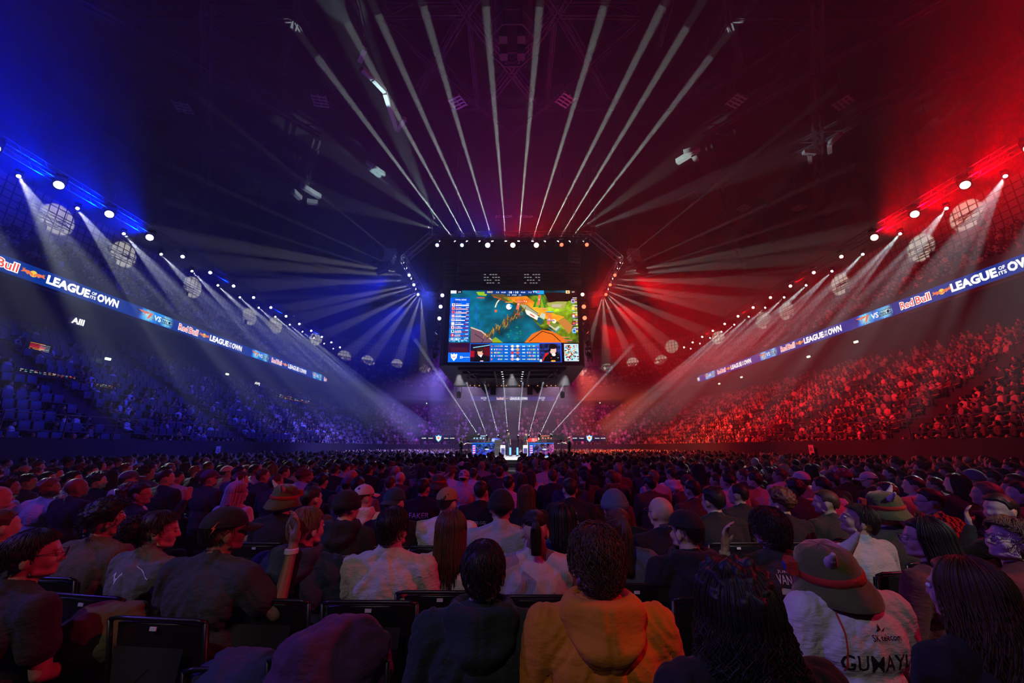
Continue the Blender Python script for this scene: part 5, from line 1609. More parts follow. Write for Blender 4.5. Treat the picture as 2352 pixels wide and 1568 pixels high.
# ------------------------------------------------------------------ chairs
def chair_meshes():
    mb = MB(); n = 10
    vs_, fs = [], []
    W, Z0_, Z1_ = .225, .47, .885
    for j in range(n + 1):
        t = j / n
        for i in range(n + 1):
            u = -1 + 2 * i / n
            w = W * (1 - .10 * (1 - t) ** 2)
            x = u * w; z = Z0_ + (Z1_ - Z0_) * t - (.012 * u ** 4 if j == n else 0)
            y = -.235 - .055 * t + .028 * u * u
            vs_.append((x, y, z))
    fs = [(j * (n + 1) + i, j * (n + 1) + i + 1, (j + 1) * (n + 1) + i + 1, (j + 1) * (n + 1) + i) for j in range(n) for i in range(n)]
    me = MB().add(vs_, fs).mesh('backrest'); back = evaluated(me, [('SOLIDIFY', dict(thickness=.022, offset=0)), ('BEVEL', dict(width=.006, segments=2))])
    mb = MB()
    for s in (-1, 1): mb.tube([(s * .235, .18, .06), (s * .235, -.02, .30), (s * .235, -.22, .47), (s * .238, -.30, .895)], .011, 8)
    mb.tube([(-.238, -.30, .893), (-.2, -.302, .902), (.2, -.302, .902), (.238, -.30, .893)], .010, 8)
    frame_ = mb.mesh('back_frame', None, True)
    mb = MB(); mb.add([(-.15, -.3165, .62), (.15, -.3165, .62), (.17, -.322, .80), (-.17, -.322, .80)], [(0, 1, 2, 3)])
    mb.add([(-.10, -.318, .60), (.02, -.322, .72), (-.13, -.324, .80)], [(0, 1, 2)])
    panel = mb.mesh('back_panel')
    mb = MB(); mb.box((0, .0, .455), (.43, .42, .045)); seat = evaluated(mb.mesh('seat'), [('BEVEL', dict(width=.018, segments=3))])
    legs = []
    for s in (-1, 1):
        legs.append(MB().tube([(s * .235, -.24, .02), (s * .235, -.02, .25), (s * .235, .19, .44)], .012, 8).mesh('leg', None, True))
        legs.append(MB().tube([(s * .250, .22, .02), (s * .250, .0, .24), (s * .250, -.22, .46)], .012, 8).mesh('leg', None, True))
    mb = MB(); mb.box((0, -.315, .868), (.032, .004, .016)); tagm = mb.mesh('number_tag')
    return back, frame_, panel, seat, legs, tagm
CH = chair_meshes()
M_panel = principled('dull_black_panel', (.028, .026, .026), .6)
for m_, mt in zip((CH[0], CH[1], CH[2], CH[3], CH[5]), (M_seatback, M_seatback, M_panel, M_seatback, M_tag)): m_.materials.append(mt)
for m_ in CH[4]: m_.materials.append(M_seatback)
def chair(loc, rz, label, group='black folding chairs on the arena floor'):
    t = empty('folding_chair', loc, rz, label, 'chair', group)
    mesh_obj('backrest', CH[0], None, t); mesh_obj('back_frame', CH[1], None, t); mesh_obj('seat', CH[3], None, t)
    mesh_obj('number_tag', CH[5], None, t); mesh_obj('back_panel', CH[2], None, t)
    for l in CH[4]: mesh_obj('leg', l, None, t)
    return t

# ------------------------------------------------------------------ the people of the nearest rows
HAIR_CACHE = {}
def hair_mesh(style, level, seed=0):
    k = (style, level, seed)
    if k not in HAIR_CACHE: HAIR_CACHE[k] = make_hair(style, level, seed)
    return HAIR_CACHE[k]
HATS = {}
def hat_mesh(kind):
    if kind not in HATS:
        HATS[kind] = {'beanie': lambda: hat_beanie(), 'cap': lambda: hat_cap(), 'capback': lambda: hat_cap(True), 'bucket': lambda: hat_bucket()}[kind]()
    return HATS[kind]
def with_mat(name, me, mat, parent, M=None):
    """same mesh data, material kept on the object"""
    if len(me.materials) == 0: me.materials.append(mat)
    o = bpy.data.objects.new(name, me); C.objects.link(o); o.parent = parent
    if me.materials[0] != mat:
        o.material_slots[0].link = 'OBJECT'; o.material_slots[0].material = mat
    if M is not None: o.matrix_local = M
    return o
def dress(t, B, skin, hair, haircol, top, hat, level, seed, glasses=False, mask=None):
    with_mat('body', B['body'], skin, t)
    tp = with_mat('top', B['top'], top, t)
    with_mat('trousers', B['trousers'], M_jeans, t); with_mat('shoes', B['shoes'], M_shoe, t)
    M = B['head']
    if hair and hair != 'bald': with_mat('hair', hair_mesh(hair, level, seed), haircol, t, M)
    if hat:
        kind, mat = hat
        if kind == 'bucket':
            h, band, gog, gl, ear = hat_mesh('bucket')
            Mh = M @ Matrix.Translation((0, 0, .012))
            ho = with_mat('bucket_hat', h, M_hatgreen, t, Mh); with_mat('hat_band', band, M_hatred, ho)
            return tp, ho, (gog, gl, ear)
        with_mat({'beanie': 'beanie', 'cap': 'baseball_cap', 'capback': 'baseball_cap'}[kind], hat_mesh(kind), mat, t, M @ Matrix.Translation((0, 0, .004)))
    if level == 2:
        for s in (-1, 1):
            mb = MB(); mb.ell((s * .031, .078, .002), (.0115, .011, .0095), 10, 8)
            with_mat('eye', mb.mesh('eye', None, True), M_eye, t, M)
    if glasses:
        mb = MB()
        for s in (-1, 1):
            mb.tube([Vector((s * .034 + .023 * math.cos(a), .105, .0 + .018 * math.sin(a))) for a in [2 * math.pi * i / 14 for i in range(14)]], .0018, 5, closed=True)
            mb.bar((s * .057, .103, .006), (s * .078, .0, .008), .0016, 5)
        mb.bar((-.011, .107, .004), (.011, .107, .004), .0016, 5)
        with_mat('glasses', mb.mesh('glasses'), M_rail, t, M)
    return tp, None, None
def arm(sh, el, wr, d, n, s=None):
    a = [Vector(sh), Vector(el), Vector(wr)]
    return (a, Vector(d), Vector(n)) if s is None else (a, Vector(d), Vector(n), s)
CAST = []
def cast(px, py, s, label, hair='short', hc='dark', skin=0, top='black', hat=None, yaw=0, pitch=0, roll=0, body=0, wide=1.0, arms=(None, None), level=2, hood=None, glasses=False, prints=None, collar='crew', sleeves=1.0, baggy=1.0, folds=.004, seed=None, name='person', chair_=True, lean=0, extra=None, hoff=(0, 0, 0)):
    p = atZ(px, py, (1.177 + hoff[2]) * s)
    p.y -= hoff[1] * s
    seed = len(CAST) + 1 if seed is None else seed
    base = math.degrees(math.atan2(p.x, 33 - p.y))
    rz = math.radians(base + body)
    t = empty('person', (p.x, p.y - .0, 0), rz, label, 'person', 'audience seated on the arena floor')
    t.scale = (s, s, s)
    ps = Pose(yaw, pitch, roll, 0, arms, wide, hoff=hoff)
    fine = level == 2
    B = build_person(ps, .009 if fine else .013, fine, folds, seed, baggy, sleeves, collar)
    tp, ho, hp = dress(t, B, SKIN[skin], hair, HAIR[hc], T[top], hat, level, seed if fine else seed % 3, glasses)
    if ho is not None and extra and 'hs' in extra: ho.matrix_local = B['head'] @ Matrix.Translation((0, -.006, .016)) @ Matrix.Scale(extra['hs'], 4)
    if ho is not None:
        gog, gl, ear = hp
        hs = 0
        g = with_mat('goggle_box', gog, M_hatred, ho, Matrix.Rotation(math.radians((extra or {}).get('gog', 55)), 4, 'Z')); with_mat('goggle_glass', gl, M_blueglass, g)
        for q, az in enumerate((extra or {}).get('ears', (205, 330))):
            with_mat('ear_tab', ear, T['cream'], ho, Matrix.Rotation(math.radians(az), 4, 'Z') @ Matrix.Translation((0, .088, .088)) @ Matrix.Rotation(-1.15, 4, 'X') @ Matrix.Scale(1.35, 4))
    if hood:
        me = make_hood(seed=seed); me.materials.append(T[hood]); mesh_obj('hood', me, None, tp)
    if prints: print_on(B['top'], prints, tp)
    CAST.append((t, p, s, px, py, B))
    if chair_ and p.y < 4.6:
        c = chair((p.x, p.y, 0), rz * .5, 'black folding chair under the %s' % label[:1].lower() + label[1:])
        if extra and 'cz' in extra: c.scale = (1, 1, extra['cz'])
        c['label'] = 'black folding chair of the ' + ' '.join(label.split()[:10])
    return t, tp, B
SH = lambda s: (s * .178, -.02, .962)
UPR = arm(SH(1), (.36, .03, .80), (.33, .13, 1.10), (.05, .05, 1), (-.6, -.7, 0))
UPL = arm(SH(-1), (-.36, .02, .80), (-.24, .10, 1.05), (.15, .0, 1), (.6, -.7, 0))
HUGL = arm(SH(1), (.40, -.03, .86), (.62, .0, .92), (1, .1, 0), (0, .3, -1))
# row 1: directly in front of the camera
cast(1370, 1283, 1.05, 'person in a mustard orange hoodie with short brown tousled hair, in front', 'messy', 'brown', 0, 'orange', wide=1.08, hood='orange', baggy=2.2, folds=.007, yaw=3)
cast(1110, 1306, 1.0, 'person in a bottle green hoodie with short dark hair, beside the orange hoodie', 'short', 'black', 0, 'green', wide=1.1, hood='green', baggy=2.2, folds=.007, yaw=-4)
cast(1692, 1390, 1.0, 'person with big dark curly hair and black coat, near silhouette, right of orange hoodie', 'curlylong', 'black', 0, 'black', wide=1.15, baggy=2.5, folds=.008, yaw=8)
cast(1912, 1322, 1.0, 'person in white sports jersey with large black lettering and a green bucket hat, near right', 'short', 'dark', 0, 'white', hat=('bucket', None), wide=1.12, yaw=10, roll=-14, pitch=4, sleeves=.75, baggy=1.8, folds=.005, extra=dict(gog=60, ears=(150, 240), hs=1.18, cz=.78), hoff=(0, .035, -.095), prints=[
    ('jersey_name', 'text', 'GUMAYUSI', .03, .815, .36, .058, M_ink, 0), ('jersey_sponsor', 'text', 'SK telecom', .045, .905, .125, .022, M_ink, 0), ('jersey_sponsor', 'text', 'VLER', .0, 1.0, .085, .018, M_ink, 0),
    ('jersey_emblem', 'poly', [[(0, 0), (.5, .9), (.6, .2)], [(.7, .1), (1.2, .4), (.8, -.1)]], .03, .937, .05, .028, M_ink, 0), ('jersey_piping', 'poly', [[(0, 0), (.02, 0), (.10, .9), (.08, .9)]], -.12, .90, .035, .24, M_redprint, 0)])
cast(2222, 1352, 1.0, 'person with long wavy brown hair and black top in the near right corner', 'longwavy', 'brown', 0, 'black', wide=1.05, yaw=16, prints=[('shirt_lettering', 'text', 'VE', .10, .86, .16, .07, M_paper, 0)])
cast(72, 1268, 1.0, 'person with black hair and glasses in profile, dark t-shirt, near left corner', 'slick', 'black', 1, 'charcoal', yaw=-34, body=-10, glasses=True, sleeves=.6, wide=1.02)
# row 2
B2 = 1.0
cast(244, 1192, 1.0, 'person with bushy dark hair and speckled brown tweed coat in the left aisle seat', 'afro', 'black', 1, 'tweed', yaw=-20, body=-6, wide=1.1, baggy=2.6)
cast(358, 1212, 1.0, 'person with curly bunched hair and warm grey track jacket with a white leaping cat mark', 'bun', 'dark', 0, 'track', yaw=-32, body=-14, pitch=-6, collar='high', baggy=1.8, folds=.006, prints=[
    ('cat_emblem', 'poly', [[(.1, .95), (.25, .9), (.42, .6), (.3, .5)], [(.3, .5), (.42, .62), (.7, .62), (.62, .35), (.42, .32)], [(.6, .6), (.72, .62), (1.0, .9), (.95, 1.0), (.75, .85)], [(.42, .34), (.58, .36), (.5, 0), (.42, .02)], [(.1, .95), (0, .7), (.06, .66), (.2, .88)]], -.035, .925, .07, .075, M_paper, 0),
    ('shoulder_piping', 'poly', [[(0, 1), (.02, 1.02), (1, .1), (.98, 0), (.6, .55)]], .12, .965, .13, .06, M_paper, 0)])
cast(513, 1214, 1.04, 'person in black cap with red lightning mark, raising a hand with white wristband', 'crop', 'black', 2, 'charcoal', hat=('cap', T['black']), yaw=-26, body=-8, wide=1.22, sleeves=.6, arms=(None, UPR), baggy=1.6, folds=.006)
_t, _tp, _B = CAST[-1][0], None, CAST[-1][5]
mb = MB(); mb.lathe([(.031, -.012), (.034, -.011), (.034, .011), (.031, .012)], (.333, .115, 1.06), 16); mb.build('wristband', M_white, _t)
mb = MB(); mb.add([(0, 0, 0), (.014, .022, 0), (.006, .022, 0), (.020, .048, 0), (-.004, .018, 0), (.005, .018, 0)], [(0, 1, 2, 5), (2, 3, 4, 5)]); o = mb.build('lightning_mark', principled('red_mark', (.85, .05, .02), .5), _t); o.matrix_local = _B['head'] @ frame((.070, -.092, .006), (.75, .66, 0), (-.12, .14, 1)) @ Matrix.Scale(1.25, 4)
cast(702, 1206, 1.02, 'person with slicked dark blond hair and beard in a faded navy hoodie', 'slick', 'light', 0, 'navy', yaw=-18, body=-6, wide=1.22, hood='navy', baggy=1.8, folds=.006)
cast(901, 1208, 1.02, 'person with short black hair in a white corduroy overshirt with a collar', 'short', 'black', 0, 'cream', yaw=-12, wide=1.15, collar='shirt', baggy=1.6, folds=.008)
cast(1036, 1212, .99, 'person with long straight brown hair over a white jumper', 'long', 'auburn', 0, 'white', yaw=2, wide=.92, baggy=1.4)
cast(1228, 1212, 1.0, 'person with shaved sides and a dark topknot tail in a patchwork ribbed sweater', 'topknot', 'dark', 0, 'knit', yaw=0, wide=1.06, collar='high', baggy=1.8, folds=.006)
cast(1420, 1204, .99, 'person with a long reddish ponytail and heather blue jumper', 'ponytail', 'auburn', 0, 'fuzzy', yaw=4, wide=.98, baggy=1.6)
cast(1578, 1214, 1.0, 'person in a plain black cap and black hoodie right of the ponytail', 'crop', 'black', 0, 'black', hat=('cap', T['black']), yaw=26, wide=1.1, hood='black', baggy=1.8)
cast(1768, 1212, 1.0, 'person with messy dark hair in black t-shirt with white lettering, hand raised to head', 'messy', 'black', 0, 'charcoal', yaw=6, wide=1.1, arms=(UPL, None), sleeves=.6, baggy=1.8, prints=[
    ('shirt_lettering', 'text', 'VAN GOGH', .015, .925, .20, .045, M_paper, -.1), ('shirt_lettering', 'text', 'JUNE 1889', .005, .962, .15, .017, M_paper, -.1)])
_skyp = principled('printed_cloud_picture', (.45, .66, .72), .8, noise=(26, .9, 5)); _skyp.node_tree.nodes['Mix'].inputs[6].default_value = (.10, .32, .45, 1); _skyp.node_tree.nodes['Mix'].inputs[7].default_value = (.9, .92, .85, 1)
_sq = [[(0, 0), (1, -.08), (1, .92), (0, 1)]]
print_on(CAST[-1][5]['top'], [('printed_picture', 'poly', _sq, -.02, .84, .12, .10, _skyp, -.05), ('printed_picture', 'poly', _sq, .105, .84, .07, .10, _skyp, -.05)], [o for o in CAST[-1][0].children if o.name.startswith('top')][0])
mb = MB(); mb.lathe([(.029, -.010), (.032, -.009), (.032, .009), (.029, .010)], (-.25, .095, 1.02), 16); mb.build('wristband', M_white, CAST[-1][0])
cast(1962, 1190, .99, 'person with smooth black hair and beard tilting back, pale grey t-shirt, behind the bucket hat', 'slick', 'black', 1, 'lightgrey', yaw=48, pitch=16, body=12, wide=1.15, sleeves=.6, folds=.003)
cast(2128, 1232, .99, 'person with long straight black hair and glasses, dark top', 'long', 'black', 0, 'maroon', yaw=40, body=8, glasses=True)
cast(2312, 1236, 1.0, 'person with light streaked hair and glasses in a maroon jersey at the right edge', 'medium', 'light', 3, 'maroon', yaw=58, pitch=12, body=18, glasses=True, prints=[('jersey_piping', 'poly', [[(0, 0), (.03, 0), (.08, .9), (.4, 1), (.38, .95), (.11, .86)]], -.10, .92, .09, .2, T['orange'], 0)])
# row 3
L1 = dict(level=1)
FAKER = [('jersey_name', 'text', 'FAKER', .02, .86, .22, .055, M_ink, 0), ('jersey_sponsor', 'text', 'SK telecom', .02, .93, .10, .018, M_ink, 0), ('jersey_piping', 'poly', [[(0, 0), (.05, 0), (.25, .9), (.2, .9)]], .12, .93, .03, .12, M_redprint, 0)]
cast(168, 1098, 1.02, 'person in a white sports jersey with black back lettering, far left', 'short', 'black', 0, 'white', yaw=-30, body=-8, prints=FAKER, wide=1.1, **L1)
cast(322, 1132, 1.0, 'person with glasses clapping raised hands, right of the far left white jersey', 'short', 'dark', 1, 'black', yaw=-40, body=-18, glasses=True, arms=(None, arm(SH(1), (.34, .16, .84), (.28, .30, 1.08), (.1, .2, 1), (-1, 0, 0))), **L1)
cast(545, 1128, 1.0, 'person with a long straight white wig and white cat ears', 'long', 'white', 3, 'white', yaw=-20, wide=.9, level=2, seed=31)
mb = MB()
for s in (-1, 1): mb.add([(s * .075, -.01, .085), (s * .025, -.01, .115), (s * .06, -.005, .165), (s * .05, -.035, .1), (s * .05, .02, .1)], [(0, 3, 2), (3, 1, 2), (1, 4, 2), (4, 0, 2), (0, 1, 3), (0, 4, 1)])
o = mb.build('cat_ears', T['white'], CAST[-1][0]); o.matrix_local = CAST[-1][5]['head']
cast(650, 1146, 1.02, 'person in a green bucket hat with red band, right of the white wig', 'short', 'dark', 0, 'black', hat=('bucket', None), yaw=-26, roll=6, extra=dict(gog=-20, ears=(120, 215)), **L1)
cast(716, 1142, 1.0, 'person with short dark hair between the green bucket hat and the black beanie', 'short', 'dark', 0, 'brown', yaw=-20, **L1)
cast(795, 1160, 1.02, 'person in a black beanie and black hoodie left of the white cap', 'crop', 'black', 0, 'black', hat=('beanie', T['black']), yaw=-28, hood='black', wide=1.05, **L1)
cast(834, 1138, 1.0, 'person in a white cap and white hoodie behind the black beanie', 'short', 'dark', 0, 'white', hat=('cap', T['white']), yaw=-30, hood='white', **L1)
cast(905, 1150, 1.02, 'person in a dark teal cap seen from behind', 'crop', 'dark', 0, 'black', hat=('capback', T['teal']), yaw=-10, **L1)
cast(1026, 1150, 1.02, 'person in a tan corduroy cap and white jersey with black lettering', 'short', 'dark', 0, 'white', hat=('cap', T['corduroy']), yaw=-16, wide=1.15, prints=[('jersey_name', 'text', 'SHUI', -.03, .83, .22, .06, M_ink, 0)], **L1)
cast(1151, 1160, 1.04, 'person in a black beanie and pale grey knitted sweater', 'crop', 'black', 0, 'lightgrey', hat=('beanie', T['black']), yaw=2, wide=1.15, **L1)
cast(1208, 1136, .98, 'person with long dark red-brown hair behind the topknot', 'long', 'auburn', 0, 'black', yaw=2, **L1)
cast(1292, 1190, .99, 'person with very long black hair between topknot and ponytail', 'long', 'black', 0, 'navy', yaw=-4, **L1)
cast(1309, 1120, 1.02, 'person in a black team jersey with two lines of small white lettering', 'short', 'dark', 0, 'black', wide=1.18, prints=[('jersey_sponsor', 'text', 'VLER', .0, .93, .10, .024, M_paper, 0), ('jersey_sponsor', 'text', 'TSI.GG', .0, .84, .12, .028, M_paper, 0)], **L1)
cast(1412, 1160, 1.04, 'person in a blue beanie right behind the ponytail', 'crop', 'dark', 0, 'black', hat=('beanie', T['slate']), yaw=6, **L1)
cast(1519, 1172, 1.02, 'bald person with glasses in a black t-shirt', 'bald', 'dark', 0, 'black', yaw=22, glasses=True, wide=1.1, **L1)
cast(1638, 1146, 1.02, 'person with thick dark hair in a black t-shirt right of the bald head', 'medium', 'black', 0, 'black', yaw=18, glasses=True, wide=1.1, **L1)
cast(1590, 1122, 1.0, 'person with brown medium hair and brown jumper', 'short', 'dark', 0, 'brown', yaw=14, **L1)
cast(1696, 1132, 1.0, 'balding bearded person in a black t-shirt', 'receding', 'dark', 0, 'black', yaw=34, **L1)
cast(1794, 1152, 1.0, 'person with reddish curly hair behind the white-lettered black t-shirt', 'curly', 'auburn', 0, 'black', yaw=20, **L1)
cast(1898, 1150, .99, 'person with slicked back brown hair in profile, left of the rear bucket hat', 'slick', 'brown', 0, 'charcoal', yaw=44, **L1)
cast(2036, 1168, 1.02, 'person in a green bucket hat with red band above the grey t-shirt', 'short', 'dark', 0, 'charcoal', hat=('bucket', None), yaw=30, roll=-8, extra=dict(gog=30, ears=(140, 250)), **L1)
cast(2136, 1148, 1.0, 'person with dark hair, glasses and a yellow and black check shirt', 'short', 'dark', 0, 'check', yaw=36, body=6, glasses=True, wide=1.15, **L1)
cast(2296, 1166, 1.02, 'bearded person in profile with chin on hand, right edge', 'short', 'black', 0, 'black', yaw=62, body=20, arms=(arm(SH(-1), (-.22, .2, .82), (-.07, .16, 1.03), (0, .1, 1), (0, -1, 0)), None), **L1)
# a few marked people further forward
cast(972, 1118, 1.0, 'person in a black shirt with one large white word, left of centre', 'short', 'dark', 0, 'black', yaw=-8, wide=1.1, prints=[('jersey_name', 'text', 'FAKER', .0, .87, .24, .06, M_paper, 0)], **L1)
cast(1008, 1110, 1.0, 'person in a small green frog-like plush hat with red trim', 'short', 'dark', 0, 'black', hat=('bucket', None), yaw=-10, extra=dict(gog=-15, ears=(100, 260)), **L1)
cast(1104, 1126, 1.0, 'person in a black jersey with one small white line, left of the black beanie', 'short', 'dark', 0, 'black', yaw=-4, wide=1.1, prints=[('jersey_sponsor', 'text', 'TSI.GG', .0, .86, .14, .03, M_paper, 0)], **L1)
cast(1168, 1108, 1.0, 'balding person in a white t-shirt left of centre', 'receding', 'dark', 0, 'white', yaw=-10, **L1)
cast(1066, 1094, 1.0, 'person in a pale pink cap worn backwards', 'short', 'dark', 0, 'cream', hat=('capback', T['cream']), yaw=-4, **L1)
cast(1347, 1076, 1.02, 'person in a white plush animal hat with two red cheeks', 'crop', 'dark', 0, 'black', hat=('beanie', T['white']), yaw=4, **L1)
mb = MB()
for s in (-1, 1): mb.ell((s * .07, -.095, .055), (.022, .02, .016), 10, 8); 
o = mb.build('hat_patches', M_hatred, CAST[-1][0]); o.matrix_local = CAST[-1][5]['head']
mb = MB(); mb.cone((0, -.01, .115), .02, (0, -.01, .165), .006, 8); mb.cone((-.07, 0, .10), .022, (-.09, 0, .135), .012, 8); mb.cone((.07, 0, .10), .022, (.09, 0, .135), .012, 8); o = mb.build('hat_ears', T['white'], CAST[-1][0]); o.matrix_local = CAST[-1][5]['head']
cast(1542, 1088, 1.0, 'person in a white hoodie printed with a boxed black NN mark', 'short', 'dark', 0, 'white', yaw=10, hood='white', wide=1.15, prints=[('shirt_lettering', 'text', 'NN', .02, .83, .13, .08, M_ink, 0), ('shirt_frame', 'poly', [[(0, 0), (1, 0), (1, .05), (0, .05)], [(0, .5), (1, .5), (1, .45), (0, .45)], [(0, 0), (.04, 0), (.04, .5), (0, .5)]], .02, .83, .22, .12, M_ink, 0)], **L1)
cast(1996, 1100, 1.0, 'person in a pale flat cap looking left in the right block', 'short', 'dark', 0, 'black', hat=('cap', T['cream']), yaw=44, **L1)
cast(2106, 1072, 1.0, 'person in a pink cap in the right block', 'short', 'dark', 0, 'black', hat=('cap', cloth('pink', (.6, .2, .28))), yaw=44, **L1)
cast(1938, 1092, 1.02, 'person in a red spiky plush dragon-like hat', 'crop', 'dark', 0, 'black', hat=('beanie', T['red']), yaw=30, **L1)
mb = MB()
for a in range(9): mb.cone((.07 * math.cos(a * .7), -.01 + .085 * math.sin(a * .7), .06 + .03 * (a % 2)), .016, (.12 * math.cos(a * .7), -.01 + .14 * math.sin(a * .7), .11 + .04 * (a % 2)), .004, 6)
o = mb.build('hat_spikes', T['cream'], CAST[-1][0]); o.matrix_local = CAST[-1][5]['head']
cast(402, 1062, 1.0, 'person in a grey flat cap in the left block', 'short', 'dark', 0, 'black', hat=('cap', T['lightgrey']), yaw=-40, **L1)
cast(808, 1092, 1.0, 'bald person with hand at ear in the left block', 'bald', 'dark', 1, 'grey', yaw=-30, hood='grey', **L1)

# jackets heaped over empty chairs in the first row
def heap(name, c, r, mat, label, seed, rz=0, cat='jacket'):
    mb = MB(); mb.ell((0, 0, 0), (1, 1, 1), 56, 40)
    me = mb.mesh(name, mat, True)
    for v in me.vertices:
        p = v.co.copy()
        n_ = .16 * mnoise.noise(p * 1.6 + Vector((seed, 0, 0))) + .07 * mnoise.noise(Vector((p.x * 5, p.y * 3, p.z * 3 + seed))) - .05 * max(0, 1 - 7 * abs(mnoise.noise(Vector((p.x * 2.5 + seed, p.y * 2, p.z * 2)))))
        p *= 1 + n_
        v.co = Vector((p.x * r[0], p.y * r[1], max(-r[2] * .75, p.z * r[2])))
    me.update()
    o = mesh_obj(name, me)
    o.location = c; o.rotation_euler = (0, 0, rz)
    return tag(o, label, cat)
_p = atZ(762, 1492, .86)
heap('jacket', (_p.x, _p.y, .80), (.25, .17, .17), T['purple'], 'dark plum padded jacket heaped over a front row chair left of the green hoodie', 3, .3)
chair((_p.x, _p.y + .27, -.06), 0, 'black folding chair buried under the dark plum jacket')
_p = atZ(560, 1552, .74)
heap('coat', (_p.x, _p.y, .70), (.24, .15, .13), T['navy'], 'dark navy coat sleeve heap at the lower edge left of the plum jacket', 8, -.4, 'coat')
chair((_p.x, _p.y + .27, -.12), .05, 'black folding chair under the dark navy coat heap')
_p = atZ(250, 1440, .80)
heap('coat', (_p.x, _p.y, .77), (.22, .13, .14), T['olive'], 'dark coat draped over a chair behind the warm grey track jacket', 5, .2, 'coat')
chair((_p.x, _p.y + .27, -.09), -.1, 'black folding chair under the dark draped coat near the left edge')
# ------------------------------------------------------------------ the rest of the seated floor audience
rng = random.Random(21)
GB = {}
for key, yw, pt in (('l', -30, 4), ('l2', -20, 6), ('c', 0, 4), ('c2', 8, 0), ('r', 34, 4), ('r2', 20, 6)):
    GB[key] = build_person(Pose(yw, pt, rng.uniform(-4, 4), wide=1.08), .015, False, .004, rng.random() * 50, 1.8, .6 if key in ('l2', 'r2') else 1.0)
TOPS = [('black', 9), ('charcoal', 4), ('navy', 2), ('white', 3), ('grey', 2), ('maroon', 1), ('brown', 1), ('cream', 2), ('lightgrey', 1), ('teal', 1), ('slate', 1)]
TOPN = dict(black='black', charcoal='charcoal', navy='navy', white='white', grey='grey', maroon='maroon', brown='brown', cream='cream', lightgrey='pale grey', teal='teal', slate='slate blue')
TOPL = [t for t, n in TOPS for _ in range(n)]
HRL = ['short'] * 8 + ['messy'] * 4 + ['slick'] * 3 + ['medium'] * 3 + ['long'] * 4 + ['curly'] * 2 + ['bald', 'receding', 'ponytail', 'crop', 'crop']
HRN = dict(short='short %s hair', messy='tousled %s hair', slick='smooth %s hair', medium='collar-length %s hair', long='long %s hair', curly='curly %s hair', bald='bald head', receding='receding %s hair', ponytail='%s ponytail', crop='cropped %s hair')
HCN = ['black'] * 5 + ['dark'] * 5 + ['brown'] * 3 + ['light', 'auburn']
HCW = dict(black='black', dark='dark', brown='brown', light='light', auburn='reddish')
taken = [(t.location.x, t.location.y) for t, *_ in CAST]
def free(x, y, dx=.46, dy=.75):
    return all(abs(x - a) > dx or abs(y - b) > dy for a, b in taken)
def generic(x, y, z, rz, label, group, yaw=None):
    key = ('c', 'c2')[rng.random() < .5]
    if yaw is None: yaw = 25 * x / max(6, y)
    if yaw > 12 or yaw < -12: key = ('r', 'r2')[rng.random() < .5] if yaw > 0 else ('l', 'l2')[rng.random() < .5]
    B = GB[key]
    hair = rng.choice(HRL); hc = rng.choice(HCN); top = rng.choice(TOPL); sk = rng.choice([0, 0, 0, 3, 1, 1, 2])
    s = rng.uniform(.95, 1.05)
    t = empty('person', (x, y, z), rz + math.radians(rng.uniform(-8, 8)), None, 'person', group)
    t.scale = (s * rng.uniform(.94, 1.08), s, s)
    hat = None
    r = rng.random()
    if r < .04: hat = ('cap', T[rng.choice(['white', 'black', 'cream', 'slate'])]); hair = 'crop'
    elif r < .07: hat = ('beanie', T[rng.choice(['black', 'slate', 'maroon'])]); hair = 'crop'
    dress(t, B, SKIN[sk], hair, HAIR[hc], T[top], hat, 1, 0)
    hn = (HRN[hair] % HCW[hc]) if '%' in HRN[hair] else HRN[hair]
    if hat: hn = {'cap': 'peaked cap', 'beanie': 'knitted beanie'}[hat[0]]
    t['label'] = 'person, %s, %s top, %s' % (hn, TOPN[top], label)
    return t
FLOOR_ROWS = [3.1, 4.15, 5.15, 6.1, 7.05, 8.0, 8.95, 9.9]
n_floor = 0
rest_spots = []
for ri, Y in enumerate(FLOOR_ROWS):
    lim = 1.36 * Y + .4
    idx = {-1: 0, 1: 0}
    xs_ = [(.27 + .53 * k) for k in range(40)]
    for s in (-1, 1):
        for k, xa in enumerate(xs_):
            if xa > min(lim, 16.6): break
            if ri < 2 and xa > lim - .5: continue
            x = s * (xa + rng.uniform(-.07, .07)) + (.1 if ri % 2 else -.1)
            y = Y + rng.uniform(-.12, .12)
            if not free(x, y): continue
            if n_floor >= 200: rest_spots.append((x, y)); continue
            generic(x, y, 0, -math.atan2(-x, 36 - y) * 1.0, '%s %s of centre, %s floor row' % (ORD[idx[s]], 'left' if s < 0 else 'right', ORD[ri + 1]), 'audience seated on the arena floor')
            idx[s] += 1; n_floor += 1
print('floor people', n_floor, 'named', len(CAST))

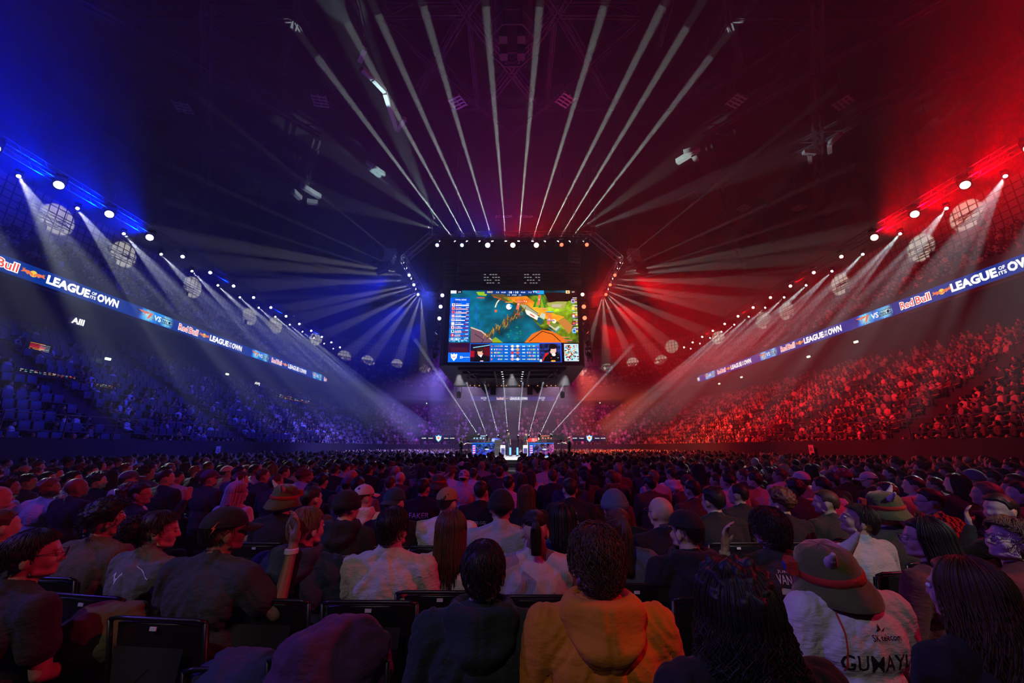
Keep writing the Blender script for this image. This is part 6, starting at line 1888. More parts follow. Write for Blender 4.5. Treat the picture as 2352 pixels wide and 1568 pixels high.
# ------------------------------------------------------------------ low detail figure for the far crowd, all in one mesh
def low_person(detail=1, arms_up=0):
    """verts, quads, colour slot per vertex: 0 skin 1 hair 2 top 3 trousers"""
    mb = MB(); slot = []
    def mark(k):
        slot.extend([k] * (len(mb.v) - len(slot)))
    n = 8 if detail else 6
    mb.ell((0, .012, 1.165), (.078, .092, .112), n, 6 if detail else 4); mark(0)
    mb.ell((0, -.014, 1.200), (.088, .103, .088), n, 5 if detail else 4); mark(1)
    if detail: mb.bar((0, -.01, 1.0), (0, .0, 1.09), .052, 6); mark(0)
    mb.lathe([(.05, 1.04), (.16, .99), (.20, .90), (.175, .72), (.17, .46)], (0, -.01, 0), n, sx=1.08, sy=.66); mark(2)
    for s in (-1, 1):
        if arms_up:
            mb.bar((s * .19, -.01, .96), (s * .30, .14, .86), .05, 4, .042); mark(2)
            mb.bar((s * .30, .14, .86), (s * .10, .28, 1.06), .036, 4, .03); mark(0)
        else:
            mb.bar((s * .19, -.01, .96), (s * .25, .06, .70), .052, 4, .044); mark(2)
            mb.bar((s * .25, .06, .70), (s * .08, .27, .64), .036, 4, .032); mark(0 if detail else 2)
        if detail:
            mb.bar((s * .1, 0, .5), (s * .13, .42, .5), .082, 5, .068); mb.bar((s * .13, .42, .5), (s * .13, .40, .06), .062, 5, .045); mark(3)
    return np.array(mb.v, float), mb.f, np.array(slot)
def crowd_mesh(name, spots, detail, seed, white=.2):
    """spots: (x, y, z, rz)"""
    R = np.random.RandomState(seed)
    temps = [low_person(detail, 0), low_person(detail, 1), low_person(detail, 0)]
    allv, allc, loops, lt = [], [], [], []
    off = 0
    spots = np.array(spots)
    which = R.choice(3, len(spots), p=[.45, .2, .35])
    for ti, (v, f, sl) in enumerate(temps):
        S = spots[which == ti]
        m = len(S)
        if m == 0: continue
        sc_ = R.uniform(.93, 1.07, (m, 3)) * R.uniform(.94, 1.04, (m, 1))
        a = S[:, 3] + R.normal(0, .16, m)
        ca, sa = np.cos(a)[:, None], np.sin(a)[:, None]
        vv = v[None] * sc_[:, None, :]
        # lean and head turn
        lean = R.normal(0.0, .07, m)[:, None]
        vv[:, :, 1] += lean * np.clip(vv[:, :, 2] - .5, 0, None)
        sway = R.normal(0, .06, m)[:, None]
        vv[:, :, 0] += sway * np.clip(vv[:, :, 2] - .5, 0, None)
        x = vv[:, :, 0] * ca - vv[:, :, 1] * sa + S[:, 0:1]
        y = vv[:, :, 0] * sa + vv[:, :, 1] * ca + S[:, 1:2]
        z = vv[:, :, 2] + S[:, 2:3]
        allv.append(np.stack([x, y, z], -1).reshape(-1, 3))
        skin = np.array([(.60, .38, .28), (.52, .31, .22), (.66, .45, .36), (.30, .17, .11)])[R.choice(4, m, p=[.4, .25, .25, .1])]
        hair = np.array([(.012, .010, .010), (.03, .018, .012), (.09, .045, .025), (.3, .2, .1), (.6, .58, .56)])[R.choice(5, m, p=[.38, .34, .16, .08, .04])]
        pal = np.array([(.012, .012, .015), (.04, .04, .05), (.04, .05, .10), (.72, .70, .70), (.30, .30, .31), (.14, .03, .03), (.08, .10, .06), (.5, .44, .38), (.10, .16, .26), (.5, .2, .05)])
        pp = np.array([.34, .14, .09, white, .07, .05, .03, .05, .04, .01]); pp /= pp.sum()
        top = pal[R.choice(10, m, p=pp)] * R.uniform(.8, 1.15, (m, 1))
        tr = np.array([(.02, .025, .04), (.015, .015, .018), (.12, .10, .08)])[R.choice(3, m, p=[.5, .4, .1])]
        cols = np.stack([skin, hair, top, tr], 1)
        c = cols[:, sl, :]
        allc.append(c.reshape(-1, 3))
        fl = [i for q in f for i in q]; fn = [len(q) for q in f]
        base = (np.arange(m) * len(v))[:, None] + off
        loops.append((np.array(fl)[None] + base).ravel())
        lt.append(np.tile(np.array(fn), m))
        off += m * len(v)
    V = np.concatenate(allv); Cc = np.concatenate(allc); Lp = np.concatenate(loops); Lt = np.concatenate(lt)
    me = bpy.data.meshes.new(name)
    me.vertices.add(len(V)); me.vertices.foreach_set('co', V.ravel())
    me.loops.add(len(Lp)); me.loops.foreach_set('vertex_index', Lp.astype(np.int32))
    ls = np.concatenate([[0], np.cumsum(Lt)[:-1]])
    me.polygons.add(len(Lt)); me.polygons.foreach_set('loop_start', ls.astype(np.int32))
    me.update(calc_edges=True)
    me.polygons.foreach_set('use_smooth', np.ones(len(Lt), bool))
    at = me.color_attributes.new(name='tint', type='FLOAT_COLOR', domain='POINT')
    c4 = np.ones((len(V), 4)); c4[:, :3] = Cc
    at.data.foreach_set('color', c4.ravel())
    me.materials.append(attr_material('crowd_cloth_and_skin', rough=.7))
    return me
R0 = np.random.RandomState(5)
def face_stage(x, y): return math.atan2(33 - y, 0 - x) - math.pi / 2
near_spots = list((x, y, 0.0, face_stage(x, y)) for x, y in rest_spots)
SEC = [(-16.8, -8.6), (-7.7, -.35), (.35, 7.7), (8.6, 16.8)]
for k in range(80):
    Y = FLOOR_ROWS[-1] + .92 * (k + 1)
    if Y > 62: break
    for a, b in SEC:
        n = int((b - a) / .53)
        for i in range(n):
            x = a + (i + .5) * (b - a) / n
            if 27.2 < Y < 42 and abs(x) < 8.2: continue
            if 25.8 < Y < 27.2 and abs(x) < 3: continue
            if not free(x, Y): continue
            if R0.rand() < .06: continue
            near_spots.append((x + R0.normal(0, .05), Y + R0.normal(0, .08), 0.0, face_stage(x, Y)))
far_spots = []; top_spots = []; empty_seats = []
def along(off, z0):
    """seat positions along one bowl row: x, y, facing"""
    out = []
    X = HX + off
    for s in (-1, 1):
        y = 4.0
        while y < YE - RC:
            out.append((s * X, y, math.radians(90 if s > 0 else -90), s, y)); y += .54
    r = RC + off
    n = int(r * math.pi / 2 / .54)
    for s in (-1, 1):
        for i in range(n):
            a = math.pi / 2 * i / n
            out.append((s * (HX - RC + r * math.cos(a)), YE - RC + r * math.sin(a), math.radians(90) * s - a * s + math.pi * 0 + (math.pi / 2 - math.pi / 2), s, 60 + a))
    x = -(HX - RC)
    while x < HX - RC: out.append((x, YE + off, math.pi, 0, x)); x += .54
    return out
for i in range(N_LOW):
    off, z = low_row(i)
    for (x, y, a, s, u) in along(off, z):
        if (s and any(ss == s and abs(u - c) < .8 for ss, c in AISLES)) or (s == 0 and any(ss == 0 and abs(u - c) < .8 for ss, c in AISLES)): continue
        if s and 60 <= u and (abs(u - 60.5) < .03 or abs(u - 61.1) < .03): continue
        ang = face_stage(x, y) * .5 + a * .5 if s == 0 else face_stage(x, y)
        # how full the block is
        if s < 0 and u < 60:
            full = np.interp(u, [8, 16, 22, 30, 42, 52], [.05, .22, .42, .50, .66, .93]) * np.interp(i, [0, 5, 9, 15], [1.25, .95, .55, .35] if u < 34 else [1.15, 1, .95, .9])
            if u < 19 and 1 < i < 4: full *= .6
        elif s > 0 and u < 60:
            full = np.interp(i, [0, 12, 15], [.96, .95, .80])
        else: full = .92
        if R0.rand() < full: far_spots.append((x, y, z, ang, i, s))
        elif s <= 0: empty_seats.append((x, y, z, a, i, s))
for i in range(N_UP):
    off, z = up_row(i)
    for (x, y, a, s, u) in along(off, z):
        if s and u < 60 and u < 16: continue
        if R0.rand() < (.55 if s < 0 and u < 60 else .9): top_spots.append((x, y, z - .42, face_stage(x, y)))
# the nearest of them in each stand are individuals
def px_of(x, y, z):
    zc = y * math.cos(PITCH) + (z - EYE.z) * math.sin(PITCH)
    return 1176 + F * x / zc, 784 - F * ((z - EYE.z) * math.cos(PITCH) - y * math.sin(PITCH)) / zc, zc
ind = {-1: [], 1: []}
for sp in sorted(far_spots, key=lambda q: px_of(q[0], q[1], q[2] + .7)[2]):
    s = sp[5]
    if s == 0: continue
    u, v, zc = px_of(sp[0], sp[1], sp[2] + 1.0)
    if 15 < u < 2337 and v < 1030 and len(ind[s]) < (22 if s < 0 else 24): ind[s].append(sp)
chosen = {id(q) for l in ind.values() for q in l}
for s in (-1, 1):
    used_row = {}
    for sp in ind[s]:
        x, y, z, a, i, _ = sp
        k = used_row.get(i, 0); used_row[i] = k + 1
        t = generic(x, y, z - .42, a, '%s from near end, %s row, %s stand' % (ORD[k], ORD[i], 'left' if s < 0 else 'right'), 'people in the near end of the %s stand' % ('left' if s < 0 else 'right'), yaw=0)
# seats sit on the tread, so the seated figures are lowered to a 0.45 m pitch of the next step
fs_ = [(x, y, z - .42, a) for (x, y, z, a, i, s) in far_spots if not any(q[0] == x and q[1] == y for q in ind[s] if s)] if False else [(q[0], q[1], q[2] - .42, q[3]) for q in far_spots if id(q) not in chosen]
print('crowd', len(near_spots), len(fs_), len(top_spots), len(empty_seats))
near_spots = [(x, y, z, a) for x, y, z, a in near_spots]
tag(mesh_obj('crowd', crowd_mesh('floor_crowd', near_spots, 1, 1, .16)), 'dense seated crowd filling the arena floor up to and beyond the stage', 'crowd', kind='stuff')
tag(mesh_obj('crowd', crowd_mesh('lower_crowd', fs_, 1, 2, .22)), 'dense seated crowd filling the lower stands under the ribbon displays', 'crowd', kind='stuff')
tag(mesh_obj('crowd', crowd_mesh('upper_crowd', top_spots, 0, 3, .12)), 'dim distant crowd in the upper stands above the ribbon displays', 'crowd', kind='stuff')

# ------------------------------------------------------------------ empty blue seats of the left stand
M_seat = principled('blue_seat_plastic', (.015, .022, .085), .5)
mb = MB(); mb.box((0, .08, .02), (.44, .40, .05), Matrix.Rotation(.05, 3, 'X')); seat_s = evaluated(mb.mesh('seat'), [('BEVEL', dict(width=.015, segments=2))]); seat_s.materials.append(M_seat)
mb = MB(); mb.box((0, -.15, .26), (.45, .045, .46), Matrix.Rotation(.14, 3, 'X')); seat_b = evaluated(mb.mesh('backrest'), [('BEVEL', dict(width=.018, segments=2))]); seat_b.materials.append(M_seat)
mb = MB(); mb.bar((0, -.1, 0), (0, -.12, -.41), .03, 6); mb.box((0, -.12, -.40), (.3, .2, .02)); seat_p = mb.mesh('pedestal', M_rail)
empty_seats.sort(key=lambda q: px_of(q[0], q[1], q[2])[2])
vis = [q for q in empty_seats if q[5] < 0 and px_of(q[0], q[1], q[2] + .4)[0] > -20 and q[4] < 16]
rowc = {}
for q in vis[:90]:
    x, y, z, a, i, s = q
    k = rowc.get(i, 0); rowc[i] = k + 1
    t = empty('stadium_seat', (x, y, z + .42), a, 'empty blue stadium seat, %s vacant one from near end, %s row, left stand' % (ORD[min(k, 37)], ORD[i]), 'seat', 'empty blue seats in the left stand')
    mesh_obj('seat', seat_s, None, t); mesh_obj('backrest', seat_b, None, t); mesh_obj('pedestal', seat_p, None, t)
mb = MB()
for q in vis[90:]:
    x, y, z, a, i, s = q
    Rz = Matrix.Rotation(a, 3, 'Z')
    mb.box(Vector((x, y, z + .44)) + Rz @ Vector((0, .08, 0)), (.44, .4, .05), Rz)
    mb.box(Vector((x, y, z + .68)) + Rz @ Vector((0, -.15, 0)), (.45, .045, .46), Rz @ Matrix.Rotation(.14, 3, 'X'))
tag(mb.build('stadium_seating', M_seat), 'further empty blue seats filling gaps among the people of the left stand', 'seating', kind='stuff')
# ------------------------------------------------------------------ the stage
M_stage = principled('white_glossy_stage', (.75, .75, .78), .3, coat=.3)
M_trim = principled('stage_skirt', (.02, .02, .025), .5)
ST0, ST1, SZt = 30.6, 38.4, 0.95
st = empty('stage', (0, 34.5, 0), 0, 'low square stage with a white top and black skirt below the scoreboard', 'stage')
mb = MB(); mb.box((0, 0, SZt / 2 - .06), (13.0, ST1 - ST0, SZt - .1)); mb.build('skirt', M_trim, st)
mb = MB(); mb.box((0, 0, SZt - .04), (13.2, ST1 - ST0 + .2, .08)); mb.build('deck', M_stage, st)
M_edge = emissive('white_stage_edge_light', (1, .97, 1), 2.2)
mb = MB(); mb.box((.15, -(ST1 - ST0) / 2 - .13, SZt - .16), (3.3, .04, .14)); mb.build('edge_light', M_edge, st)
mb = MB()
for s in (-1, 1): mb.box((s * 4.3, -(ST1 - ST0) / 2 - .13, SZt - .12), (3.6, .04, .06))
mb.build('edge_strip', emissive('blue_edge_strip', (.15, .3, 1), 1.2), st)
def sp(px, py, Y): return atY(px, py, Y)
YS = 31.6
# LED-fronted desks
def desk(x0, x1, ytop, hue, label):
    a, b = sp(x0, ytop, YS), sp(x1, ytop, YS)
    w = b.x - a.x; h = a.z - SZt
    t = empty('game_desk', ((a.x + b.x) / 2, YS, SZt), 0, label, 'desk')
    mb = MB(); mb.box((0, .45, h / 2), (w, .8, h)); mb.build('desk_body', M_dark, t)
    mb = MB(); mb.box((0, .42, h + .02), (w + .06, .95, .05)); mb.build('desk_top', M_dark, t)
    P2 = Paint(110, 56, (.02, .05, .2) if hue < 0 else (.12, .03, .12))
    P2.a[..., 0] = .05 + (.10 if hue < 0 else .35) * P2.X; P2.a[..., 1] = .12 + .1 * (1 - P2.Y); P2.a[..., 2] = .45 if hue < 0 else .35
    P2.grain(np.ones(P2.X.shape, bool), 1.6, 9, 5, 3 + hue)
    r2 = np.random.RandomState(30 + hue)
    for i in range(60): P2.disc(.2 + .75 * r2.rand(), .15 + .8 * r2.rand(), .02 * r2.rand() + .008, .03, r2.uniform(0, 1, 3) * np.array([.6, .6, .9] if hue < 0 else [.9, .5, .5]))
    P2.rect(0, 0, 1, .06, (.1, .4, .9)); P2.rect(.02, .12, .17, .95, (.05, .3, .8))
    for i in range(8): P2.rect(.04, .2 + .09 * i, .15, .25 + .09 * i, [(.9, .85, .95), (.9, .2, .4)][i % 2])
    P2.disc(.62, .5, .09, .05, (.75, .8, .9)); P2.rect(.0, .97, 1, 1, (.1, .5, 1))
    o = mesh_obj('front_screen', P2.mesh('front_screen', w - .06, h - .06, M_led), None, t); o.location = (-w / 2 + .03, -.02 + .03, .03)
    return t, h, w
d1, dh, dw = desk(1083, 1141, 1016, -1, 'left player desk with a blue game picture on its LED front')
d2, _, _ = desk(1214, 1273, 1016, 1, 'right player desk with a red-toned game picture on its LED front')
# monitors and computers on the desks
M_glowb = emissive('blue_monitor_glow', (.3, .55, 1), 1.6); M_glowr = emissive('red_pc_glow', (1, .25, .15), 1.0)
for (px, lab, em, dsk) in ((1092, 'angled monitor with white edge on the left desk, outer one', M_glowb, -1), (1107, 'angled monitor with white edge on the left desk, inner one', M_glowb, -1), (1250, 'monitor seen from behind on the right desk, inner one', M_glowr, 1), (1263, 'open computer case glowing red on the right desk', M_glowr, 1)):
    p = sp(px, 1012, YS + .4)
    t = empty('monitor' if 'monitor' in lab else 'computer_case', (p.x, YS + .4, SZt + dh + .045), -.2 * dsk, lab, 'monitor' if 'monitor' in lab else 'computer')
    mb = MB(); mb.box((0, 0, .30), (.56, .05 if 'monitor' in lab else .3, .36)); mb.build('screen_back' if 'monitor' in lab else 'case', M_dark, t)
    mb = MB(); mb.bar((0, 0, 0), (0, 0, .2), .03, 6); mb.box((0, 0, .01), (.25, .18, .02)); mb.build('stand', M_dark, t)
    mb = MB(); mb.box((0, -.03 if 'monitor' in lab else -.16, .46), (.54, .012, .05)); mb.box((-.1, -.03 if 'monitor' in lab else -.16, .30), (.12, .012, .12)); mb.box((.12, -.03 if 'monitor' in lab else -.16, .27), (.1, .012, .1)); mb.build('lights', em, t)
# racing-style chairs
for k, (px, col, lab) in enumerate(((1133, (.05, .1, .6), 'blue and black gaming chair, inner one behind the left desk'), (1138, (.05, .1, .6), 'blue and black gaming chair, outer one behind the left desk'),
                                     (1219, (.7, .03, .03), 'red gaming chair, first from the left behind the right desk'), (1225, (.7, .03, .03), 'red gaming chair, second from the left behind the right desk'), (1231, (.7, .03, .03), 'red gaming chair, third from the left behind the right desk'))):
    Yc = YS + 1.7 + .45 * (k % 3)
    p = sp(px, 1005, Yc)
    m = principled('chair_%s' % ('blue' if k < 2 else 'red'), col, .4)
    t = empty('gaming_chair', (p.x, Yc, SZt), .5 if k < 2 else -.5, lab, 'chair', 'gaming chairs on the stage')
    mb = MB(); mb.box((0, 0, .5), (.5, .5, .12)); mb.build('seat', M_dark, t)
    mb = MB(); mb.add([(-.25, -.2, .5), (.25, -.2, .5), (.3, -.28, .9), (.22, -.34, 1.35), (-.22, -.34, 1.35), (-.3, -.28, .9)], [(0, 1, 2, 3, 4, 5)]); me = evaluated(mb.mesh('backrest'), [('SOLIDIFY', dict(thickness=.1))]); me.materials.append(m); mesh_obj('backrest', me, None, t)
    mb = MB(); mb.bar((0, 0, .1), (0, 0, .45), .03, 6)
    for q in range(5): mb.bar((0, 0, .1), (.28 * math.cos(q * 1.256), .28 * math.sin(q * 1.256), .05), .02, 5)
    mb.build('base', M_dark, t)
# drinks coolers with printed fronts
for px, lab in ((1155, 'white drinks cooler with printed front on the stage, left of the standing man'), (1207, 'white drinks cooler with printed front, in front of the headset man')):
    a = sp(px - 5.5, 1022, 31.3); b = sp(px + 5.5, 1022, 31.3)
    w = b.x - a.x; h = a.z - SZt
    t = empty('drinks_cooler', ((a.x + b.x) / 2, 31.3, SZt), 0, lab, 'cooler', 'drinks coolers on the stage')
    mb = MB(); mb.box((0, .25, h / 2), (w, .45, h)); mb.build('cabinet', M_white, t)
    mb = MB(); mb.box((0, .0, h * .32), (w * .72, .03, h * .3)); mb.box((0, .0, h * .62), (w * .72, .03, h * .22)); mb.build('glass_panel', principled('cooler_panel', (.08, .08, .25), .3), t)
    Mx = frame((t.location.x, 31.3 - .0, SZt + h * .86), (1, 0, 0), (0, 0, 1))
    ribbon_text(t, 'Red Bull', Mx, 0, 0, w * .6, h * .08, M_redprint, .04)
# flight cases, blue tubes
for z in (0, .62):
    t = empty('flight_case', (sp(1145, 1020, 31.8).x, 31.8, SZt + z), 0, '%s black flight case beside the left desk' % ('lower' if z == 0 else 'upper'), 'case', 'stacked flight cases on the stage')
    mb = MB(); mb.box((0, 0, .3), (.6, .6, .58)); mb.build('case_body', M_dark, t)
    mb = MB()
    for zz in (.03, .57): mb.box((0, -.3, zz), (.62, .02, .04)); 
    mb.build('edging', M_steel, t)
for px, lab in ((1172, 'blue glowing tube beside the legs of the standing man'), (1188.5, 'blue glowing tube left of the right drinks cooler')):
    p = sp(px, 1030, 31.2)
    t = empty('light_tube', (p.x, 31.2, SZt), 0, lab, 'light tube', 'blue light tubes on the stage')
    mb = MB(); mb.lathe([(.06, .1), (.07, .12), (.07, .62), (.05, .64)], n=10); mb.build('tube', emissive('tube_blue', (.1, .3, 1), 3), t)
    mb = MB(); mb.lathe([(.11, 0), (.11, .04), (.07, .1)], n=10); mb.build('base', M_dark, t)
# people on the stage
M_headset = principled('black_headset', (.02, .02, .02), .4)
STAND = build_person(Pose(-35, 0, 0, arms=(default_arm(-1), default_arm(1)), stand=True) if False else Pose(-40, 0, 0, stand=True, wide=1.05,
    arms=(arm(SH(-1), (-.26, -.02, .70), (-.24, .05, .46), (.05, .15, -1), (1, 0, 0)), arm(SH(1), (.26, -.02, .70), (.24, .05, .46), (-.05, .15, -1), (-1, 0, 0)))), .014, False, .004, 3, 1.6, .55)
REACH = build_person(Pose(0, 0, 0, stand=True, wide=1.02, arms=(arm(SH(-1), (-.24, .14, .76), (-.14, .42, .86), (.1, 1, .2), (0, 0, -1)), arm(SH(1), (.24, .14, .76), (.14, .42, .90), (-.1, 1, .2), (0, 0, -1)))), .014, False, .004, 5, 1.6, .55)
def stage_person(px, pyfoot, Y, B, rz, label, hair='short', hc='dark', skin=0, headset=False, base_z=None, s=1.0, top='black', hat=None):
    p = sp(px, pyfoot, Y)
    z = (SZt if base_z is None else base_z)
    t = empty('person', (p.x, Y, z + (.455 * s if B is not SITB else 0)), rz, label, 'person')
    t.scale = (s, s, s)
    dress(t, B, SKIN[skin], hair, HAIR[hc], T[top], hat, 1, 0)
    if headset:
        mb = MB(); mb.tube([Vector((.092 * math.sin(a), -.01, .02 + .105 * math.cos(a))) for a in [-1.7 + 3.4 * i / 12 for i in range(13)]], .010, 6)
        for q in (-1, 1): mb.ell((q * .092, -.005, -.01), (.02, .034, .04), 10, 8)
        with_mat('headset', mb.mesh('headset', None, True), M_headset, t, B['head'])
    return t
SITB = GB['c']
stage_person(1167, 1036, 32.4, STAND, -.9, 'tall standing person in black t-shirt with headset in the middle of the stage', headset=True, s=1.04)
stage_person(1208, 1036, 33.2, STAND, -1.2, 'standing person in black t-shirt with cropped pale hair and headset right of centre stage', 'crop', 'blonde', headset=True, s=1.0)
stage_person(1123, 1020, YS + 1.3, SITB, .7, 'seated player with dark hair and headset at the left desk', headset=True, base_z=SZt + .12)
stage_person(1237, 1020, YS + 1.3, SITB, -2.6, 'seated player with yellow-green dyed hair at the right desk', 'messy', 'blonde', headset=True, base_z=SZt + .12)
stage_person(1058, 1040, 29.6, REACH, -1.2, 'camera operator in dark grey shirt reaching up to the left stage camera', top='charcoal', base_z=.55, headset=True)
stage_person(1308, 1040, 29.6, REACH, 1.3, 'bald camera operator in black with headphones at the right stage camera', 'bald', skin=0, base_z=.62, headset=True)
# cameras on pedestals
for px, dr, lab in ((1077, 1, 'broadcast camera on a white pedestal left of the stage'), (1289, -1, 'broadcast camera on a white pedestal right of the stage')):
    top_ = sp(px, 1014, 29.9)
    t = empty('broadcast_camera', (top_.x, 29.9, 0.0), 0, lab, 'camera', 'pedestal cameras by the stage')
    H = top_.z
    mb = MB(); mb.lathe([(.09, .25), (.08, H * .6), (.06, H * .62), (.05, H - .08)], n=12); mb.build('column', M_white, t)
    mb = MB(); mb.lathe([(.32, .1), (.36, .14), (.30, .25), (.1, .3)], n=12)
    mb.lathe([(.27, 0), (.29, .02), (.27, .04)], (0, 0, H - .15), 14); mb.build('base', M_white, t)
    mb = MB()
    for q in range(3): mb.ell((.28 * math.cos(q * 2.09), .28 * math.sin(q * 2.09), .06), (.06, .06, .06), 8, 6)
    mb.build('wheel', M_dark, t)
    Rm = Matrix.Rotation(-.3 * dr, 3, 'Y')
    mb = MB(); mb.box((0, 0, H + .28), (.52, .28, .30), Rm); mb.box((dr * .42, 0, H + .32 + .08), (.36, .20, .20), Rm); mb.lathe([(.11, 0), (.13, .1), (.12, .2)], (dr * .62, 0, H + .42), 12, rot=Matrix.Rotation(dr * 1.35, 3, 'Y')); mb.box((-dr * .1, 0, H + .52), (.22, .18, .16)); mb.build('camera_body', M_dark, t)
    mb = MB(); mb.bar((-dr * .2, 0, H + .1), (-dr * .7, -.05, H - .06), .018, 6); mb.bar((0, 0, H - .08), (0, 0, H + .14), .06, 8); mb.build('pan_handle', M_dark, t)
# stage floor beam lights
for k, ((bx, by), (tx, ty)) in enumerate(STAGE_BEAM):
    p = atY(bx, by, STAGE_Y + 3); q = atY(tx, ty, STAGE_Y + 3)
    p.z = max(atY(bx, by, STAGE_Y + 3).z, SZt + .4)
    fx = fixture('beam', p, q, 'upward white beam moving head, %s of eight across the back of the stage' % ORD[k], 'beam lights on the stage floor', up=-1)
    mb = MB(); mb.bar((0, 0, -.35), (0, 0, SZt - p.z), .05, 8); mb.box((0, 0, SZt - p.z + .02), (.5, .5, .04)); mb.build('stand_pole', M_dark, fx)
    pz = atY(bx, by, STAGE_Y + 3); L_ = (UZ - pz.z) / max(.3, (q - pz).normalized().z)
    beam_haze(fx, pz, q, 2.3, .09, min(L_ + (0 if k not in (0, 7) else 5), 13))
# banner screens either side of the stage
M_ban = emissive('dark_banner', (.02, .012, .06), .7)
for s, nm in ((-1, 'left'), (1, 'right')):
    a = sp(970 if s < 0 else 1315, 1002, 45); b = sp(1045 if s < 0 else 1392, 1002, 45)
    w = b.x - a.x
    t = empty('banner_screen', ((a.x + b.x) / 2, 45, 0), 0, 'dark wide banner screen with a round crest, %s of the stage' % nm, 'screen')
    zc = sp(1176, 1006, 45).z
    mb = MB(); mb.box((0, .1, zc), (w, .12, .62)); mb.build('panel', M_ban, t)
    mb = MB()
    for x in (-w / 2 + .2, 0, w / 2 - .2): mb.box((x, .14, zc / 2 - .15), (.1, .08, zc - .3))
    mb.build('support', M_dark, t)
    Mx = frame(((a.x + b.x) / 2, 45, zc), (1, 0, 0), (0, 0, 1))
    sh_ = [(-.45, .4), (-.25, .28), (0, .5), (.25, .28), (.45, .4), (.36, -.2), (0, -.55), (-.36, -.2)]
    M_c1 = emissive('crest_blue', (.1, .5, 1), 1.4)
    ribbon_shape(t, [(sh_, M_c1, 0), ([(px * .7, py * .7) for px, py in sh_], M_wh, .01), (circ(0, .05, .18), M_red, .02), (circ(0, .1, .08), M_yel, .03)], Mx, 0, 0, .75, .0, 'crest')
    for x, tx in ((-1.6, 'ACER'), (-.85, 'Predator'), (.85, 'SteelSeries'), (1.5, 'ACCOR')):
        ribbon_text(t, tx, Mx, x, 0, .5, .09, M_wh, .02)
    # aisle letter cards on the floor walls
    p = atX(500 if s < 0 else 1864, 1036 if s < 0 else 1033, s * 18.85)
    t = empty('block_sign', (p.x, p.y, p.z), 0, 'small white card with the block letters %s on the %s floor wall' % ('CC' if s < 0 else 'XX', nm), 'sign')
    mb = MB(); mb.box((0, 0, 0), (.03, .42, .62)); mb.build('card', M_white, t)
    Mx = frame((p.x - s * .03, p.y, p.z), (0, -s, 0), (0, 0, 1))
    ribbon_text(t, 'CC' if s < 0 else 'XX', Mx, 0, .05, .26, .2, M_ink, .0)
# ------------------------------------------------------------------ screens and signs of the left concourse, exit lamps
def side_screen(x0, y0, x1, y1, X, label, seed, cols, kind='video_screen', cat='screen'):
    a = atX(x0, y0, X); b = atX(x1, y1, X)
    w = abs(b.y - a.y); h = abs(a.z - b.z)
    t = empty(kind, (X, min(a.y, b.y), min(a.z, b.z)), 0, label, cat)
    P3 = Paint(100, 40, (.01, .02, .05))
    r3 = np.random.RandomState(seed)
    for c in cols:
        if c == 'bars':
            for i in range(5): P3.rect(.12, .12 + .17 * i, .12 + .75 * r3.uniform(.6, 1), .18 + .17 * i, [(.9, .5, .1), (.85, .08, .12), (.85, .08, .12), (.9, .3, .1), (.9, .6, .1)][i]); P3.rect(.5, .20 + .17 * i, .9, .23 + .17 * i, (.7, .75, .8))
        if c == 'cells':
            for i in range(13):
                for j in range(5):
                    if r3.rand() < .75: P3.rect(.02 + .075 * i, .06 + .19 * j, .02 + .075 * i + .05 * r3.rand() + .01, .14 + .19 * j, [(.7, .8, .9), (.8, .2, .1), (.1, .5, .6), (.9, .6, .3), (.3, .3, .5)][r3.randint(5)])
    me = P3.mesh('screen_picture', w, h, M_led if True else None)
    me.transform(Matrix.Rotation(math.pi / 2, 4, 'Z'))
    mb = MB(); mb.box((-.08, w / 2, h / 2), (.08, w + .12, h + .12)); mb.build('case', M_dark, t)
    o = mesh_obj('screen_picture', me, None, t); o.location = (0.0, 0, 0)
    mb = MB(); mb.bar((-.1, w / 2, 0), (-.1, w / 2, -1.2), .04, 6); mb.build('bracket', M_dark, t)
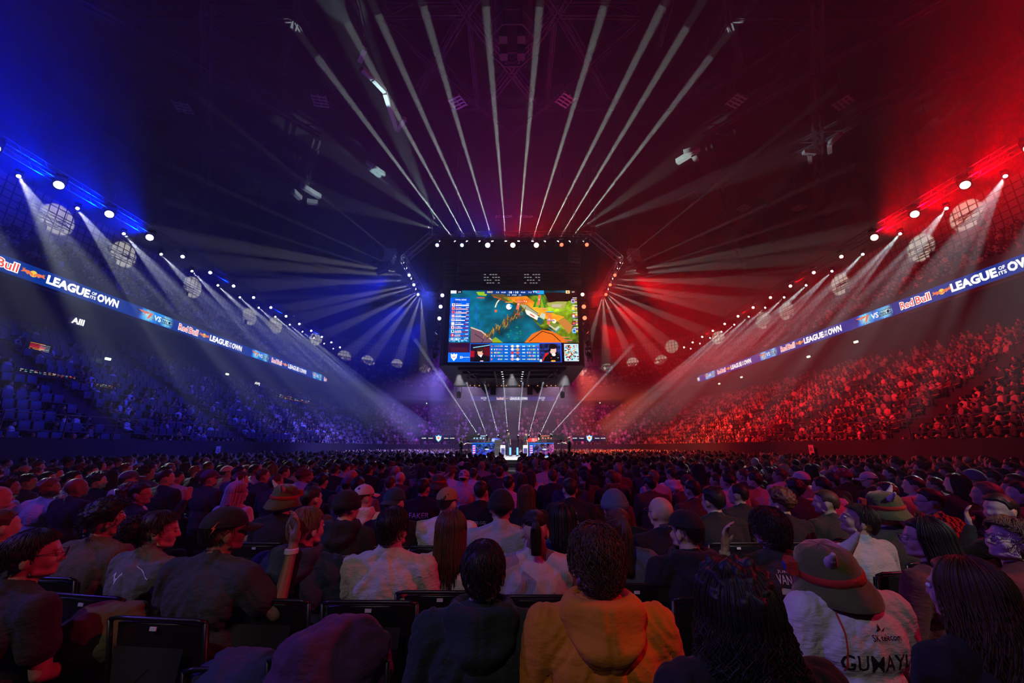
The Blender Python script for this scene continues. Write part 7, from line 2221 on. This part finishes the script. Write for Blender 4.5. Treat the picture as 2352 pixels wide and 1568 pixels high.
side_screen(64, 781, 117, 812, -29.0, 'small wall screen with red and orange bars in the left stand', 2, ['bars'])
side_screen(44, 845, 178, 872, -25.5, 'long strip screen with rows of player data low in the left stand', 3, ['cells'])
side_screen(222, 880, 258, 893, -24.0, 'small strip screen right of the long player data strip', 4, ['cells'])
side_screen(640, 913, 712, 921, -27.0, 'distant strip screen with red figures in the left stand', 5, ['cells'])
t = empty('entrance_sign', atX(178, 738, -29.5), 0, 'small white lit lettered sign in the upper left stand', 'sign')
Mx = frame(t.location, (0, 1, 0), (0, 0, 1)); ribbon_text(t, 'AllI', Mx, 0, 0, .8, .42, M_wh, .05, .04)
mb = MB(); mb.box((-.04, 0, 0), (.06, 1.1, .6)); mb.build('sign_board', M_dark, t)
t = empty('entrance_sign', atX(590, 881, -28.5), 0, 'tiny distant white lit sign in the left stand below the ribbon', 'sign')
Mx = frame(t.location, (0, 1, 0), (0, 0, 1)); ribbon_text(t, 'AWJ', Mx, 0, 0, .9, .35, M_wh, .05, .04)
mb = MB(); mb.box((-.04, 0, 0), (.06, 1.1, .5)); mb.build('sign_board', M_dark, t)
M_exit = emissive('exit_lamp_green', (.65, 1, .55), 3)
for k, (px, py) in enumerate([(1966, 785), (1857, 819), (1703, 866), (1652, 881), (160, 681), (248, 824), (522, 859), (1378, 925), (980, 926)]):
    s = -1 if px < 1176 else 1
    X = s * 29.0
    p = atX(px, py, X) if abs(px - 1176) > 300 else atY(px, py, 80)
    t = empty('exit_lamp', p, 0, 'tiny pale green exit lamp, %s' % ['nearest on the right stand back wall', 'second along the right stand back wall', 'third along the right stand back wall', 'farthest along the right stand back wall', 'under the near end of the left ribbon', 'above the near left screens', 'midway along the left stand', 'right of the stage in the end stand', 'left of the stage in the end stand'][k], 'exit lamp', 'green exit lamps round the bowl')
    mb = MB(); mb.box((0, 0, 0), (.12, .34, .16)); mb.build('lamp_glass', M_exit, t)
    mb = MB(); mb.bar((0, 0, .08), (0, 0, .5), .02, 5); mb.box((0, 0, .10), (.14, .36, .04)); mb.build('lamp_holder', M_dark, t)
